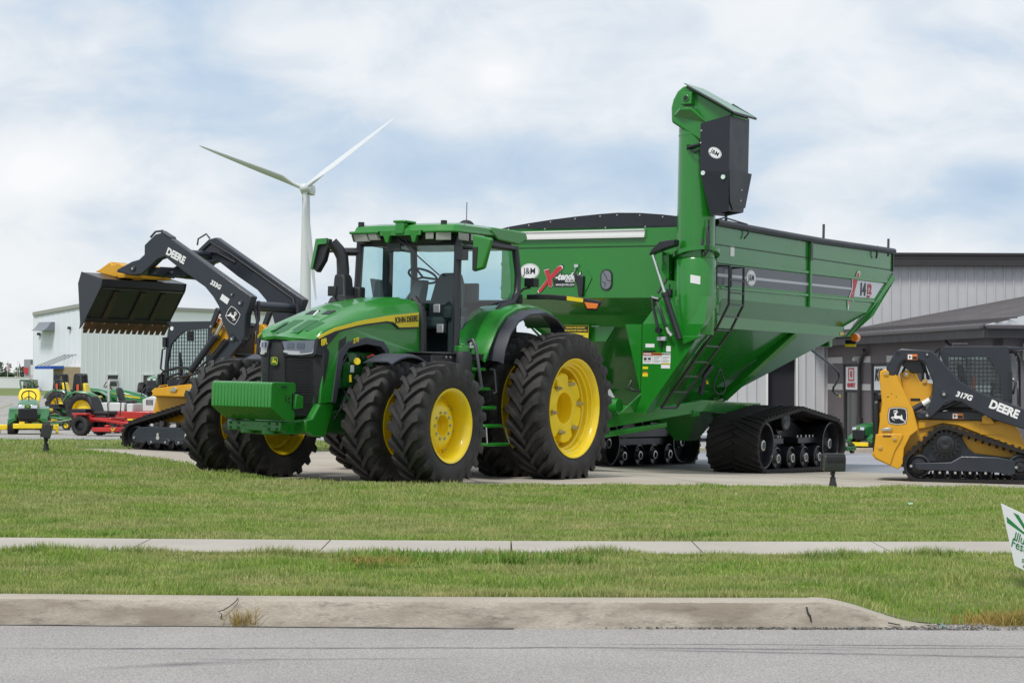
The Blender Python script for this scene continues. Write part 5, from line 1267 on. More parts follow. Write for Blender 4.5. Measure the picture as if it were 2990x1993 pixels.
# front graphics
FX = -3.897 + CO
jm_badge(CT, (FX, -1.365, 3.045), (0, 1, 0), (0, 0, 1), .18, .125)
def FP(y, z, d): return Vector((FX + .001 + d, y, z))
m = MB()
XW = [(-1.10, 3.06), (-1.005, 3.085), (-.985, 2.975), (-.86, 3.105), (-.80, 3.135), (-.76, 3.13), (-.745, 3.09), (-.80, 3.04), (-.945, 2.91), (-.93, 2.81), (-.955, 2.79), (-1.0, 2.795), (-1.015, 2.86), (-1.14, 2.72), (-1.19, 2.695), (-1.215, 2.72), (-1.17, 2.77), (-1.035, 2.92)]
cx, cz = -.98, 2.91
m.sheet([FP(cx + (y - cx) * 1.06, cz + (z - cz) * 1.05, .003) for y, z in XW], (.002, 0, 0), 0)
m.sheet([FP(y, z, .0055) for y, z in XW], (.002, 0, 0), 1)
m.sheet([FP(cx + (y - cx) * .93 + .0, cz + (z - cz) * .95, .008) for y, z in XW], (.002, 0, 0), 2)
m.sheet([FP(-.93, 2.905, .002), FP(-.535, 2.905, .002), FP(-.535, 2.795, .002), FP(-.90, 2.795, .002)], (.002, 0, 0), 0)
m.build('xtended_mark', [DARKD, WHITE, REDD], CT, smooth=0)
text(CT, '-tended', .150, (FX + .003, -.672, 2.955), (0, 1, .02), (0, 0, 1), DARKD, bold=.017, xs=.93, shear=.35, ext=.001)
text(CT, '-tended', .150, (FX + .007, -.672, 2.955), (0, 1, .02), (0, 0, 1), WHITE, bold=.006, xs=.93, shear=.35, ext=.001)
text(CT, 'REACH', .055, (FX + .008, -.615, 2.882), (0, 1, 0), (0, 0, 1), WHITE, bold=.001, ext=.001)
text(CT, 'www.jm-inc.com', .058, (FX + .008, -.705, 2.83), (0, 1, 0), (0, 0, 1), WHITE, bold=.0008, xs=.86, ext=.001)
P, n_ = mapper((FX, .04, 2.90), (0, 1, 0), (0, 0, 1))
def stadium(P, w, h, d, n=10):
    out = []
    for k in range(n + 1): a = math.pi * k / n; out.append(P(w * math.cos(a), (h - w) + w * math.sin(a), d))
    for k in range(n + 1): a = math.pi + math.pi * k / n; out.append(P(w * math.cos(a), -(h - w) + w * math.sin(a), d))
    return out
m = MB(); m.sheet(stadium(P, .105, .165, 0), n_ * .014, 0); wn = m.build('window', BLACK, CT)
m = MB(); m.sheet(stadium(P, .085, .145, .0145), n_ * .003, 0); m.build('pane', mat('bin_window', (.16, .17, .20), .15, coat=.6), wn, smooth=0)
m = MB(); m.tube([P(-.05, .12, .019), P(.01, .03, .019), P(.02, -.01, .019), P(.08, -.02, .019)], .005, 4); m.tube([P(-.07, -.03, .019), P(-.01, -.05, .019), P(-.02, -.11, .019)], .005, 4); m.build('crack_line', DARKD, wn)
m = CM(); m.prism([(-.535, 2.985), (-.35, 2.965), (-.355, 2.64), (-.435, 2.64), (-.455, 2.80), (-.50, 2.90)], 0, -3.895, -3.84); m.build('hose_bracket', BLACK, CT, bevel=.012)
m = CM(); m.prism([(-.345, 3.06), (-.325, 3.06), (-.22, 2.93), (-.33, 2.72)], 0, -3.897, -3.885); m.prism([(-.50, 3.02), (-.48, 3.05), (-.44, 2.97)], 0, -3.897, -3.88); m.build('bracket_gusset', BG, CT)
m = CM(); m.tube([(-3.88, -.55, 3.0), (-3.86, -.50, 3.10)], .008, 5); m.box((-3.87, -.53, 3.10), (-3.86, -.46, 3.145)); m.build('flag_tag', SILVD, CT)
# auger: lower housing, casing, tube, head and spout
m = CM()
def hs(z, xf, xb, y0, y1, k=.16): return [Vector((xf, y0, z)), Vector((xf, y1, z)), Vector((xb, y1 - k, z)), Vector((xb, y0, z))]
m.loft([hs(.86, -3.28, -3.85, .90, 1.10), hs(1.08, -3.29, -3.87, 1.01, 1.24), hs(1.90, -3.30, -3.90, 1.01, 1.86), hs(2.20, -3.30, -3.92, 1.01, 2.04, .10), hs(2.62, -3.38, -3.92, 1.30, 2.05, .02)]); m.build('auger_housing', BG, CT, smooth=0)
m = CM(); m.sheet([(-3.29, 1.0, 1.17), (-3.29, .72, 2.19), (-3.29, 1.0, 2.19)], (-.02, 0, 0)); m.sheet([(-3.30, .90, .87), (-3.0, .82, .86), (-3.30, 1.0, 1.15)], (0, .02, 0)); m.build('housing_gusset', BG, CT)
AX, AY = -3.60, 1.72
m = CM(); m.lathe([(.01, 2.05), (.30, 2.05), (.315, 2.35), (.315, 3.16), (.29, 3.20)], (AX, AY, 0), 2, 40); m.build('auger_casing', BG, CT, smooth=40)
m = CM(); rg = []
for r_2, dz in ((.29, -.03), (.365, -.03), (.365, .03), (.29, .03)): rg.append([Vector((AX + r_2 * math.cos(a), AY + r_2 * math.sin(a), 3.24 + dz - .10 * math.cos(a + 2.2))) for a in np.linspace(0, 2 * math.pi, 41)[:-1]])
rg.append(rg[0]); m.loft(rg, cap=False); m.build('auger_collar', BG, CT, smooth=30)
m = CM(); m.lathe([(.288, 3.1), (.288, 5.30)], (AX, AY, 0), 2, 40); m.lathe([(.293, 5.02), (.293, 5.04)], (AX, AY, 0), 2, 40); m.build('auger_tube', BG, CT, smooth=40)
m = CM(); m.prism([(1.41, 5.22), (1.40, 5.44), (1.43, 5.56), (1.50, 5.68), (1.60, 5.755), (1.66, 5.75), (2.42, 5.33), (2.44, 5.26), (1.94, 5.13), (1.99, 4.98), (1.99, 4.86)], 0, -3.88, -3.31); m.build('auger_head', BG, CT, bevel=.055, seg=3)
m = CM(); m.box((-3.32, 1.62, 5.46), (-3.20, 1.80, 5.64)); m.sheet([(-3.32, 1.45, 5.35), (-3.18, 1.62, 5.42), (-3.20, 1.80, 5.42), (-3.32, 2.0, 5.22)], (0, 0, -.05)); m.cyl((-3.20, 1.71, 5.55), (-3.185, 1.71, 5.55), .055, n=16); hb = m.build('gearbox_mount', BG, CT, bevel=.01)
m = CM(); m.cyl((-3.186, 1.71, 5.55), (-3.18, 1.71, 5.55), .035, n=14); m.build('shaft_hole', DARKD, hb)
m = CM(); m.sheet([(-3.93, 1.64, 5.775), (-3.27, 1.64, 5.775), (-3.20, 2.20, 5.46), (-3.20, 2.50, 5.30), (-3.93, 2.50, 5.30), (-3.96, 2.10, 5.52)], (0, 0, .015)); m.build('head_lid', mat('lid_green', (.030, .20, .055), .30, coat=.5), CT)
m = CM(); m.tube([(-3.25, 1.70, 5.735), (-3.18, 2.22, 5.46), (-3.18, 2.50, 5.295), (-3.95, 2.50, 5.295), (-3.97, 2.1, 5.53)], .020, 6); m.build('lid_trim', BLACK, CT)
m = CM()
def sp(z, xf, xb, y0, y1, zs=0): return [Vector((xf, y0, z + zs)), Vector((xf, y1, z)), Vector((xb, y1, z + .02)), Vector((xb, y0, z + zs + .02))]
m.loft([sp(5.27, -3.24, -3.90, 1.94, 2.42, -.10), sp(4.44, -3.24, -3.90, 1.94, 2.42, .02), sp(3.86, -3.30, -3.80, 2.10, 2.40, -.05), sp(3.90, -3.34, -3.77, 2.13, 2.37, -.05), sp(4.4, -3.30, -3.84, 2.0, 2.36)], cap=False); m.build('spout', SPOUTM, CT, smooth=0)
m = CM(); m.sheet([(-3.22, 2.425, 4.47), (-3.95, 2.445, 4.47), (-3.82, 2.41, 3.95), (-3.42, 2.40, 3.88), (-3.30, 2.41, 4.0)], (0, .012, 0)); m.build('spout_boot', SPOUTM, CT, smooth=0)
m = CM()
for x, z in ((-3.66, 4.40), (-3.64, 4.20), (-3.62, 4.04)): m.cyl((x, 2.425, z), (x, 2.445, z), .014, n=6)
for y, z in ((1.96, 5.06), (1.95, 4.88)): m.cyl((-3.245, y, z), (-3.23, y, z), .014, n=6)
m.build('spout_bolts', STEEL, CT)
for y, z in ((2.0, 4.43), (2.33, 4.36)):
    m = CM(); m.cyl((-3.238, y, z), (-3.226, y, z), .034, n=18); m.build('spout_disc', mat('pale_disc', (.62, .75, .70), .5), CT)
jm_badge(CT, (-3.236 + CO, 2.19, 4.72), (0, .75, -.42), (0, .42, .75), .115, .075)
m = CM(); m.cyl((-3.28, 1.72, 4.82), (-3.28, 1.92, 4.86), .03, n=8); m.sheet([(-3.33, 1.62, 4.86), (-3.30, 1.74, 4.86), (-3.31, 1.70, 4.78)], (.0, 0, .01)); m.tube([(-3.27, 1.76, 4.78), (-3.25, 1.84, 4.75), (-3.26, 1.93, 4.79)], .012, 5); m.build('spout_actuator', BLACK, CT)
m = CM()
for z0, z1, a0, a1 in ((4.62, 4.42, 2.55, 2.85), (4.30, 3.98, 2.5, 2.8)):
    m.add([(AX + .2905 * math.cos(a), AY + .2905 * math.sin(a) * -1, z) for z in (z0, z1) for a in np.linspace(a0 + 2.05, a1 + 2.05, 5)], [(k, k + 1, k + 6, k + 5) for k in range(4)])
m.build('tube_sticker', SILVD, CT, smooth=0)
m = CM(); m.add([(AX + .317 * math.cos(a), AY + .317 * math.sin(a), z + (a - .3) * -.05) for z in (2.93, 2.81) for a in np.linspace(.72, .25, 6)][::1], [(k, k + 1, k + 7, k + 6) for k in range(5)]); m.build('tube_sticker', WHITE, CT, smooth=0)
# fold linkage
m = CM(); m.prism([(1.18, 3.22), (1.22, 3.30), (1.36, 3.42), (1.60, 3.45), (1.60, 3.36), (1.42, 3.31), (1.24, 3.25)], 0, -3.30, -3.12); m.build('fold_arm', BLACK, CT, bevel=.01)
m = CM(); m.cyl((-3.2, 1.21, 3.23), (-3.2, 1.44, 2.62), .022, n=10); m.build('fold_rod', CHROME, CT)
m = CM(); m.cyl((-3.2, 1.43, 2.64), (-3.2, 1.69, 1.97), .046, n=14); m.cyl((-3.2, 1.425, 2.66), (-3.2, 1.44, 2.61), .058, n=14); m.build('fold_cylinder', BLACK, CT)
m = CM(); m.tube([(-3.22, 1.20, 2.60), (-3.2, 1.23, 2.45), (-3.2, 1.33, 2.12)], .022, 8); m.cyl((-3.24, 1.335, 2.10), (-3.16, 1.335, 2.10), .045, n=10); m.tube([(-3.25, 1.20, 2.60), (-3.22, 1.30, 2.50), (-3.2, 1.40, 2.30), (-3.2, 1.47, 2.12), (-3.2, 1.52, 2.03)], .018, 6); m.build('fold_link', BLACK, CT)
m = CM(); m.tube([(-3.2, 1.47, 2.14), (-3.2, 1.50, 2.08), (-3.2, 1.56, 2.02)], .03, 6); m.tube([(-3.22, 1.20, 2.60), (-3.2, 1.26, 2.58), (-3.18, 1.34, 2.57)], .02, 6); m.build('fittings', STEEL, CT)
m = CM(); m.prism([(1.60, 1.96), (1.72, 2.02), (2.02, 2.02), (1.74, 1.90)], 0, -3.31, -3.24); m.build('link_bracket', BG, CT, bevel=.01); m = CM(); m.prism([(1.28, 3.0), (1.40, 2.85), (1.40, 3.25), (1.28, 3.30)], 0, -3.6, -3.35); m.build('link_bracket', BG, CT, bevel=.01)
m = CM(); m.tube([(-3.45, 1.4, 2.98), (-3.3, 1.25, 2.66)], .02, 6); m.tube([(-3.40, 2.00, 3.65), (-3.35, 2.04, 3.45), (-3.35, 2.06, 3.30), (-3.38, 1.98, 3.22), (-3.4, 1.92, 3.35), (-3.42, 1.93, 3.48)], .022, 6); m.tube([(-3.42, 2.02, 3.75), (-3.38, 2.05, 3.4), (-3.4, 2.02, 3.28)], .014, 5); m.build('hydraulic_hose', BLACK, CT)
m = CM(); m.cyl((-3.36, 1.42, 2.62), (-3.36, 1.42, 2.72), .05, n=10); m.tube([(-3.36, 1.42, 2.70), (-3.36, 1.42, 2.80)], .012, 5); m.build('valve_block', BLACK, CT)
# stickers on the housing
HX = -3.298 + CO
def stick(y0, z0, y1, z1, mt, name='sticker', d=.0, par=None):
    m = MB(); m.box((HX + .0005 + d, y0, z0), (HX + .004 + d, y1, z1)); return m.build(name, mt, par or CT, smooth=0)
s0 = stick(1.03, 1.60, 1.19, 1.765, WHITE); s1 = stick(1.195, 1.60, 1.345, 1.765, WHITE); s2 = stick(1.35, 1.60, 1.495, 1.765, WHITE)
stick(1.03, 1.725, 1.19, 1.765, REDD, 'sticker_header', .0045, s0); stick(1.195, 1.725, 1.345, 1.765, ORGD, 'sticker_header', .0045, s1)
text(s0, 'DANGER', .032, (HX + .010, 1.11, 1.745), (0, 1, 0), (0, 0, 1), WHITE, bold=.001); text(s1, 'WARNING', .030, (HX + .010, 1.27, 1.745), (0, 1, 0), (0, 0, 1), DARKD, bold=.001); text(s2, 'IMPORTANT', .026, (HX + .005, 1.422, 1.745), (0, 1, 0), (0, 0, 1), DARKD, bold=.001)
for sx_, y0, y1 in ((s0, 1.04, 1.18), (s1, 1.21, 1.335), (s2, 1.362, 1.485)):
    m = MB()
    for k in range(5): m.box((HX + .0045, y0, 1.705 - k * .02), (HX + .006, y1 - (k % 3) * .02, 1.709 - k * .02))
    m.build('small_print', GREYD, sx_, smooth=0)
m = MB(); m.box((HX + .0045, 1.05, 1.655), (HX + .007, 1.09, 1.69)); m.box((HX + .0045, 1.12, 1.66), (HX + .007, 1.165, 1.69)); m.build('pictogram', DARKD, s0)
stick(1.355, 1.60, 1.49, 1.615, YELD, 'sticker_header', .0045, s2)
stick(1.34, 1.535, 1.49, 1.59, WHITE); stick(1.03, 1.775, 1.24, 1.80, DARKD); stick(1.42, 1.785, 1.495, 1.87, WHITE); stick(1.07, 1.845, 1.22, 1.90, WHITE)
stick(1.03, 1.52, 1.12, 1.555, YELD); q = stick(1.03, 1.37, 1.12, 1.455, YELD); stick(1.04, 1.345, 1.11, 1.368, DARKD); stick(1.04, 1.457, 1.11, 1.475, ORGD); stick(1.02, 1.25, 1.11, 1.285, YELD)
m = MB(); m.box((HX, 1.29, 1.945), (HX + .07, 1.43, 2.005)); m.build('light_box', SILVD, CT, bevel=.01)
m = MB(); m.tube([(HX + .03, 1.34, 1.945), (HX + .03, 1.345, 1.85)], .022, 6); m.build('light_plug', BLACK, CT)
# reflectors and small signs on the front beam, dealer sign
def fb(y0, z0, y1, z1, mt, name, d=0, par=None, x=-4.327): m = CM(); m.box((x + d, y0, z0), (x + .004 + d, y1, z1)); return m.build(name, mt, par or CT, smooth=0)
fb(1.40, 2.225, 1.62, 2.27, mat('amber_reflector', (.72, .42, .02), .3, coat=.5), 'reflector')
k = fb(1.35, 2.12, 1.505, 2.19, DARKD, 'safety_sign'); fb(1.36, 2.160, 1.495, 2.164, YELD, 'sign_line', .0045, k); fb(1.36, 2.135, 1.495, 2.139, YELD, 'sign_line', .0045, k)
m = CM(); m.box((-4.22, -.90, 1.55), (-4.20, -.44, 2.20)); d_ = m.build('notice_board', YELD, CT, bevel=.004)
m = CM(); m.box((-4.199, -.895, 2.085), (-4.196, -.445, 2.195)); m.build('notice_header', DARKD, d_)
text(d_, 'DEALER PRE-DELIVERY', .036, (-4.194 + CO, -.67, 2.16), (0, 1, 0), (0, 0, 1), YELD, bold=.001); text(d_, 'INSTRUCTIONS GRAIN CART', .032, (-4.194 + CO, -.67, 2.115), (0, 1, 0), (0, 0, 1), YELD, bold=.001)
m = CM()
for k in range(7): m.box((-4.199, -.87, 2.04 - k * .03), (-4.197, -.49 - (k % 3) * .05, 2.045 - k * .03))
m.build('small_print', GREYD, d_, smooth=0)
m = CM(); m.box((-4.327, -.45, 2.13), (-4.322, -.32, 2.195)); m.build('sticker', WHITE, CT, smooth=0)
m = CM(); m.prism([(-.95, 2.185), (-.02, 2.185), (-.18, 1.95), (-.95, 1.95)], 0, -4.36, -4.31); m.build('front_gusset', BG, CT); m = CM(); m.prism([(.50, 2.185), (.72, 2.185), (.72, 1.96)], 0, -4.36, -4.31); m.build('front_gusset', BG, CT)
for sd_ in (1, -1):
    m = CM(); m.sheet([(-4.36, 1.62 * sd_, 2.18), (-4.42, 1.62 * sd_, 2.18), (-5.35, .74 * sd_, 1.02), (-5.1, .74 * sd_, 1.02)], (0, .02 * sd_, 0)); m.build('corner_leg', BG, CT)
    m = CM(); m.beam((-7.43, 1.645 * sd_, 2.19), (-6.55, .80 * sd_, 1.10), .10, .14, up=(0, 1, 0)); m.build('hopper_rib', BG, CT)
    m = CM(); m.beam((-7.95, .72 * sd_, 1.62), (-6.45, .72 * sd_, 1.04), .08, .12); m.build('rear_brace', BG, CT)

m = CM(); m.cyl((-5.02, .1, 1.62), (-4.95, .1, 1.66), .12, n=16); m.build('clean_out_door', BLACK, CT)
# frame, tongue, axle
def beam3(m, pts, w, h):
    g = []
    for i, q in enumerate(pts):
        a = Vector(pts[max(i - 1, 0)]); b = Vector(pts[min(i + 1, len(pts) - 1)]); d = (b - a); d.z = 0; d.normalize(); sdv = Vector((-d.y, d.x, 0))
        g.append([Vector(q) + sdv * s_ * w / 2 + Vector((0, 0, t * h / 2)) for s_, t in ((-1, -1), (1, -1), (1, 1), (-1, 1))])
    m.loft(g)
for sd_ in (1, -1):
    m = CM(); beam3(m, [(-1.3, .04 * sd_, .50), (-3.0, .45 * sd_, .70), (-5.05, .97 * sd_, .935), (-5.25, 1.0 * sd_, .965), (-5.75, 1.0 * sd_, .965), (-6.1, .86 * sd_, .945), (-7.9, .80 * sd_, .92)], .13, .19); m.build('tongue_beam', BG, CT, bevel=.012)
    m = CM(); beam3(m, [(-1.3, .04 * sd_, .35), (-3.0, .45 * sd_, .50), (-4.45, .82 * sd_, .665)], .11, .075); m.build('lower_tongue', BG, CT, bevel=.01)
m = CM(); m.beam((-7.45, -1.2, .76), (-7.45, 1.2, .76), .26, .26); m.beam((-4.2, -.7, .86), (-4.2, .7, .86), .12, .16); m.box((-4.9, -.75, .78), (-4.6, .75, .95)); m.box((-5.2, .98, .80), (-5.0, 1.06, .90)); m.build('axle', BG, CT, bevel=.01)
m = CM(); m.box((-2.7, -.34, .82), (-2.0, .34, .98)); m.box((-3.4, -.42, .70), (-2.9, .42, .86)); m.build('hitch_deck', BLACK, CT, bevel=.02)
m = CM(); m.cyl((-3.1, -.15, .95), (-3.1, .75, .95), .12, n=16); m.build('gearbox', BG, CT)
m = CM(); m.loft([ring(.94, .94, -6.35, -7.3, .50), ring(.36, .36, -6.65, -7.0, .12)]); m.build('sump', BG, CT, smooth=0)
m = CM(); m.tube([(-3.1, .95, 1.34), (-3.05, .93, 1.24), (-3.06, 1.0, 1.19), (-3.1, 1.1, 1.19)], .02, 6); m.build('jack_handle', BLACK, CT)
m = CM(); lp = [(-5.43 + .22 * math.sin(a) * .8, 1.28 + .03 * math.sin(2 * a), 1.36 + .20 * math.cos(a)) for a in np.linspace(0, 2 * math.pi, 20)]; m.tube(lp, .012, 5); m.tube([(-5.40, 1.15, 1.60), (-5.25, 1.10, 1.45), (-5.18, 1.06, 1.14)], .045, 6); m.build('wash_hose', BLACK, CT)
m = CM(); m.cyl((-5.12, 1.2, 1.36), (-5.07, 1.24, 1.33), .02, n=8); m.build('hose_coupler', YELD, CT)
# ladder
m = CM()
for x in (-3.95, -4.45): m.tube([(x, 1.93, 3.10), (x, 2.12, 3.10), (x, 2.12, 2.52), (x, 1.93, 2.16), (x, 1.02, .94)], .020, 8); m.tube([(x + .13, 1.92, 3.12), (x + .13, 1.97, 3.10), (x + .13, 1.97, 2.80), (x + .13, 1.92, 2.80)], .016, 6)
m.tube([(-3.95, 1.02, .94), (-4.45, 1.02, .94)], .022, 6); m.build('ladder_rails', BLACK, CT)
zz_ = [(2.12, 2.89), (2.12, 2.70), (2.12, 2.525), (2.03, 2.34)] + [(lerp(1.93, 1.02, t), lerp(2.16, .94, t)) for t in (.02, .22, .42, .60, .80)]
for y, z in zz_:
    m = CM(); m.beam((-3.95, y, z), (-4.45, y, z), .03, .022); m.build('rung', BLACK, CT)
# rear lamp bracket, hose
for sd_ in (1, -1):
    m = CM(); m.cyl((-9.80, 1.79 * sd_, 2.19), (-9.86, 1.79 * sd_, 2.19), .07, n=20); m.cyl((-9.74, 1.79 * sd_, 2.19), (-9.80, 1.79 * sd_, 2.19), .07, n=20); m.build('marker_lamp', AMBER, CT)
    m = CM(); m.beam((-9.5, 1.2 * sd_, 2.16), (-9.82, 1.72 * sd_, 2.19), .03, .03); m.box((-9.83, min(1.60 * sd_, 1.80 * sd_), 2.03), (-9.79, max(1.60 * sd_, 1.80 * sd_), 2.15)); m.build('lamp_arm', BLACK, CT)
    m = CM(); m.box((-9.785, min(1.60 * sd_, 1.80 * sd_), 2.03), (-9.775, max(1.60 * sd_, 1.80 * sd_), 2.075)); m.build('reflector', YELD, CT)
    m = CM(); m.sheet([(-9.30, 1.703 * sd_, 2.27), (-9.47, 1.703 * sd_, 2.27), (-9.47, 1.703 * sd_, 2.22), (-9.30, 1.703 * sd_, 2.22)], (0, .004 * sd_, 0)); m.build('reflector', MATS['amber_reflector'], CT, smooth=0)
m = CM(); m.box((-9.66, 1.10, 2.02), (-9.5, 1.42, 2.19)); m.build('rear_bracket', BG, CT, bevel=.02)
m = CM(); m.tube([(-9.0, 1.3, 1.95), (-9.87, 1.3, 1.71), (-10.22, 1.3, 1.58), (-10.28, 1.3, 1.50), (-10.15, 1.3, 1.38), (-10.02, 1.3, 1.31), (-10.0, 1.3, 1.25), (-10.1, 1.3, 1.20), (-10.25, 1.3, 1.17)], .022, 6); rh = m.build('rear_hose', BLACK, CT)
m = CM(); m.cyl((-10.24, 1.3, 1.175), (-10.31, 1.3, 1.15), .026, n=8); m.build('hose_tip', YELD, rh)
# ---- track units
def hull(circles, n=48):
    pts = sorted({(round(cx + r * math.cos(2 * math.pi * k / n), 5), round(cz + r * math.sin(2 * math.pi * k / n), 5)) for cx, cz, r in circles for k in range(n)})
    def half(ps):
        h = []
        for q in ps:
            while len(h) >= 2 and (h[-1][0] - h[-2][0]) * (q[1] - h[-2][1]) - (h[-1][1] - h[-2][1]) * (q[0] - h[-2][0]) <= 0: h.pop()
            h.append(q)
        return h
    a = half(pts); b = half(pts[::-1]); return a[:-1] + b[:-1]
def resample(loop, n):
    L = [0]
    for i in range(len(loop)): a, b = loop[i], loop[(i + 1) % len(loop)]; L.append(L[-1] + math.hypot(b[0] - a[0], b[1] - a[1]))
    out = []
    for k in range(n):
        s_ = L[-1] * k / n; i = max(j for j in range(len(loop)) if L[j] <= s_ + 1e-9); t = (s_ - L[i]) / max(1e-9, L[i + 1] - L[i]); a, b = loop[i], loop[(i + 1) % len(loop)]
        out.append((lerp(a[0], b[0], t), lerp(a[1], b[1], t)))
    return out
def belt(m, loop, y0, y1, th, lug, mode='chevron', n=None, inner=0.0):
    """rubber belt along a closed (x, z) outline; lugs outside, guide blocks inside"""
    N = n * 3
    P = resample(loop, N); nr = []
    for i in range(N):
        a, b = P[i - 1], P[(i + 1) % N]; d = Vector((b[0] - a[0], 0, b[1] - a[1])).normalized(); nr.append(Vector((d.z, 0, -d.x)))
    if sum((P[i][0] * P[(i + 1) % N][1] - P[(i + 1) % N][0] * P[i][1]) for i in range(N)) < 0: nr = [-q for q in nr]
    def pt(i, y, o):
        i0 = math.floor(i); t = i - i0; a, b = P[i0 % N], P[(i0 + 1) % N]; q = (nr[i0 % N] * (1 - t) + nr[(i0 + 1) % N] * t).normalized()
        return Vector((lerp(a[0], b[0], t), y, lerp(a[1], b[1], t))) + q * o
    rg = [[pt(i, y0, -th), pt(i, y1, -th), pt(i, y1, 0), pt(i, y0, 0)] for i in range(N)]; rg.append(rg[0]); m.loft(rg, cap=False)
    ym = (y0 + y1) / 2
    for k in range(n):
        c = k * 3
        if mode == 'chevron':
            for s_, e in ((1, y1), (-1, y0)):
                off = 1.5 if s_ < 0 else 0; g = []
                for t in np.linspace(0, 1, 6):
                    y = lerp(ym - s_ * .02, e, t); i = c + off + (1 - t) * 5.0
                    g.append([pt(i - .62, y, -.004), pt(i + .62, y, -.004), pt(i + .40, y, lug), pt(i - .40, y, lug)])
                m.loft(g)
        else:
            e0, e1 = y0, y1
            g = [[pt(c - .75, y, -.004), pt(c + .75, y, -.004), pt(c + .5, y, lug), pt(c - .5, y, lug)] for y in (e0, e1)]; m.loft(g)
        if inner: g = [[pt(c - .6, y, -th + .002), pt(c + .6, y, -th + .002), pt(c + .3, y, -th - inner), pt(c - .3, y, -th - inner)] for y in (ym - .06, ym + .06)]; m.loft(g)
    return m
def cart_track(side):
    root = empty('track_unit', CT)
    y0, y1 = 1.29, 2.20
    lp = hull([(-5.30, .415, .435), (-8.02, .405, .435), (-6.60, .80, .225)])
    m = CM(); belt(m, lp, y0, y1, .05, .028, 'chevron', 64, .05)
    for v in range(len(m.v)): m.v[v] = (m.v[v][0], m.v[v][1] * side, m.v[v][2])
    m.build('belt', TRUB, root, smooth=35)
    yo = 2.12
    for x, z in ((-5.30, .415), (-8.02, .405)):
        m = CM(); prof = [(.375, 1.40), (.375, yo), (.345, yo), (.335, yo - .03), (.32, yo - .16), (.13, yo - .14), (.11, yo - .10), (.01, yo - .10)]; prof = [(.01, 1.50), (.11, 1.50), (.13, 1.55), (.32, 1.57), (.335, 1.45), (.345, 1.42)] + [(.375, 1.42)] + prof[1:]
        m.lathe([(r, y * side) for r, y in prof], (x, 0, z), 1, 40); w = m.build('idler_wheel', BLACK, root, smooth=40)
        m = CM(); m.lathe([(.09, (yo - .10) * side), (.085, (yo - .02) * side), (.06, (yo - .015) * side)], (x, 0, z), 1, 24); m.lathe([(.09, 1.50 * side), (.085, 1.43 * side), (.06, 1.425 * side)], (x, 0, z), 1, 24); m.build('hub_ring', STEEL, w)
        m = CM(); m.cyl((x, (yo - .09) * side, z), (x, (yo - .018) * side, z), .058, n=18); ring_bolts(m, .03, 5, (yo - .02) * side, (yo - .012) * side, .008); m.build('hub_cap', DSTEEL, w)
    for x in (-5.83, -6.40, -6.95, -7.52):
        z = .195
        m = CM(); m.lathe([(.01, 1.48 * side), (.155, 1.47 * side), (.165, 1.43 * side), (.185, 1.44 * side), (.185, (yo - .02) * side), (.165, (yo - .01) * side), (.155, (yo - .05) * side), (.01, (yo - .06) * side)], (x, 0, z), 1, 32); w = m.build('road_wheel', BLACK, root, smooth=40)
        m = CM(); m.lathe([(.078, (yo - .06) * side), (.074, (yo + .01) * side), (.052, (yo + .012) * side)], (x, 0, z), 1, 20); m.lathe([(.078, 1.48 * side), (.074, 1.41 * side), (.052, 1.408 * side)], (x, 0, z), 1, 20); m.build('hub_ring', STEEL, w)
        m = CM(); m.cyl((x, (yo - .05) * side, z), (x, (yo + .008) * side, z), .050, n=16); m.build('hub_cap', DSTEEL, w)
    m = CM(); m.lathe([(.17, 1.42 * side), (.17, 1.9 * side), (.14, 1.92 * side), (.01, 1.9 * side)], (-6.60, 0, .80), 1, 24); m.build('drive_wheel', BLACK, root)
    m = CM()
    q = [(-5.7, .62), (-6.1, .78), (-6.35, .90), (-6.95, .90), (-7.75, .62), (-7.75, .50), (-5.7, .50)]
    m.prism(q, 1, 1.50 * side, 1.72 * side); m.box((-6.3, min(1.7 * side, 2.0 * side), .42), (-5.8, max(1.7 * side, 2.0 * side), .52)); m.box((-7.7, min(1.7 * side, 2.0 * side), .42), (-6.9, max(1.7 * side, 2.0 * side), .52))
    m.box((-6.15, min(1.6 * side, 1.95 * side), .20), (-6.0, max(1.6 * side, 1.95 * side), .44)); m.box((-7.3, min(1.6 * side, 1.95 * side), .20), (-7.15, max(1.6 * side, 1.95 * side), .44)); m.cyl((-6.62, 1.70 * side, .68), (-6.62, 1.78 * side, .68), .12, n=20)
    m.beam((-5.3, 1.62 * side, .42), (-8.0, 1.62 * side, .42), .12, .14); m.build('bogie_frame', BLACK, root, bevel=.01)
    m = CM()
    for x in (-5.85, -5.95, -6.15, -6.25, -6.95, -7.1, -7.3, -7.45, -7.6): m.cyl((x, 1.96 * side, .52), (x, 1.96 * side, .56), .014, n=6)
    for dx in (-.03, .03):
        for dz in (-.05, 0, .05): m.cyl((-6.62 + dx, 1.78 * side, .68 + dz), (-6.62 + dx, 1.795 * side, .68 + dz), .014, n=6)
    m.build('frame_bolts', STEEL, root)
    root.location = (-.81, -.35 * side, -.065 if side > 0 else -.135)
    return root
cart_track(1); cart_track(-1)
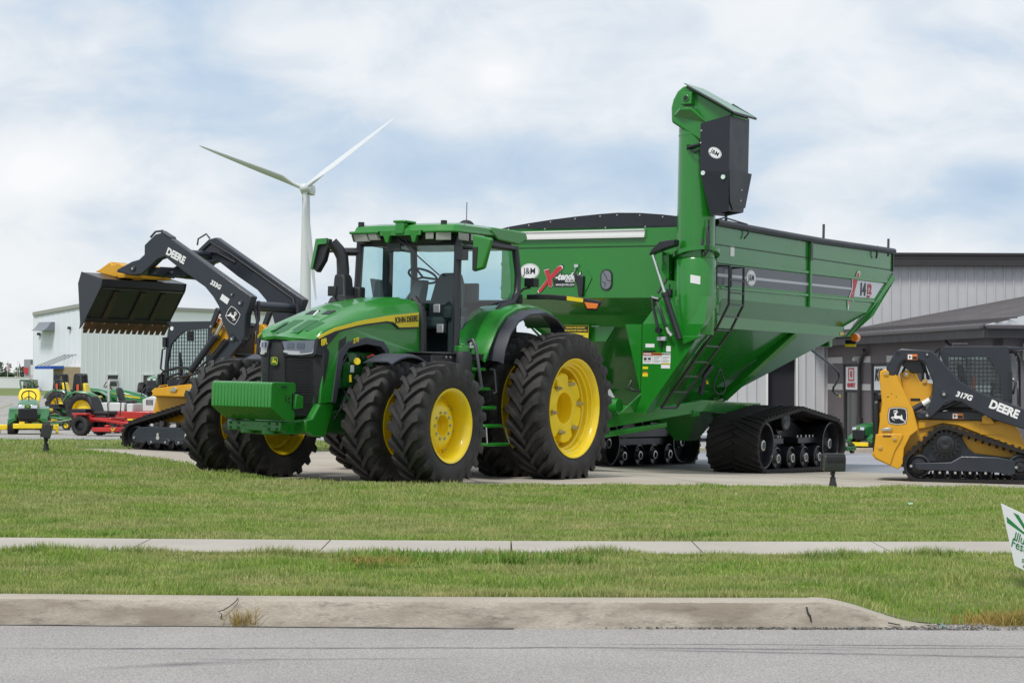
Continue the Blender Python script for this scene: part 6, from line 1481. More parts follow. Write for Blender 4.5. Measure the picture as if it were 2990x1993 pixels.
# ------------------------------------------------------------------ compact track loaders
def yb_(a, b): return (min(a, b), max(a, b))
def plate(name, pts, y0, y1, mt, par, sides=(1, -1), bevel=.012):
    for sd_ in sides:
        m = MB(); a, b = yb_(y0 * sd_, y1 * sd_); m.prism(pts, 1, a, b); o = m.build(name, mt, par, bevel=bevel)
    return o
def loader_track(root, circles, y0, y1, lugs, sprk, idlers, rollers, beam, side, rr=.10):
    t = empty('track', root)
    m = MB(); belt(m, hull(circles), y0, y1, .045, .034, 'bar', lugs, .05)
    if side < 0: m.v = [(x, -y, z) for x, y, z in m.v]
    m.build('belt', TRUB, t, smooth=35)
    def disc(name, x, z, prof, mt, par):
        m = MB(); m.lathe([(r, y * side) for r, y in prof], (x, 0, z), 1, 28); return m.build(name, mt, par, smooth=40)
    x, z, r = sprk
    m = MB(); g = []
    for k in range(17):
        a = 2 * math.pi * k / 17
        g += [((r - .055) * math.cos(a - .10), (r - .055) * math.sin(a - .10)), (r * math.cos(a - .05), r * math.sin(a - .05)), (r * math.cos(a + .05), r * math.sin(a + .05)), ((r - .055) * math.cos(a + .10), (r - .055) * math.sin(a + .10))]
    a_, b_ = yb_((y1 - .14) * side, (y1 - .09) * side); m.prism([(x + p_, z + q_) for p_, q_ in g], 1, a_, b_)
    s_ = m.build('sprocket', BLACK, t)
    disc('motor_hub', x, z, [(.14, y1 - .1), (.13, y1 - .04), (.085, y1 - .03), (.08, y1), (.05, y1 + .005), (.01, y1 - .01)], BLACK, t)
    for x, z, r in idlers:
        disc('idler', x, z, [(r, y0 + .06), (r, y1 - .06), (r - .03, y1 - .05), (r - .045, y1 - .10), (r - .10, y1 - .085), (.07, y1 - .05), (.01, y1 - .045)], BLACK, t)
    for x, z in rollers:
        disc('roller', x, z, [(rr, y0 + .06), (rr, y1 - .06), (rr - .03, y1 - .04), (rr - .045, y1 - .09), (.01, y1 - .07)], BLACK, t)
    m = MB(); a_, b_ = yb_((y1 - .05) * side, (y1 + .015) * side); m.prism(beam, 1, a_, b_); f = m.build('track_frame', CHAR, t, bevel=.014)
    m = MB()
    for x, z in rollers: m.cyl((x, (y1 + .012) * side, z + .035), (x, (y1 + .030) * side, z + .035), .019, n=12)
    for x, z in ((beam[0][0] + .06 if beam[0][0] < beam[-1][0] else beam[0][0] - .06, idlers[0][1]), (idlers[1][0] - .06, idlers[1][1])): m.cyl((x, (y1 + .012) * side, z), (x, (y1 + .030) * side, z), .020, n=12)
    m.build('frame_bolts', STEEL, f)
    return t
def inpoly(x, z, P):
    c = False
    for i in range(len(P)):
        (x0, z0), (x1, z1) = P[i], P[i - 1]
        if (z0 > z) != (z1 > z) and x < (x1 - x0) * (z - z0) / (z1 - z0) + x0: c = not c
    return c
def screen(root, P, y, pitch_, r=.006, sides=(1, -1)):
    """woven guard clipped to an outline"""
    xs = [p[0] for p in P]; zs = [p[1] for p in P]
    for sd_ in sides:
        m = MB(); n = 40
        def runs(fn, t0, t1):
            prev = None
            for k in range(n + 1):
                t = lerp(t0, t1, k / n); q = fn(t); ins = inpoly(q[0], q[1], P)
                if ins and prev is None: prev = q
                if (not ins or k == n) and prev is not None:
                    m.beam((prev[0], y * sd_, prev[1]), (q[0], y * sd_, q[1]), r * 2, r * 2); prev = None
        x = min(xs) + pitch_ / 2
        while x < max(xs): runs(lambda t, x=x: (x, t), min(zs), max(zs)); x += pitch_
        z = min(zs) + pitch_ / 2
        while z < max(zs): runs(lambda t, z=z: (t, z), min(xs), max(xs)); z += pitch_
        m.build('side_screen', BLACK, root)
def warn_sticker(root, x0, z0, x1, z1, y, side, slope=(1, 0)):
    d = Vector((slope[0], 0, slope[1])).normalized(); u = Vector((-d.z, 0, d.x)); n_ = Vector((0, side, 0))
    o = Vector((x0, y, z0)); w, h = x1 - x0, z1 - z0
    def q(a0, b0, a1, b1, k): return [o + d * a0 * w + u * b0 * h + n_ * k, o + d * a1 * w + u * b0 * h + n_ * k, o + d * a1 * w + u * b1 * h + n_ * k, o + d * a0 * w + u * b1 * h + n_ * k]
    m = MB(); m.sheet(q(0, 0, 1, 1, .0005), n_ * .002, 0); f0, f1 = (.04, .46) if (side < 0) else (.54, .96); g0, g1 = (.5, .96) if side < 0 else (.04, .5)
    m.sheet(q(f0, .08, f1, .92, .003), n_ * .001, 1); m.sheet(q(g0, .08, g1, .6, .003), n_ * .001, 2)
    m.sheet(q(lerp(f0, f1, .3), .2, lerp(f0, f1, .55), .75, .0045), n_ * .001, 2); m.sheet(q(lerp(f0, f1, .5), .45, lerp(f0, f1, .85), .58, .0045), n_ * .001, 2)
    return m.build('warning_sticker', [ORGD, WHITE, DARKD], root, smooth=0)
def pin(root, x, z, y0, y1, r, mt=CHAR, cap=STEEL, sides=(1, -1)):
    for sd_ in sides:
        m = MB(); m.cyl((x, y0 * sd_, z), (x, y1 * sd_, z), r, n=20); o = m.build('pivot_boss', mt, root, bevel=.006)
        m = MB(); m.cyl((x, y1 * sd_, z), (x, (y1 + .012) * sd_, z), r * .42, n=14); m.build('pivot_pin', cap, o)

# ---- right hand loader, arms down, seen from its right side
LA = thing('track_loader', 'yellow and dark grey compact track loader at the right edge with its arms lowered', 'track loader', (6.4, 29.8, -.145), -12.3, False, 'compact track loaders')
beamA = [(-.33, .285), (.18, .305), (.33, .395), (.83, .385), (1.05, .345), (1.09, .33), (1.09, .14), (1.0, .115), (.85, .16), (.55, .165), (-.30, .18), (-.34, .22)]
for sd_ in (1, -1): loader_track(LA, [(-.265, .245, .235), (1.18, .245, .235), (.10, .56, .262)], .50, .85, 44, (.10, .56, .225), [(-.28, .24, .17), (1.16, .24, .19)], [(.02, .115), (.24, .115), (.45, .115), (.67, .115)], beamA, sd_, .095)
plate('tower', [(-.91, .48), (-.96, .40), (-.90, .33), (-.58, .19), (-.51, .24), (-.49, .50), (-.40, .68), (-.285, .77), (-.36, 1.06), (-.60, 1.56), (-.66, 1.64), (-.76, 1.655), (-.84, 1.62), (-.845, 1.5), (-.81, 1.17), (-.86, .72)], .72, .85, CYEL, LA)
plate('tower_cover', [(-.895, .70), (-.52, .71), (-.50, .69), (-.55, .58), (-.62, .46), (-.68, .27), (-.70, .25), (-.90, .35), (-.93, .42)], .85, .875, CYEL, LA)
plate('tower_slot', [(-.80, .685), (-.67, .685), (-.68, .655), (-.79, .655)], .8751, .878, mat('slot_brown', (.12, .05, .004), .6), LA, bevel=0)
pin(LA, -.75, 1.59, .85, .868, .045, CYEL); pin(LA, -.83, .50, .875, .89, .035, CYEL); pin(LA, -.62, .63, .875, .89, .035, CYEL); pin(LA, -.70, .775, .85, .868, .045, CYEL)
m = MB(); m.prism([(-.80, .745), (-.68, .755), (-.66, .78), (-.68, .80), (-.80, .785), (-.82, .765)], 1, -.875, -.868); m.build('lock_lever', STEEL, LA, bevel=.003)
m = MB()
for x, z in ((-.67, 1.29), (-.71, 1.25), (-.73, 1.245), (-.60, 1.25)): m.cyl((x, -.8505, z), (x, -.852, z), .008, n=8)
m.build('tower_holes', DARKD, LA)
plate('rear_link_plate', [(-.56, 1.59), (-.46, 1.645), (-.34, 1.59), (-.28, 1.47), (-.08, 1.44), (-.075, 1.38), (-.11, 1.24), (-.29, 1.06), (-.45, 1.06)], .60, .66, CYEL, LA)
pin(LA, -.46, 1.58, .66, .685, .055, CYEL); pin(LA, -.20, 1.47, .66, .685, .035, CYEL)
m = MB(); m.box((-.40, -.664, 1.185), (-.26, -.661, 1.225)); m.build('plate_label', DARKD, LA)
plate('rear_link', [(-.38, 1.60), (-.20, 1.60), (-.26, 1.80), (-.48, 1.80), (-.52, 1.70)], .60, .70, BLACK, LA)
ARMA = [(-.75, 1.655), (-.62, 1.91), (-.53, 1.955), (-.11, 1.925), (-.06, 1.89), (.29, 1.49), (.55, 1.335), (1.21, 1.08), (1.42, .98), (1.62, .78), (1.74, .50), (1.72, .28), (1.60, .20), (1.48, .28), (1.46, .50), (1.38, .70), (1.21, .79), (.77, .93), (.44, 1.10), (.34, 1.175), (.22, 1.195), (.11, 1.16), (-.08, .97), (-.14, .925), (-.19, .925), (-.215, .97), (-.13, 1.13), (-.08, 1.27), (-.08, 1.47), (-.13, 1.60), (-.20, 1.76), (-.28, 1.79), (-.50, 1.785), (-.56, 1.72), (-.62, 1.56), (-.70, 1.56)]
plate('lift_arm', ARMA, .71, .86, CHAR, LA, bevel=.016)
pin(LA, .08, 1.29, .86, .878, .052); pin(LA, -.16, .98, .86, .875, .045); pin(LA, -.16, 1.865, .86, .872, .035)
for sd_ in (1, -1):
    m = MB(); m.cyl((-.58, .859 * sd_, 1.885), (-.58, .863 * sd_, 1.885), .036, n=18); m.build('arm_hole', DARKD, LA)
    m = MB(); m.cyl((-.16, .62 * sd_, .98), (.35, .62 * sd_, 1.22), .04, n=12); m.cyl((-.50, .70 * sd_, .98), (-.12, .70 * sd_, 1.20), .045, n=14); m.build('lift_cylinder', CHAR, LA)
    m = MB(); m.cyl((-.22, .70 * sd_, 1.14), (-.12, .70 * sd_, 1.20), .047, n=14); m.build('cylinder_band', WHITE, LA)
up = Vector((0, 0, 1))
text(LA, 'DEERE', .165, (.93, -.866, 1.073), Vector((1, 0, -.405)), Vector((.405, 0, 1)), WHITE, bold=.008, xs=.92)
text(LA, '317G', .105, (.365, -.866, 1.262), Vector((1, 0, -.30)), Vector((.30, 0, 1)), WHITE, bold=.005, shear=.12)
emblem(LA, (-.583, -.8515, .967), (1, 0, 0), (0, 0, 1), .135, [DARKD, WHITE, WHITE])
warn_sticker(LA, -.44, 1.79, -.30, 1.87, -.861, -1); warn_sticker(LA, .20, .93, .355, 1.01, -.701, -1)
plate('side_rail', [(-.35, 1.02), (-.30, .92), (.95, .90), (.98, 1.02), (.3, 1.04)], .55, .70, CHAR, LA)
m = MB(); m.prism([(-.85, .35), (-.85, 1.02), (.98, .97), (1.10, .84), (1.18, .70), (1.24, .50), (1.24, .32), (-.75, .25)], 1, -.62, .62); m.build('body', CYEL, LA, bevel=.02)
plate('track_fender', [(-.29, .92), (.96, .90), (1.10, .82), (1.16, .74), (1.235, .50), (1.18, .48), (.28, .83), (.06, .86), (-.12, .80), (-.29, .77)], .62, .665, CYEL, LA)
plate('track_shade_plate', [(-.30, .30), (-.22, .50), (.0, .74), (.20, .76), (.33, .66), (.42, .50), (.52, .43), (1.12, .36), (1.05, .28)], .665, .70, CHAR, LA)  # dark plate added for the shade and dark frame inside the track loop
plate('service_door', [(.60, .86), (1.0, .87), (.94, .70), (.60, .70)], .665, .672, CYEL, LA, bevel=.004)
plate('pivot_bracket', [(.62, .855), (.62, .96), (.66, 1.01), (.71, 1.01), (.81, .86)], .665, .74, CYEL, LA); pin(LA, .675, .97, .74, .755, .028, CYEL)
m = MB(); m.box((-.95, -.60, .42), (-.85, .60, 1.18)); m.box((-.90, -.5, 1.18), (-.6, .5, 1.30)); m.build('engine_door', BLACK, LA, bevel=.03)
CABA = [(.02, 1.88), (.09, 1.985), (.98, 1.99), (1.0, 1.94), (1.03, 1.84), (1.06, 1.50), (1.06, 1.16), (.95, 1.10), (.10, 1.10), (.10, 1.70)]
SCRA = [(.15, 1.86), (.70, 1.845), (.78, 1.74), (.91, 1.54), (.96, 1.16), (.30, 1.16), (.14, 1.45)]
def cab(root, C_, SC, hw, par_roof):
    for sd_ in (1, -1):
        m = MB(); n = len(C_); a, b = yb_((hw - .05) * sd_, hw * sd_)
        # frame with the window opening: quad strip between both outlines by angle
        cx = sum(p[0] for p in SC) / len(SC); cz = sum(p[1] for p in SC) / len(SC)
        def rad(P, ang):
            best = .01
            for i in range(len(P)):
                x0, z0 = P[i - 1][0] - cx, P[i - 1][1] - cz; x1, z1 = P[i][0] - cx, P[i][1] - cz
                dx, dz = math.cos(ang), math.sin(ang); den = dx * (z1 - z0) - dz * (x1 - x0)
                if abs(den) < 1e-9: continue
                t = (x0 * (z1 - z0) - z0 * (x1 - x0)) / den; s_ = (x0 * dz - z0 * dx) / den
                if t > 0 and -1e-6 <= s_ <= 1 + 1e-6: best = max(best, t)
            return best
        angs = sorted([math.atan2(p[1] - cz, p[0] - cx) for p in C_] + [math.atan2(p[1] - cz, p[0] - cx) for p in SC])
        g = [[], [], [], []]
        for k, P, y in ((0, C_, a), (1, C_, b), (2, SC, b), (3, SC, a)):
            for an in angs: r_2 = rad(P, an); g[k].append(Vector((cx + r_2 * math.cos(an), y, cz + r_2 * math.sin(an))))
        g.append(g[0]); m.loft(g, cap=False); m.build('cab_side', CHAR, root, smooth=0)
        m = MB(); m.add([(x, (hw - .03) * sd_, z) for x, z in SC], [tuple(range(len(SC)))]); m.build('side_glass', GLASSD, root, smooth=0)
    screen(root, SC, hw - .005, .060, .0048)
    m = MB(); m.prism(par_roof, 1, -hw + .02, hw - .02); m.build('cab_roof', CHAR, root, bevel=.015)
cab(LA, CABA, SCRA, .46, [(.06, 1.96), (.09, 1.995), (.95, 2.0), (1.22, 1.98), (1.26, 1.95), (1.0, 1.93)])
m = MB(); m.box((.10, -.42, 1.10), (.14, .42, 1.9)); m.box((.10, -.43, 1.05), (1.08, .43, 1.12)); m.build('cab_rear', INTER, LA)
m = MB(); m.loft([[Vector((x, y * w, z)) for y in (-.2, .2)] + [Vector((x - .10, y * w, z)) for y in (.2, -.2)] for x, z, w in ((.46, 1.15, 1), (.42, 1.45, 1.05), (.36, 1.72, .8))]); m.box((.34, -.22, 1.12), (.72, .22, 1.24)); m.build('seat', mat('dark_seat', (.02, .02, .022), .8), LA, bevel=.03)
m = MB(); m.tube([(.52, -.36, 1.55), (.50, -.40, 1.38), (.55, -.41, 1.30), (.62, -.38, 1.22)], .022, 6); m.build('seat_belt', mat('red_belt', (.5, .06, .03), .6), LA)
m = MB()
for y in (-.30, .30): m.tube([(.75, y, 1.12), (.80, y, 1.40)], .02, 6); m.ball((.80, y, 1.43), .04, 6)
m.box((.86, -.42, 1.3), (.90, -.36, 1.85)); m.build('controls', BLACKP, LA)
m = MB(); m.tube([(1.04, -.42, 1.92), (1.12, -.40, 1.90), (1.17, -.36, 1.80), (1.17, -.34, 1.12)], .02, 6); m.tube([(1.17, -.34, 1.12), (1.17, .34, 1.12), (1.17, .36, 1.80), (1.12, .40, 1.90), (1.04, .42, 1.92)], .02, 6); m.build('door_frame', BLACK, LA)
m = MB(); m.add([(1.05, -.43, 1.90), (1.13, -.38, 1.88), (1.17, -.35, 1.10), (1.06, -.43, 1.10)], [(0, 1, 2, 3)]); m.add([(1.13, -.38, 1.88), (1.13, .38, 1.88), (1.17, .35, 1.10), (1.17, -.35, 1.10)], [(0, 1, 2, 3)]); m.build('front_glass', GLASSC, LA, smooth=0)
m = MB(); m.tube([(1.07, -.45, 1.30), (1.08, -.50, 1.34), (1.11, -.50, 1.46), (1.07, -.46, 1.52)], .018, 6); m.box((1.0, -.475, 1.2), (1.06, -.45, 1.62)); m.build('door_handle', BLACK, LA)
m = MB(); m.tube([(.20, -.30, 1.99), (.20, -.30, 2.03), (.42, -.30, 2.03), (.42, -.30, 1.99)], .012, 6); m.build('roof_handle', DSTEEL, LA)
m = MB(); m.box((1.55, -.9, .10), (1.75, .9, .42)); m.build('coupler', BLACK, LA, bevel=.02)
m = MB(); m.tube([(-.52, -.66, 1.60), (-.44, -.66, 1.76), (-.30, -.66, 1.82), (-.20, -.66, 1.70), (-.14, -.66, 1.50)], .02, 6); m.tube([(-.05, -.5, 1.90), (.02, -.5, 1.97), (.0, -.5, 1.75)], .015, 6); m.build('hydraulic_hose', BLACKP, LA)
m = MB()
for k in range(4): m.box((.50 + k * .03, -.552, 1.055), (.522 + k * .03, -.545, 1.075))
m.build('yellow_label', YELD, LA)

# ---- left hand loader, arms and bucket raised, seen from its left side
LB = thing('track_loader', 'yellow and dark grey compact track loader with its toothed bucket raised high', 'track loader', (-5.3, 33.6, .09), 148, False, 'compact track loaders')
beamB = [(.70, .30), (.56, .425), (.25, .44), (.17, .43), (-.90, .43), (-1.3, .34), (-1.3, .20), (.36, .205), (.42, .16), (.62, .17), (.70, .20)]
for sd_ in (1, -1): loader_track(LB, [(.69, .255, .255), (-1.40, .255, .25), (-.92, .62, .29)], .45, .85, 56, (-.92, .62, .25), [(.66, .25, .20), (-1.38, .25, .19)], [(.26, .15), (-.05, .15), (-.34, .15), (-.65, .15), (-.98, .15)], beamB, sd_, .12)
for x in (.11, -.50):
    m = MB(); m.prism([(x - .26, .20), (x - .20, .25), (x + .20, .25), (x + .26, .20), (x + .22, .13), (x + .08, .16), (x - .08, .16), (x - .22, .13)], 1, .82, .872); b_ = m.build('roller_bogie', CHAR, LB, bevel=.01)
    m = MB(); m.cyl((x, .872, .255), (x, .885, .255), .035, n=14); m.cyl((x, .872, .31), (x, .885, .31), .024, n=12); m.box((x - .02, .872, .25), (x + .02, .884, .32)); m.build('tie_down', mat('pale_steel', (.5, .5, .47), .5, metal=.5), b_)
ARMB = [(.56, 3.47), (.32, 3.64), (.16, 3.665), (-1.77, 2.56), (-1.64, 2.26), (-1.62, 1.92), (-1.56, 1.84), (-1.47, 1.81), (-1.36, 1.84), (-1.30, 1.90), (-1.14, 2.17), (-1.07, 2.41), (-.95, 2.57), (-.77, 2.74), (-.32, 2.99), (.10, 3.255), (.26, 3.22), (.40, 3.12), (.62, 2.975), (.84, 2.965), (1.18, 3.03), (1.175, 3.075), (.84, 3.20), (.68, 3.23), (.56, 3.31)]
plate('lift_arm', ARMB, .60, .75, CHAR, LB, bevel=.018)
plate('lower_link', [(-1.56, 1.83), (-1.36, 1.99), (-.61, 1.20), (-.62, 1.12), (-.72, 1.03)], .66, .75, CHAR, LB)
for sd_ in (1, -1):
    m = MB(); m.tube([(-1.28, .79 * sd_, 1.86), (-.95, .79 * sd_, 1.55), (-.80, .79 * sd_, 1.38), (-.55, .78 * sd_, 1.30), (-.1, .76 * sd_, 1.24)], .022, 6); m.tube([(-1.22, .77 * sd_, 1.88), (-.9, .77 * sd_, 1.56), (-.6, .76 * sd_, 1.36)], .018, 6); m.build('hydraulic_hose', BLACKP, LB)
    m = MB(); m.cyl((-.20, .70 * sd_, 1.10), (-.96, .70 * sd_, 1.92), .055, n=16); m.cyl((-.92, .70 * sd_, 1.88), (-.99, .70 * sd_, 1.95), .07, n=16); m.build('lift_cylinder', CHAR, LB)
    m = MB(); m.cyl((-.96, .70 * sd_, 1.92), (-1.16, .70 * sd_, 2.22), .032, n=12); m.build('lift_rod', CHROME, LB)
    m = MB(); m.cyl((-.42, .70 * sd_, 1.335), (-.44, .70 * sd_, 1.36), .064, n=16); m.build('cylinder_clamp', STEEL, LB)
    m = MB(); m.tube([(-1.70, .5 * sd_, 2.50), (-1.72, .52 * sd_, 2.2), (-1.62, .55 * sd_, 1.95), (-1.45, .55 * sd_, 1.75)], .028, 6); m.tube([(-1.66, .58 * sd_, 2.45), (-1.76, .58 * sd_, 2.1), (-1.70, .55 * sd_, 1.8)], .022, 6); m.build('rear_hose', mat('sleeved_hose', (.035, .034, .05), .7), LB)
pin(LB, -1.53, 2.46, .75, .765, .055); pin(LB, -1.37, 1.88, .75, .77, .055); pin(LB, -1.36, 2.60, .75, .765, .035); pin(LB, .80, 3.08, .75, .768, .05)
m = MB(); m.cyl((.82, .7505, 3.08), (.82, .7515, 3.08), .062, n=20); m.build('arm_hole', DARKD, LB)
text(LB, 'DEERE', .165, (-.145, .756, 3.262), Vector((-1, 0, -.455)), Vector((-.455, 0, 1)), WHITE, bold=.008, xs=.92)
text(LB, '333G', .105, (-1.01, .756, 2.765), Vector((-1, 0, -.47)), Vector((-.47, 0, 1)), WHITE, bold=.005, shear=.12)
emblem(LB, (-1.375, .7515, 2.262), Vector((-.80, 0, -.62)), Vector((-.62, 0, .80)), .135, [DARKD, WHITE, WHITE], mirror=True)
m = MB(); d = Vector((-.86, 0, -.50)); u = Vector((-.50, 0, .86)); o = Vector((-1.20, .7505, 2.53)); m.sheet([o - d * .09 - u * .05, o + d * .09 - u * .05, o + d * .09 + u * .05, o - d * .09 + u * .05], (0, .003, 0)); q = m.build('arm_sticker', WHITE, LB, smooth=0)
warn_sticker(LB, -.88, 1.19, -.71, 1.28, .7505, 1, (-.70, .71))
m = MB(); m.cyl((-1.55, -.62, 2.42), (-1.55, .62, 2.42), .085, n=18); m.build('cross_tube', CHAR, LB)
m = MB(); m.cyl((.30, -.62, 3.36), (.30, .62, 3.36), .07, n=16); m.build('cross_tube', CHAR, LB)
m = MB(); m.box((.40, -.62, 2.98), (.58, .62, 3.10)); m.build('cross_beam', CHAR, LB)
m = MB(); m.tube([(.2, .69, 3.70), (.36, .69, 3.69), (.47, .69, 3.60)], .02, 5); m.tube([(.34, -.66, 3.66), (.42, -.66, 3.74), (.60, -.66, 3.66), (.62, -.66, 3.55)], .016, 6); m.build('arm_hook', DSTEEL, LB)
m = MB(); m.sheet([(.20, .60, 3.672), (.20, .76, 3.672), (-.02, .76, 3.56), (-.02, .60, 3.56)], (.015, 0, .03)); m.build('arm_pad', BLACK, LB)
m = MB(); m.tube([(.46, -.59, 3.44), (.25, -.585, 3.58), (-.2, -.585, 3.36), (-.9, -.585, 2.96), (-1.55, -.585, 2.58), (-1.62, -.58, 2.40)], .016, 5); m.tube([(.52, -.59, 3.36), (.35, -.58, 3.42), (.1, -.58, 3.40), (-.3, -.58, 3.22)], .018, 5); m.build('arm_pipe', BLACKP, LB)
# coupler and bucket
m = MB()
m.prism([(1.90, 3.07), (1.80, 3.10), (1.54, 3.23), (1.50, 3.17), (1.36, 3.20), (1.16, 3.12), (1.20, 2.98), (1.42, 2.96)], 1, .12, .52); m.prism([(1.90, 3.07), (1.80, 3.10), (1.54, 3.23), (1.50, 3.17), (1.36, 3.20), (1.16, 3.12), (1.20, 2.98), (1.42, 2.96)], 1, -.52, -.12)
m.box((1.12, -.56, 2.94), (1.34, .56, 3.02)); m.build('coupler', CYEL, LB, bevel=.012)
for sd_ in (1, -1):
    m = MB(); m.cyl((.30, .30 * sd_, 2.98), (1.05, .30 * sd_, 3.06), .06, n=14); m.cyl((1.05, .30 * sd_, 3.06), (1.35, .30 * sd_, 3.10), .035, n=12); m.build('tilt_cylinder', CHAR, LB)
m = MB()
for k in range(5): m.tube([(.15, -.15 + k * .07, 3.22), (.45, -.15 + k * .07, 3.10), (.75, -.15 + k * .07, 3.12)], .022, 6)
m.build('coupler_hoses', BLACKP, LB)
BK = empty('bucket', LB)
prof = [(1.69, 3.03), (1.22, 2.905), (1.245, 2.79), (1.60, 2.24)]
m = MB(); th = .02
for (x0, z0), (x1, z1) in zip(prof[:-1], prof[1:]):
    d = Vector((x1 - x0, 0, z1 - z0)).normalized(); n_ = Vector((d.z, 0, -d.x)) * -th
    m.sheet([(x0, -1.04, z0), (x1, -1.04, z1), (x1, 1.04, z1), (x0, 1.04, z0)], n_)
m.build('shell', mat('bucket_black', (.018, .019, .024), .42, coat=.2, var=.2), BK)
for y in (1.04, -1.06):
    m = MB(); m.prism([(1.69, 3.035), (1.765, 2.84), (1.71, 2.17), (1.73, 2.07), (1.66, 2.14), (1.235, 2.78), (1.205, 2.905)], 1, y, y + .02); m.build('side_plate', mat('bucket_side', (.030, .034, .045), .4, coat=.2), BK)
for y in (.55, -.10, -.62):
    m = MB()
    for (x0, z0), (x1, z1), ww in (((1.235, 2.80), (1.59, 2.25), .13),):
        d = Vector((x1 - x0, 0, z1 - z0)).normalized(); n_ = Vector((d.z, 0, -d.x)) * .022
        m.sheet([(x0 + d.x * .10, y, z0 + d.z * .10), (x1, y, z1), (x1, y + ww, z1), (x0 + d.x * .10, y + ww, z0 + d.z * .10)], n_)
    m.build('wear_bar', mat('wear_steel', (.026, .024, .024), .5, col2=(.085, .050, .032), vscale=2.5), BK)
m = MB(); m.tube([(1.235, -1.03, 2.74), (1.235, 1.03, 2.74)], .010, 5); m.build('shell_fold', BLACK, BK)
d = Vector((1.75 - 1.58, 0, 2.03 - 2.27)).normalized()
def cu_(a, y): return Vector((1.585, y, 2.265)) + d * a
m = MB(); nrm = Vector((d.z, 0, -d.x)) * .03
m.sheet([cu_(0, -1.06), cu_(.10, -1.06), cu_(.10, 1.06), cu_(0, 1.06)], nrm); m.build('edge_backing', mat('edge_steel', (.022, .022, .025), .5, var=.2), BK)
m = MB(); pts = [cu_(.07, 1.05), cu_(.07, -1.05)]; NT = 14; w = 2.1 / NT
for k in range(NT):
    y = -1.05 + k * w; pts += [cu_(.29, y + w * .0), cu_(.29, y + w * .52), cu_(.205, y + w * .74), cu_(.205, y + w * .92)]
m.sheet([p_ + nrm * 1.05 for p_ in pts], nrm * .5)
m.build('tooth_bar', mat('rusty_steel', (.060, .036, .026), .6, col2=(.17, .072, .032), vscale=6, bump=.2), BK, smooth=0)
m = MB()
for k in range(7): q = cu_(.085, -.9 + k * .3) + nrm * 1.5; m.ball(q, .014, 4)
m.build('edge_bolts', STEEL, BK)
# body, cab, fenders, towers
m = MB(); m.prism([(.42, .92), (.48, .62), (.30, .50), (-1.5, .45), (-1.62, .6), (-1.62, 1.45), (-1.3, 1.52), (-.75, 1.12), (.20, 1.05)], 1, -.45, .45); m.build('body', CYEL, LB, bevel=.02)
plate('front_fender', [(.29, 1.03), (.22, 1.075), (-.70, 1.16), (-.755, 1.14), (-.785, 1.08), (-.80, .98), (-.9, .93), (.24, .955)], .74, .85, CYEL, LB)
for sd_ in (1, -1):
    m = MB(); m.sheet([(.27, .85 * sd_, .955), (-.86, .85 * sd_, .935), (-.88, .60 * sd_, .90), (.40, .60 * sd_, .92)], (0, 0, .02)); m.sheet([(.40, .60 * sd_, .93), (.47, .60 * sd_, .64), (-.4, .60 * sd_, .76), (-.95, .60 * sd_, .84), (-.88, .60 * sd_, .91)], (0, -.15 * sd_, 0)); m.build('fender_step', CYEL, LB)
    m = MB(); m.tube([(.17, .80 * sd_, 1.07), (.15, .80 * sd_, 1.11), (-.02, .80 * sd_, 1.13), (-.03, .80 * sd_, 1.09)], .010, 5); m.build('fender_handle', CYEL, LB)
pin(LB, -.22, 1.06, .85, .87, .05, CYEL); pin(LB, -.56, 1.045, .85, .87, .055, CYEL)
m = MB(); m.prism([(-.12, 1.03), (-.26, 1.02), (-.30, 1.07), (-.24, 1.10)], 1, .87, .878); m.build('lock_lever', STEEL, LB, bevel=.003)
plate('tower', [(-.83, 2.16), (-.95, 2.16), (-1.10, 2.05), (-1.17, 1.88), (-1.25, 1.6), (-1.62, 1.45), (-1.62, 1.0), (-.80, 1.05), (-.77, 1.5)], .50, .62, CYEL, LB)
plate('tower_arm', [(-.90, 2.06), (-.82, 2.10), (-.96, 2.40), (-1.05, 2.36)], .63, .70, CHAR, LB); warn_sticker(LB, -.985, 2.16, -.83, 2.25, .7005, 1, (-.42, .91)); pin(LB, -.88, 2.09, .70, .715, .045)
plate('rear_cowl', [(-1.62, 1.45), (-1.60, 1.63), (-1.0, 1.66), (-.90, 1.50)], .0, .55, CHAR, LB)
CABB = [(.15, 2.16), (-.77, 2.17), (-.77, 1.10), (.26, 1.10), (.28, 1.22), (.20, 2.0)]
SCRB = [(-.19, 2.035), (-.68, 2.06), (-.65, 1.25), (.20, 1.22), (.205, 1.5), (.13, 1.80), (-.04, 1.95)]
cab(LB, CABB, SCRB, .56, [(.24, 2.15), (.22, 2.185), (-.76, 2.185), (-.80, 2.12), (.10, 2.13)])
m = MB(); m.box((-.80, -.52, 1.10), (-.76, .52, 2.1)); m.box((-.77, -.53, 1.06), (.26, .53, 1.12)); m.build('cab_floor', INTER, LB)
m = MB(); m.loft([[Vector((x, y * w, z)) for y in (-.2, .2)] + [Vector((x - .10, y * w, z)) for y in (.2, -.2)] for x, z, w in ((-.36, 1.15, 1), (-.42, 1.5, 1.05), (-.48, 1.80, .8))]); m.box((-.48, -.22, 1.12), (-.1, .22, 1.25)); m.build('seat', mat('dark_seat', (.02, .02, .022), .8), LB, bevel=.03)
m = MB(); m.tube([(.0, .40, 1.15), (.02, .40, 1.5), (.10, .36, 1.66), (.14, .30, 1.5), (.14, .3, 1.2)], .018, 6); m.cbox((.0, .2, 1.95), (.04, .12, .16)); m.build('controls', BLACKP, LB)
m = MB(); m.cbox((.12, .50, 2.07), (.12, .12, .13)); l = m.build('cab_lamp', BLACK, LB, bevel=.02)
m = MB(); m.cyl((.10, .561, 2.07), (.10, .567, 2.07), .036, n=16); m.build('lens', WHITE, l)
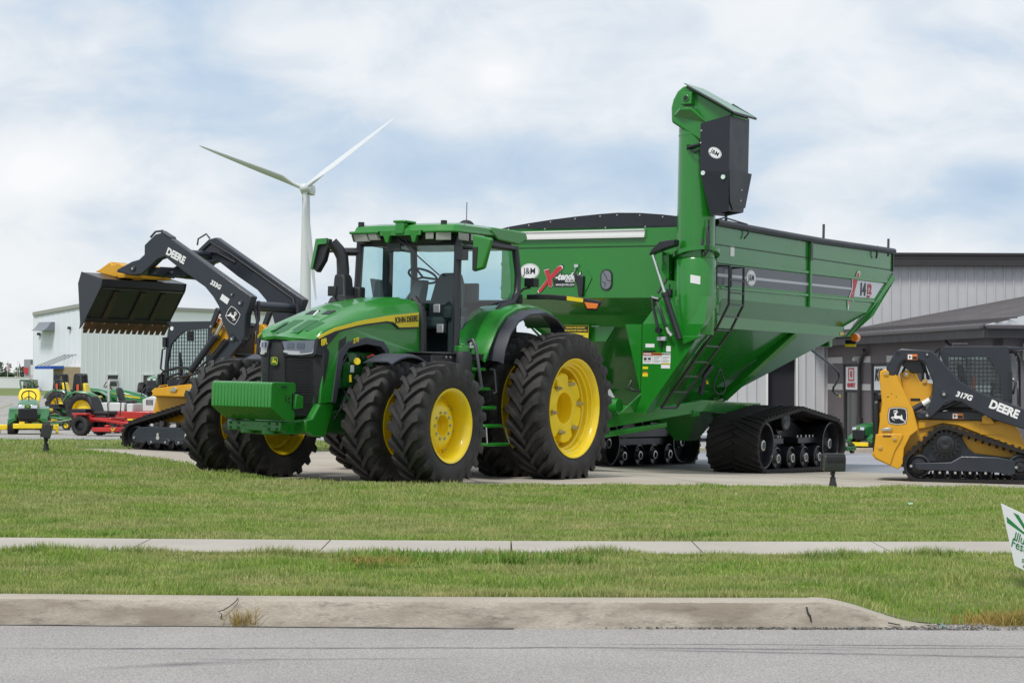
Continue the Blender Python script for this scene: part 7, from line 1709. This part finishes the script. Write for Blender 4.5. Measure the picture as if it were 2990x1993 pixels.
m = MB(); m.tube([(.26, .56, 1.35), (.31, .60, 1.40), (.27, .60, 1.72), (.24, .56, 1.74)], .016, 6); m.cbox((.24, .55, 1.84), (.07, .10, .17)); m.cbox((.33, .52, 1.20), (.10, .16, .22)); m.build('door_handle', BLACK, LB)
m = MB(); m.tube([(.22, .70, 1.12), (.24, .72, 1.26), (.08, .76, 1.36), (-.25, .76, 1.42), (-.42, .74, 1.40)], .022, 6); m.tube([(.12, .70, 1.10), (.05, .74, 1.25), (-.3, .76, 1.34)], .018, 6); m.build('front_hose', BLACKP, LB)
# ------------------------------------------------------------------ small machines on the lots
def gz(x, y): return float(basez(np.array([x]), np.array([y]))[0])
def spot(px, Y):
    p = at(px, 1200, Y); return (p.x, Y, gz(p.x, Y) + .008)
def small_wheel(par, x, y, r, w, rimm=YELLOW, z=None, rr=.55):
    z = r if z is None else z
    t = empty('wheel', par, (x, y, z)); h = w / 2
    m = MB(); m.lathe([(r * rr, -h * .8), (r * .8, -h), (r * .96, -h * .85), (r, -h * .4), (r, h * .4), (r * .96, h * .85), (r * .8, h), (r * rr, h * .8)], (0, 0, 0), 1, 28)
    for k in range(18):
        a = 2 * math.pi * k / 18
        for s_ in (-1, 1):
            b = a + (.17 if s_ > 0 else 0)
            m.loft([[Vector((q * math.cos(b + d), s_ * yy, q * math.sin(b + d))) for q, d in ((r * .97, -.05), (r * .97, .05), (r * 1.02, .035), (r * 1.02, -.035))] for yy in (h * .05, h * .85)])
    m.build('tyre', RUBBER, t, smooth=45)
    m = MB(); m.lathe([(r * rr, -h * .8), (r * rr * .9, 0), (r * rr * .9, h * .2), (r * .18, h * .35), (.01, h * .35)], (0, 0, 0), 1, 20)
    m.lathe([(r * rr, h * .8), (r * rr * .92, h * .6), (r * rr * .9, 0)], (0, 0, 0), 1, 20); m.lathe([(r * rr * .9, -.01), (r * .18, -h * .35), (.01, -h * .35)], (0, 0, 0), 1, 20); m.build('rim', rimm, t, smooth=40)
    return t
LG = mat('mower_green', (.020, .155, .040), .3, coat=.5)
def lawn_tractor(px, Y, ang, lab):
    t = thing('lawn_tractor', lab, 'lawn tractor', spot(px, Y), ang, False, 'green lawn tractors')
    m = MB(); m.loft([[Vector((x, y, z)) for y, z in ((-w, z0), (-w, z1 - .06), (-w * .75, z1), (w * .75, z1), (w, z1 - .06), (w, z0))] for x, w, z0, z1 in ((.05, .27, .55, .95), (.45, .28, .52, .93), (.80, .27, .50, .86), (.96, .24, .55, .80))]); m.build('hood', LG, t, bevel=.02)
    m = MB(); m.box((.90, -.25, .42), (.985, .25, .70)); g = m.build('grille', BLACKP, t, bevel=.02)
    m = MB()
    for k in range(5): m.box((.985, -.23, .45 + k * .05), (.998, .23, .47 + k * .05))
    m.build('grille_bar', BLACK, g)
    for s_ in (1, -1):
        m = MB(); m.sheet([(.97, .08 * s_, .71), (.97, .25 * s_, .70), (.95, .25 * s_, .79), (.96, .08 * s_, .80)], (.02, 0, 0)); m.build('headlight', LENSW, t, bevel=.006)
        m = MB(); m.loft([[Vector((x, y * s_, z)) for y, z in ((.28, z1 - .06), (.33, z1), (.50, z1 - .02), (.53, z1 - .18), (.49, z1 - .18), (.32, z1 - .07))] for x, z1 in ((.45, .50), (.60, .58), (.75, .58), (.92, .45))]); m.build('front_fender', LG, t, bevel=.01)
        m = MB(); m.loft([[Vector((x, y * s_, z)) for y, z in ((.22, z1), (.52, z1), (.54, z1 - .05), (.22, z1 - .05))] for x, z1 in ((-1.05, .55), (-.95, .68), (-.6, .74), (-.25, .68), (-.1, .5))]); m.build('rear_fender', LG, t, bevel=.01)
        small_wheel(t, .68, .43 * s_, .235, .20); small_wheel(t, -.62, .42 * s_, .31, .28)
        m = MB(); m.box((-.1, min(.55 * s_, .80 * s_), .12), (.45, max(.55 * s_, .80 * s_), .26)); m.cyl((.35, .72 * s_, .1), (.35, .80 * s_, .1), .09, n=14); m.build('deck_wing', YELLOW, t, bevel=.02)
    m = MB(); m.box((-.2, -.55, .14), (.55, .55, .27)); m.build('mower_deck', YELLOW, t, bevel=.03)
    m = MB(); m.box((.60, -.36, .18), (.75, .36, .28)); m.build('front_axle', BLACK, t)
    m = MB()
    for y in (-.14, .14): m.box((.80, y - .02, .16), (.93, y + .02, .30))
    m.box((.86, -.38, .17), (.95, .38, .30)); m.build('front_guard', YELLOW, t, bevel=.01)
    m = MB(); m.box((-1.0, -.25, .35), (.85, .25, .52)); m.build('chassis', BLACK, t, bevel=.02)
    m = MB(); m.loft([[Vector((x, y * w, z)) for y in (-.29, .29)] + [Vector((x - .12, y * w, z)) for y in (.29, -.29)] for x, z, w in ((-.62, .78, .9), (-.70, 1.0, 1.05), (-.76, 1.16, .95), (-.78, 1.22, .7))]); m.box((-.75, -.27, .72), (-.22, .27, .84)); m.build('seat', YELLOW, t, bevel=.05, seg=3)
    m = MB(); c = Vector((-.02, 0, 1.02)); tp = [c + Vector((.10 * math.cos(a), .19 * math.sin(a), .15 * math.cos(a))) for a in np.linspace(0, 2 * math.pi, 25)]; m.tube(tp, .017, 6)
    for a in (0, 2.2, 4.1): m.tube([c, c + Vector((.10 * math.cos(a), .19 * math.sin(a), .15 * math.cos(a)))], .014, 5)
    m.tube([c, (.12, 0, .90)], .02, 6); m.build('steering_wheel', BLACK, t)
    emblem(t, (.995, 0, .755), (0, 1, 0), (0, 0, 1), .035, [mat('badge_green', (.02, .13, .03), .35), YELD, YELD], name='badge')
    return t
lawn_tractor(84, 54, -78, 'green lawn tractor facing the street with yellow seat and deck, by the left light')
lawn_tractor(2562, 66, -140, 'green lawn tractor parked in front of the store windows behind the right loader')
def rops(par, x, w, z0, z1, lean, r, mt, name='roll_bar'):
    m = MB(); m.tube([(x, -w, z0), (x - lean * .85, -w, z1 - .10), (x - lean, -w + .06, z1), (x - lean, w - .06, z1), (x - lean * .85, w, z1 - .10), (x, w, z0)], r, 8); return m.build(name, mt, par, smooth=50)
def zero_turn(px, Y, ang, lab, body, seatm, bar, rim, grp, sc=.86):
    t = thing('zero_turn_mower', lab, 'mower', spot(px, Y), ang, False, grp); t.scale = (sc, sc, sc)
    m = MB(); m.box((-.95, -.42, .40), (-.35, .42, .62)); m.beam((-.4, .40, .52), (1.05, .30, .36), .06, .08); m.beam((-.4, -.40, .52), (1.05, -.30, .36), .06, .08); m.box((-.35, -.36, .44), (.35, .36, .55)); m.build('frame', body, t, bevel=.015)
    m = MB(); m.loft([[Vector((x, y * w, z)) for y in (-.26, .26)] + [Vector((x - .13, y * w, z)) for y in (.26, -.26)] for x, z, w in ((-.28, .70, .95), (-.40, .95, 1.05), (-.48, 1.12, .95), (-.50, 1.18, .7))]); m.box((-.36, -.27, .62), (.18, .27, .74)); m.build('seat', seatm, t, bevel=.05, seg=3)
    m = MB(); m.box((-.30, -.26, .5), (.10, .26, .62)); m.box((-1.15, -.3, .48), (-.62, .3, .80)); m.build('engine', BLACKP, t, bevel=.03)
    m = MB()
    for s_ in (1, -1): m.tube([(.22, .30 * s_, .58), (.22, .34 * s_, .98), (.20, .12 * s_, 1.05)], .017, 6)
    m.build('steering_lever', BLACK, t)
    for s_ in (1, -1):
        small_wheel(t, -.62, .48 * s_, .30, .27, rim); small_wheel(t, 1.05, .32 * s_, .165, .12, rim)
        m = MB(); m.box((-.88, min(.34 * s_, .62 * s_), .62), (-.36, max(.34 * s_, .62 * s_), .68)); m.build('fender', body if rim is not YELLOW else BLACKP, t, bevel=.02)
        m = MB(); m.tube([(1.05, .32 * s_, .38), (1.05, .41 * s_, .30), (1.05, .41 * s_, .165)], .022, 6); m.build('caster_fork', body, t)
    m = MB(); m.prism([(-.15, -.62), (.55, -.66), (.80, -.40), (.80, .40), (.55, .66), (-.15, .62), (-.3, 0)], 2, .13, .26); m.cyl((.2, -.3, .26), (.2, -.3, .33), .10, n=14); m.cyl((.2, .3, .26), (.2, .3, .33), .10, n=14); m.build('mower_deck', body, t, bevel=.02)
    if bar: rops(t, -.55, .36, .5, 1.72, .28, .032, bar)
    return t
zero_turn(132, 60, -18, 'green riding mower with yellow seat and raised green roll bar, beside the lawn tractor', LG, YELLOW, mat('bar_green', (.03, .14, .05), .4, coat=.3), YELLOW, 'green zero turn mowers')
zero_turn(2432, 60, 60, 'green riding mower with a yellow seat mostly hidden behind the cart track', LG, YELLOW, None, YELLOW, 'green zero turn mowers')
RZ = zero_turn(316, 51.5, -24, 'red zero turn mower with black seat beside the left loader', REDP, mat('black_seat', (.018, .018, .020), .6), None, BLACKP, None)
m = MB()
P, n_ = mapper((.66, -.672, .20), (1, 0, 0), (0, 0, 1)); m.tube([P(-.07, .03, .01), P(0, -.03, .01), P(.07, .04, .01)], .012, 4); m.tube([P(-.05, -.04, .01), P(.05, .045, .01)], .010, 4); m.build('deck_mark', YELD, RZ)
def compact_tractor(px, Y, ang, lab, mast=True):
    t = thing('compact_tractor', lab, 'tractor', spot(px, Y), ang, False, 'compact green tractors')
    m = MB(); m.loft([[Vector((x, y, z)) for y, z in ((-w, z0), (-w, z1 - .10), (-w * .6, z1), (w * .6, z1), (w, z1 - .10), (w, z0))] for x, w, z0, z1 in ((.75, .30, .70, 1.22), (1.25, .30, .68, 1.18), (1.75, .28, .62, 1.06), (1.98, .22, .62, .92))]); m.build('hood', LG, t, bevel=.02)
    m = MB(); m.sheet([(.80, .302, 1.04), (1.75, .285, .92), (1.75, .285, .96), (.80, .302, 1.10)], (0, .006, 0)); m.sheet([(.80, -.302, 1.04), (1.75, -.285, .92), (1.75, -.285, .96), (.80, -.302, 1.10)], (0, -.006, 0)); m.build('side_stripe', YELD, t)
    m = MB(); m.box((-.35, -.28, .45), (1.9, .28, .70)); m.box((-.2, -.45, .62), (.75, .45, .68)); m.build('chassis', DGREEN, t, bevel=.02)
    for s_ in (1, -1):
        m = MB(); m.loft([[Vector((x, y * s_, z)) for y, z in ((.36, z1), (.72, z1), (.76, z1 - .06), (.74, z1 - .06), (.70, z1 - .03), (.36, z1 - .03))] for x, z1 in ((-.62, .86), (-.48, 1.06), (-.2, 1.16), (.15, 1.14), (.42, 1.0), (.58, .75))]); m.build('fender', LG, t, smooth=40)
        w_2 = empty('wheel', t, (0, .60 * s_, .56)); ag_tyre(.56, .34, .31, 18, .04, .55, s_, .026, .30).build('tyre', RUBBER, w_2)
        m = MB(); m.lathe([(.31, .15 * s_), (.29, .10 * s_), (.27, .0), (.12, .03 * s_), (.01, .03 * s_)], (0, 0, 0), 1, 28); m.build('rim', YELLOW, w_2)
        small_wheel(t, 1.55, .50 * s_, .33, .22)
        m = MB(); m.beam((.75, .46 * s_, 1.0), (.95, .46 * s_, .60), .08, .16); m.beam((.78, .46 * s_, 1.05), (1.9, .46 * s_, .80), .07, .12); m.beam((1.9, .46 * s_, .80), (2.35, .46 * s_, .35), .07, .11); m.build('loader_arm', LG, t, bevel=.01)
    m = MB(); m.prism([(2.25, .10), (2.75, .12), (2.75, .16), (2.35, .25), (2.35, .60), (2.25, .60)], 1, -.78, .78); m.build('loader_bucket', BLACK, t, bevel=.01)
    m = MB(); m.loft([[Vector((x, y * w, z)) for y in (-.24, .24)] + [Vector((x - .10, y * w, z)) for y in (.24, -.24)] for x, z, w in ((.0, .98, .9), (-.06, 1.2, .95), (-.10, 1.40, .75))]); m.box((-.08, -.22, .90), (.36, .22, 1.0)); m.build('seat', YELLOW, t, bevel=.05, seg=3)
    if mast:
        for s_ in (1, -1):
            m = MB(); m.beam((-.22, .30 * s_, .9), (-.27, .30 * s_, 1.66), .11, .14); m.beam((-.36, .30 * s_, 1.66), (-.42, .30 * s_, 1.02), .08, .10); m.build('folded_roll_bar', BLACK, t, bevel=.01)
        m = MB(); m.box((-.38, -.34, 1.62), (-.22, .34, 1.70)); m.box((-.46, -.32, 1.0), (-.38, .32, 1.30)); m.build('roll_bar_top', BLACK, t, bevel=.01)
        m = MB(); m.box((-.30, -.40, 1.05), (-.22, -.36, 1.36)); m.build('reflector', mat('red_reflector', (.6, .10, .04), .35), t)
    m = MB(); m.tube([(.78, -.1, 1.15), (.62, -.1, 1.38)], .02, 6); c = Vector((.58, 0, 1.40)); tp = [c + Vector((.10 * math.cos(a), .18 * math.sin(a), .14 * math.cos(a))) for a in np.linspace(0, 2 * math.pi, 21)]; m.tube(tp, .015, 6); m.tube([(.78, 0, 1.15), c], .02, 6); m.build('steering_wheel', BLACK, t)
    return t
compact_tractor(200, 71, -16, 'green compact tractor with folded black roll bar, nearer the warehouse door')
compact_tractor(262, 63, -8, 'green compact tractor with folded black roll bar behind the red mower')
for px, Y, w, lab in ((224, 66, .30, 'black curved roll bar mower between the two compact tractors'), (284, 67, .30, 'mower with slanted green roll bar right of the compact tractors')):
    t = zero_turn(px, Y, -20, lab, LG, BLACKP if px < 250 else YELLOW, BLACK if px < 250 else MATS['bar_green'], YELLOW, 'mowers among the compact tractors')
VT = thing('utility_tractor', 'white and red utility tractor with a grey roll bar behind the red mower', 'utility tractor', spot(372, 56), -8, False)
m = MB(); m.box((-.75, -.42, .62), (.05, .42, .86)); m.prism([(.55, .62), (.55, .95), (.80, 1.05), (1.12, .98), (1.20, .62)], 1, -.34, .34); m.box((.12, -.42, .60), (.30, .42, .84)); m.build('body_panel', mat('machine_white', (.62, .63, .62), .4, coat=.3), VT, bevel=.02)
m = MB()
for k in range(6): m.box((.66 + k * .035, -.347, .80), (.68 + k * .035, -.341, .95))
m.build('louvre', DARKD, VT)
m = MB(); m.box((-.8, -.44, .42), (1.2, .44, .62)); m.build('frame', REDP, VT, bevel=.02)
rops(VT, -.40, .40, .6, 1.48, .02, .035, mat('bar_grey', (.42, .42, .41), .45))
m = MB(); m.loft([[Vector((x, y * w, z)) for y in (-.22, .22)] + [Vector((x - .10, y * w, z)) for y in (.22, -.22)] for x, z, w in ((-.10, .90, .95), (-.16, 1.1, 1.0), (-.20, 1.28, .75))]); m.box((-.2, -.22, .84), (.24, .22, .93)); m.build('seat', mat('black_seat', (.018, .018, .020), .6), VT, bevel=.04)
m = MB(); c = Vector((.50, 0, 1.18)); m.tube([c + Vector((.08 * math.cos(a), .17 * math.sin(a), .14 * math.cos(a))) for a in np.linspace(0, 2 * math.pi, 21)], .014, 6); m.tube([c, (.62, 0, 1.0)], .02, 6); m.build('steering_wheel', BLACK, VT)
for x in (-.45, .8):
    for s_ in (1, -1): small_wheel(VT, x, .48 * s_, .28, .26, mat('rim_white', (.6, .6, .6), .4))
FT = thing('farm_tractor', 'distant green tractor seen head on, between the warehouse and the raised bucket loader', 'tractor', spot(458, 145), -92, False)
m = MB(); m.loft([[Vector((x, y, z)) for y, z in ((-w, .9), (-w, z1 - .08), (-w * .6, z1), (w * .6, z1), (w, z1 - .08), (w, .9))] for x, w, z1 in ((.2, .40, 1.72), (1.4, .38, 1.66), (1.8, .33, 1.56))]); m.build('hood', LG, FT, bevel=.03)
m = MB(); m.box((1.78, -.32, .75), (1.86, .32, 1.42)); m.build('grille', BLACKP, FT, bevel=.03)
for s_ in (1, -1):
    m = MB(); m.box((1.80, min(.08 * s_, .31 * s_), 1.36), (1.88, max(.08 * s_, .31 * s_), 1.50)); m.build('headlight', LENSW, FT, bevel=.01)
    w_2 = empty('wheel', FT, (1.2, .85 * s_, .62)); ag_tyre(.63, .42, .36, 16, .05, .62, s_, .04, .3).build('tyre', RUBBER, w_2); m = MB(); m.lathe([(.36, .18 * s_), (.32, .05 * s_), (.01, .05 * s_)], (0, 0, 0), 1, 24); m.build('rim', YELLOW, w_2)
    w_2 = empty('wheel', FT, (-1.2, .85 * s_, .82)); ag_tyre(.83, .5, .5, 20, .05, .82, s_, .04, .3).build('tyre', RUBBER, w_2); m = MB(); m.lathe([(.5, .2 * s_), (.46, .05 * s_), (.01, .05 * s_)], (0, 0, 0), 1, 24); m.build('rim', YELLOW, w_2)
m = MB(); m.box((-1.4, -.45, .55), (1.7, .45, 1.0)); m.build('chassis', BLACK, FT)
def rope(lab, pts):
    p0 = Vector(pts[0]); o = MB(); P = []
    for a, b in zip(pts[:-1], pts[1:]):
        a, b = Vector(a), Vector(b)
        for k in range(9): t = k / 8; P.append(a.lerp(b, t) - Vector((0, 0, .5 * t * (1 - t) * (b - a).length * .18)))
    o.tube(P, .013, 5); r = o.build('barrier_rope', mat('pale_rope', (.45, .42, .28), .8), None); return tag(r, lab, 'rope', 'barrier ropes between the mowers')
a_ = spot(128, 54.5); b_ = spot(240, 51.5); c_ = spot(-30, 54); d2 = spot(36, 54)
rope('pale rope strung from the lawn tractor to the red mower', [(a_[0], a_[1], a_[2] + .36), (b_[0], b_[1], b_[2] + .52)])
rope('pale rope running from the lawn tractor to the left edge', [(c_[0], c_[1], c_[2] + .62), (d2[0], d2[1], d2[2] + .82)])
TL = thing('flatbed_trailer', 'low grey flatbed trailer glimpsed under the cart between its tracks', 'trailer', spot(2145, 57), -4, False)
m = MB(); m.box((-1.6, -.9, .46), (1.6, .9, .58)); m.build('deck', mat('trailer_grey', (.36, .38, .40), .4, metal=.4), TL, bevel=.02)
m = MB(); m.box((-1.6, -.86, .36), (1.6, .86, .46)); m.beam((1.6, 0, .42), (2.6, 0, .42), .1, .1); m.build('frame', BLACK, TL)
for s_ in (1, -1): small_wheel(TL, -.3, .80 * s_, .30, .2, STEEL)
for x in (-1.5, 1.5):
    m = MB(); m.box((x - .06, -.915, .47), (x + .06, -.901, .55)); m.build('tail_lamp', REDP, TL)

# ------------------------------------------------------------------ floodlights in the lawn
def floodlight(x, y, z, ang, tilt_, s, lab):
    t = thing('floodlight', lab, 'floodlight', (x, y, z), ang, False, 'floodlights in the lawn'); t.scale = (s, s, s)
    DK = mat('lamp_dark_bronze', (.030, .033, .032), .45, coat=.15, var=.15)
    m = MB(); m.lathe([(.01, -.05), (.052, -.05), (.052, .03), (.046, .035), (.046, .05), (.040, .055), (.036, .115), (.026, .12), (.01, .12)], (0, 0, 0), 2, 20); m.build('base', DK, t, smooth=40)
    m = MB(); m.tube([(0, 0, .11), (0, -.008, .16), (.012, -.02, .22)], [.022, .024, .020], 10); m.box((-.026, -.03, .135), (-.012, .03, .20)); m.cyl((-.035, 0, .165), (.030, 0, .165), .009, n=8); k_ = m.build('knuckle', DK, t)
    Rm = Matrix.Translation((0, -.02, .20)) @ Matrix.Rotation(tilt_, 4, 'X')
    def put(m): m.v = [tuple(Rm @ Vector(v)) for v in m.v]; return m
    m = MB(); m.loft([[Vector((xx, yy, zz)) for yy, zz in ((-.075, 0), (-.075, .17), (-.05, .215), (.02, .225), (.055, .19), (.065, .02), (.05, .0))] for xx in (-.145, .145)]); h = put(m).build('housing', DK, t, bevel=.012, seg=3)
    m = MB()
    for i in range(17): xx = -.128 + i * .016; m.prism([(-.085, .12), (-.085, .185), (-.055, .228), (.02, .238), (.03, .20), (-.05, .16)], 0, xx, xx + .006)
    put(m).build('cooling_fins', DK, h)
    m = MB(); m.box((-.16, .052, .0), (.16, .078, .215)); put(m).build('lens_frame', DK, h, bevel=.008)
    m = MB(); m.box((-.135, .0785, .02), (.135, .081, .195)); put(m).build('lens', GLASSD, h)
    return t
p = at(2432, 1410, 25.2); floodlight(p.x, p.y, float(lawn_front(np.array([p.x]), np.array([p.y]))[0]) + .03, 10, R(8), .95, 'dark floodlight with ribbed back, standing in the lawn near the cart tracks')
p = at(134, 1340, 30.0); floodlight(p.x, p.y, float(lawn_front(np.array([p.x]), np.array([p.y]))[0]) + .03, -77, R(-14), 1.0, 'dark floodlight seen edge on, standing in the lawn at far left')

# ------------------------------------------------------------------ yard sign, weeds, litter
ph = math.atan(.30); kx = .545
hx = Vector((kx, -math.sqrt(1 - kx * kx), 0))
tl = at(2922.5, 1469, 14.05)
U = hx * math.cos(ph) - Vector((0, 0, 1)) * math.sin(ph); Vv = -(Vector((0, 0, 1)) * math.cos(ph) + hx * math.sin(ph)) * 1.0
Vv = -Vector((0, 0, 1)) * math.cos(ph) - hx * math.sin(ph) * -1
YS = thing('yard_sign', 'white and green festival sign tilted in the grass at the right edge', 'sign', (tl.x, tl.y, 0), 0, False)
org = tl - Vector((tl.x, tl.y, 0))
NS = U.cross(-Vv).normalized()
if NS.y > 0: NS = -NS
def sg(u, v, d=0): return org + U * u + Vv * v + NS * d
m = MB(); m.sheet([sg(0, 0), sg(.61, 0), sg(.61, .445), sg(0, .445)], NS * -.005); m.build('panel', mat('sign_white', (.74, .75, .77), .4), YS)
SGN = mat('sign_green', (.012, .20, .045), .5)
def cv(x, y, d=.001):
    dx, dy = x - 497, y - 175; u = (dx - .1633 * dy) / 1188.0; v = (dy - 718 * u) / 2394.0; return sg(u, v, d)
m = MB()
for poly in ([(570, 395), (578, 500), (800, 690), (785, 640)], [(655, 318), (722, 352), (825, 580), (795, 600)], [(838, 420), (890, 436), (905, 590), (868, 578)], [(780, 650), (800, 605), (830, 578), (870, 575), (930, 600), (1010, 690), (1040, 790), (985, 785), (905, 748), (850, 715)]):
    m.sheet([cv(*q) for q in poly], NS * .001)
m.sheet([cv(985, 460), cv(1050, 500), cv(985, 640), cv(955, 600)], NS * .001); m.build('sun_graphic', SGN, YS, smooth=0)
rt = U if U.cross(-Vv).dot(NS) > 0 else -U
def stx(s, size, x, y, mt, bold=0.0):
    return text(YS, s, size, cv(x, y, .003), rt, -Vv, mt, bold=bold, align='LEFT', ext=.0008)
stx('20', .042, 835, 650, WHITE, .001); stx('Illum', .088, 668, 725, SGN); stx('Festi', .088, 632, 838, SGN); stx('sept', .056, 765, 1120, SGN); stx('do', .034, 775, 1225, SGN)
m = MB(); m.tube([sg(.12, .40, -.008), sg(.12, .40, -.008) + Vector((.01, 0, -.30))], .004, 5); m.tube([sg(.48, .40, -.008), sg(.48, .40, -.008) + Vector((.01, 0, -.25))], .004, 5); m.build('wire_stake', STEEL, YS)
def clump(name, n, cx, cy, rx, ry, h, w, mt, lean=.7):
    x = cx + rng.normal(0, rx, n); y = cy + rng.normal(0, ry, n)
    z = lawn_front(x, np.maximum(y, 13.0)); z = np.where(y < 12.97, -.25, z)
    return stuff(blades(name, x, y, z - .004, h * rng.uniform(.5, 1.1, n), w * rng.uniform(.7, 1.3, n), mt, lean))
for i, (n, px, Y, rx, ry, h) in enumerate(((170, 1130, 15.2, .26, .07, .10), (140, 1330, 15.0, .24, .10, .11), (130, 1496, 14.75, .05, .04, .13), (130, 1600, 15.0, .18, .09, .10), (130, 1690, 14.75, .08, .05, .10), (80, 1420, 14.7, .05, .05, .11), (120, 1890, 16.9, .18, .05, .09), (120, 2080, 17.0, .12, .05, .09), (90, 350, 16.9, .15, .05, .08))):
    clump('weeds', n, (px - 1495) / FPX * Y, Y, rx, ry, h, .012, RANKM, .8)
clump('dry_tuft', 420, 3.27, 13.02, .12, .07, .12, .006, DEADM, 1.2); clump('dry_tuft', 140, 3.05, 13.05, .10, .06, .09, .006, DEADM, .9)
x = -1.71 + rng.normal(0, .05, 130); y = float(road_edge(-1.7)) - .01 + rng.normal(0, .015, 130)
stuff(blades('dry_tuft', x, y, np.full(130, -.25), .15 * rng.uniform(.3, 1.1, 130), np.full(130, .004), DEADM, 1.1))
x = -1.0 + rng.normal(0, .16, 160); y = 14.55 + rng.normal(0, .05, 160)
stuff(blades('dry_thatch', x, y, lawn_front(x, y) + .045, np.full(160, .06), np.full(160, .007), DEADM, 2.2))
for px, py, Y, s, c, lab in ((2656, 1478, 21.3, .055, (.30, .50, .38), 'crumpled pale green plastic scrap lying in the lawn'), (2752, 1812, 12.78, .03, (.08, .30, .26), 'small teal litter scrap in the grit at the end of the kerb')):
    p = at(px, py, Y); rnd = random.Random(px); m = MB()
    zb = float(lawn_front(np.array([p.x]), np.array([Y]))[0]) + .03 if Y > 13 else -.24
    V = [Vector((math.cos(k * .9) * s * rnd.uniform(.4, 1), math.sin(k * .9) * s * rnd.uniform(.4, 1), rnd.uniform(0, s * .6))) for k in range(7)]
    m.add(V + [Vector((0, 0, s * .5))], [(k, (k + 1) % 7, 7) for k in range(7)]); o = m.build('litter', mat('litter_%d' % px, c, .4), None, smooth=0); o.location = (p.x, Y, zb); tag(o, lab, 'litter')
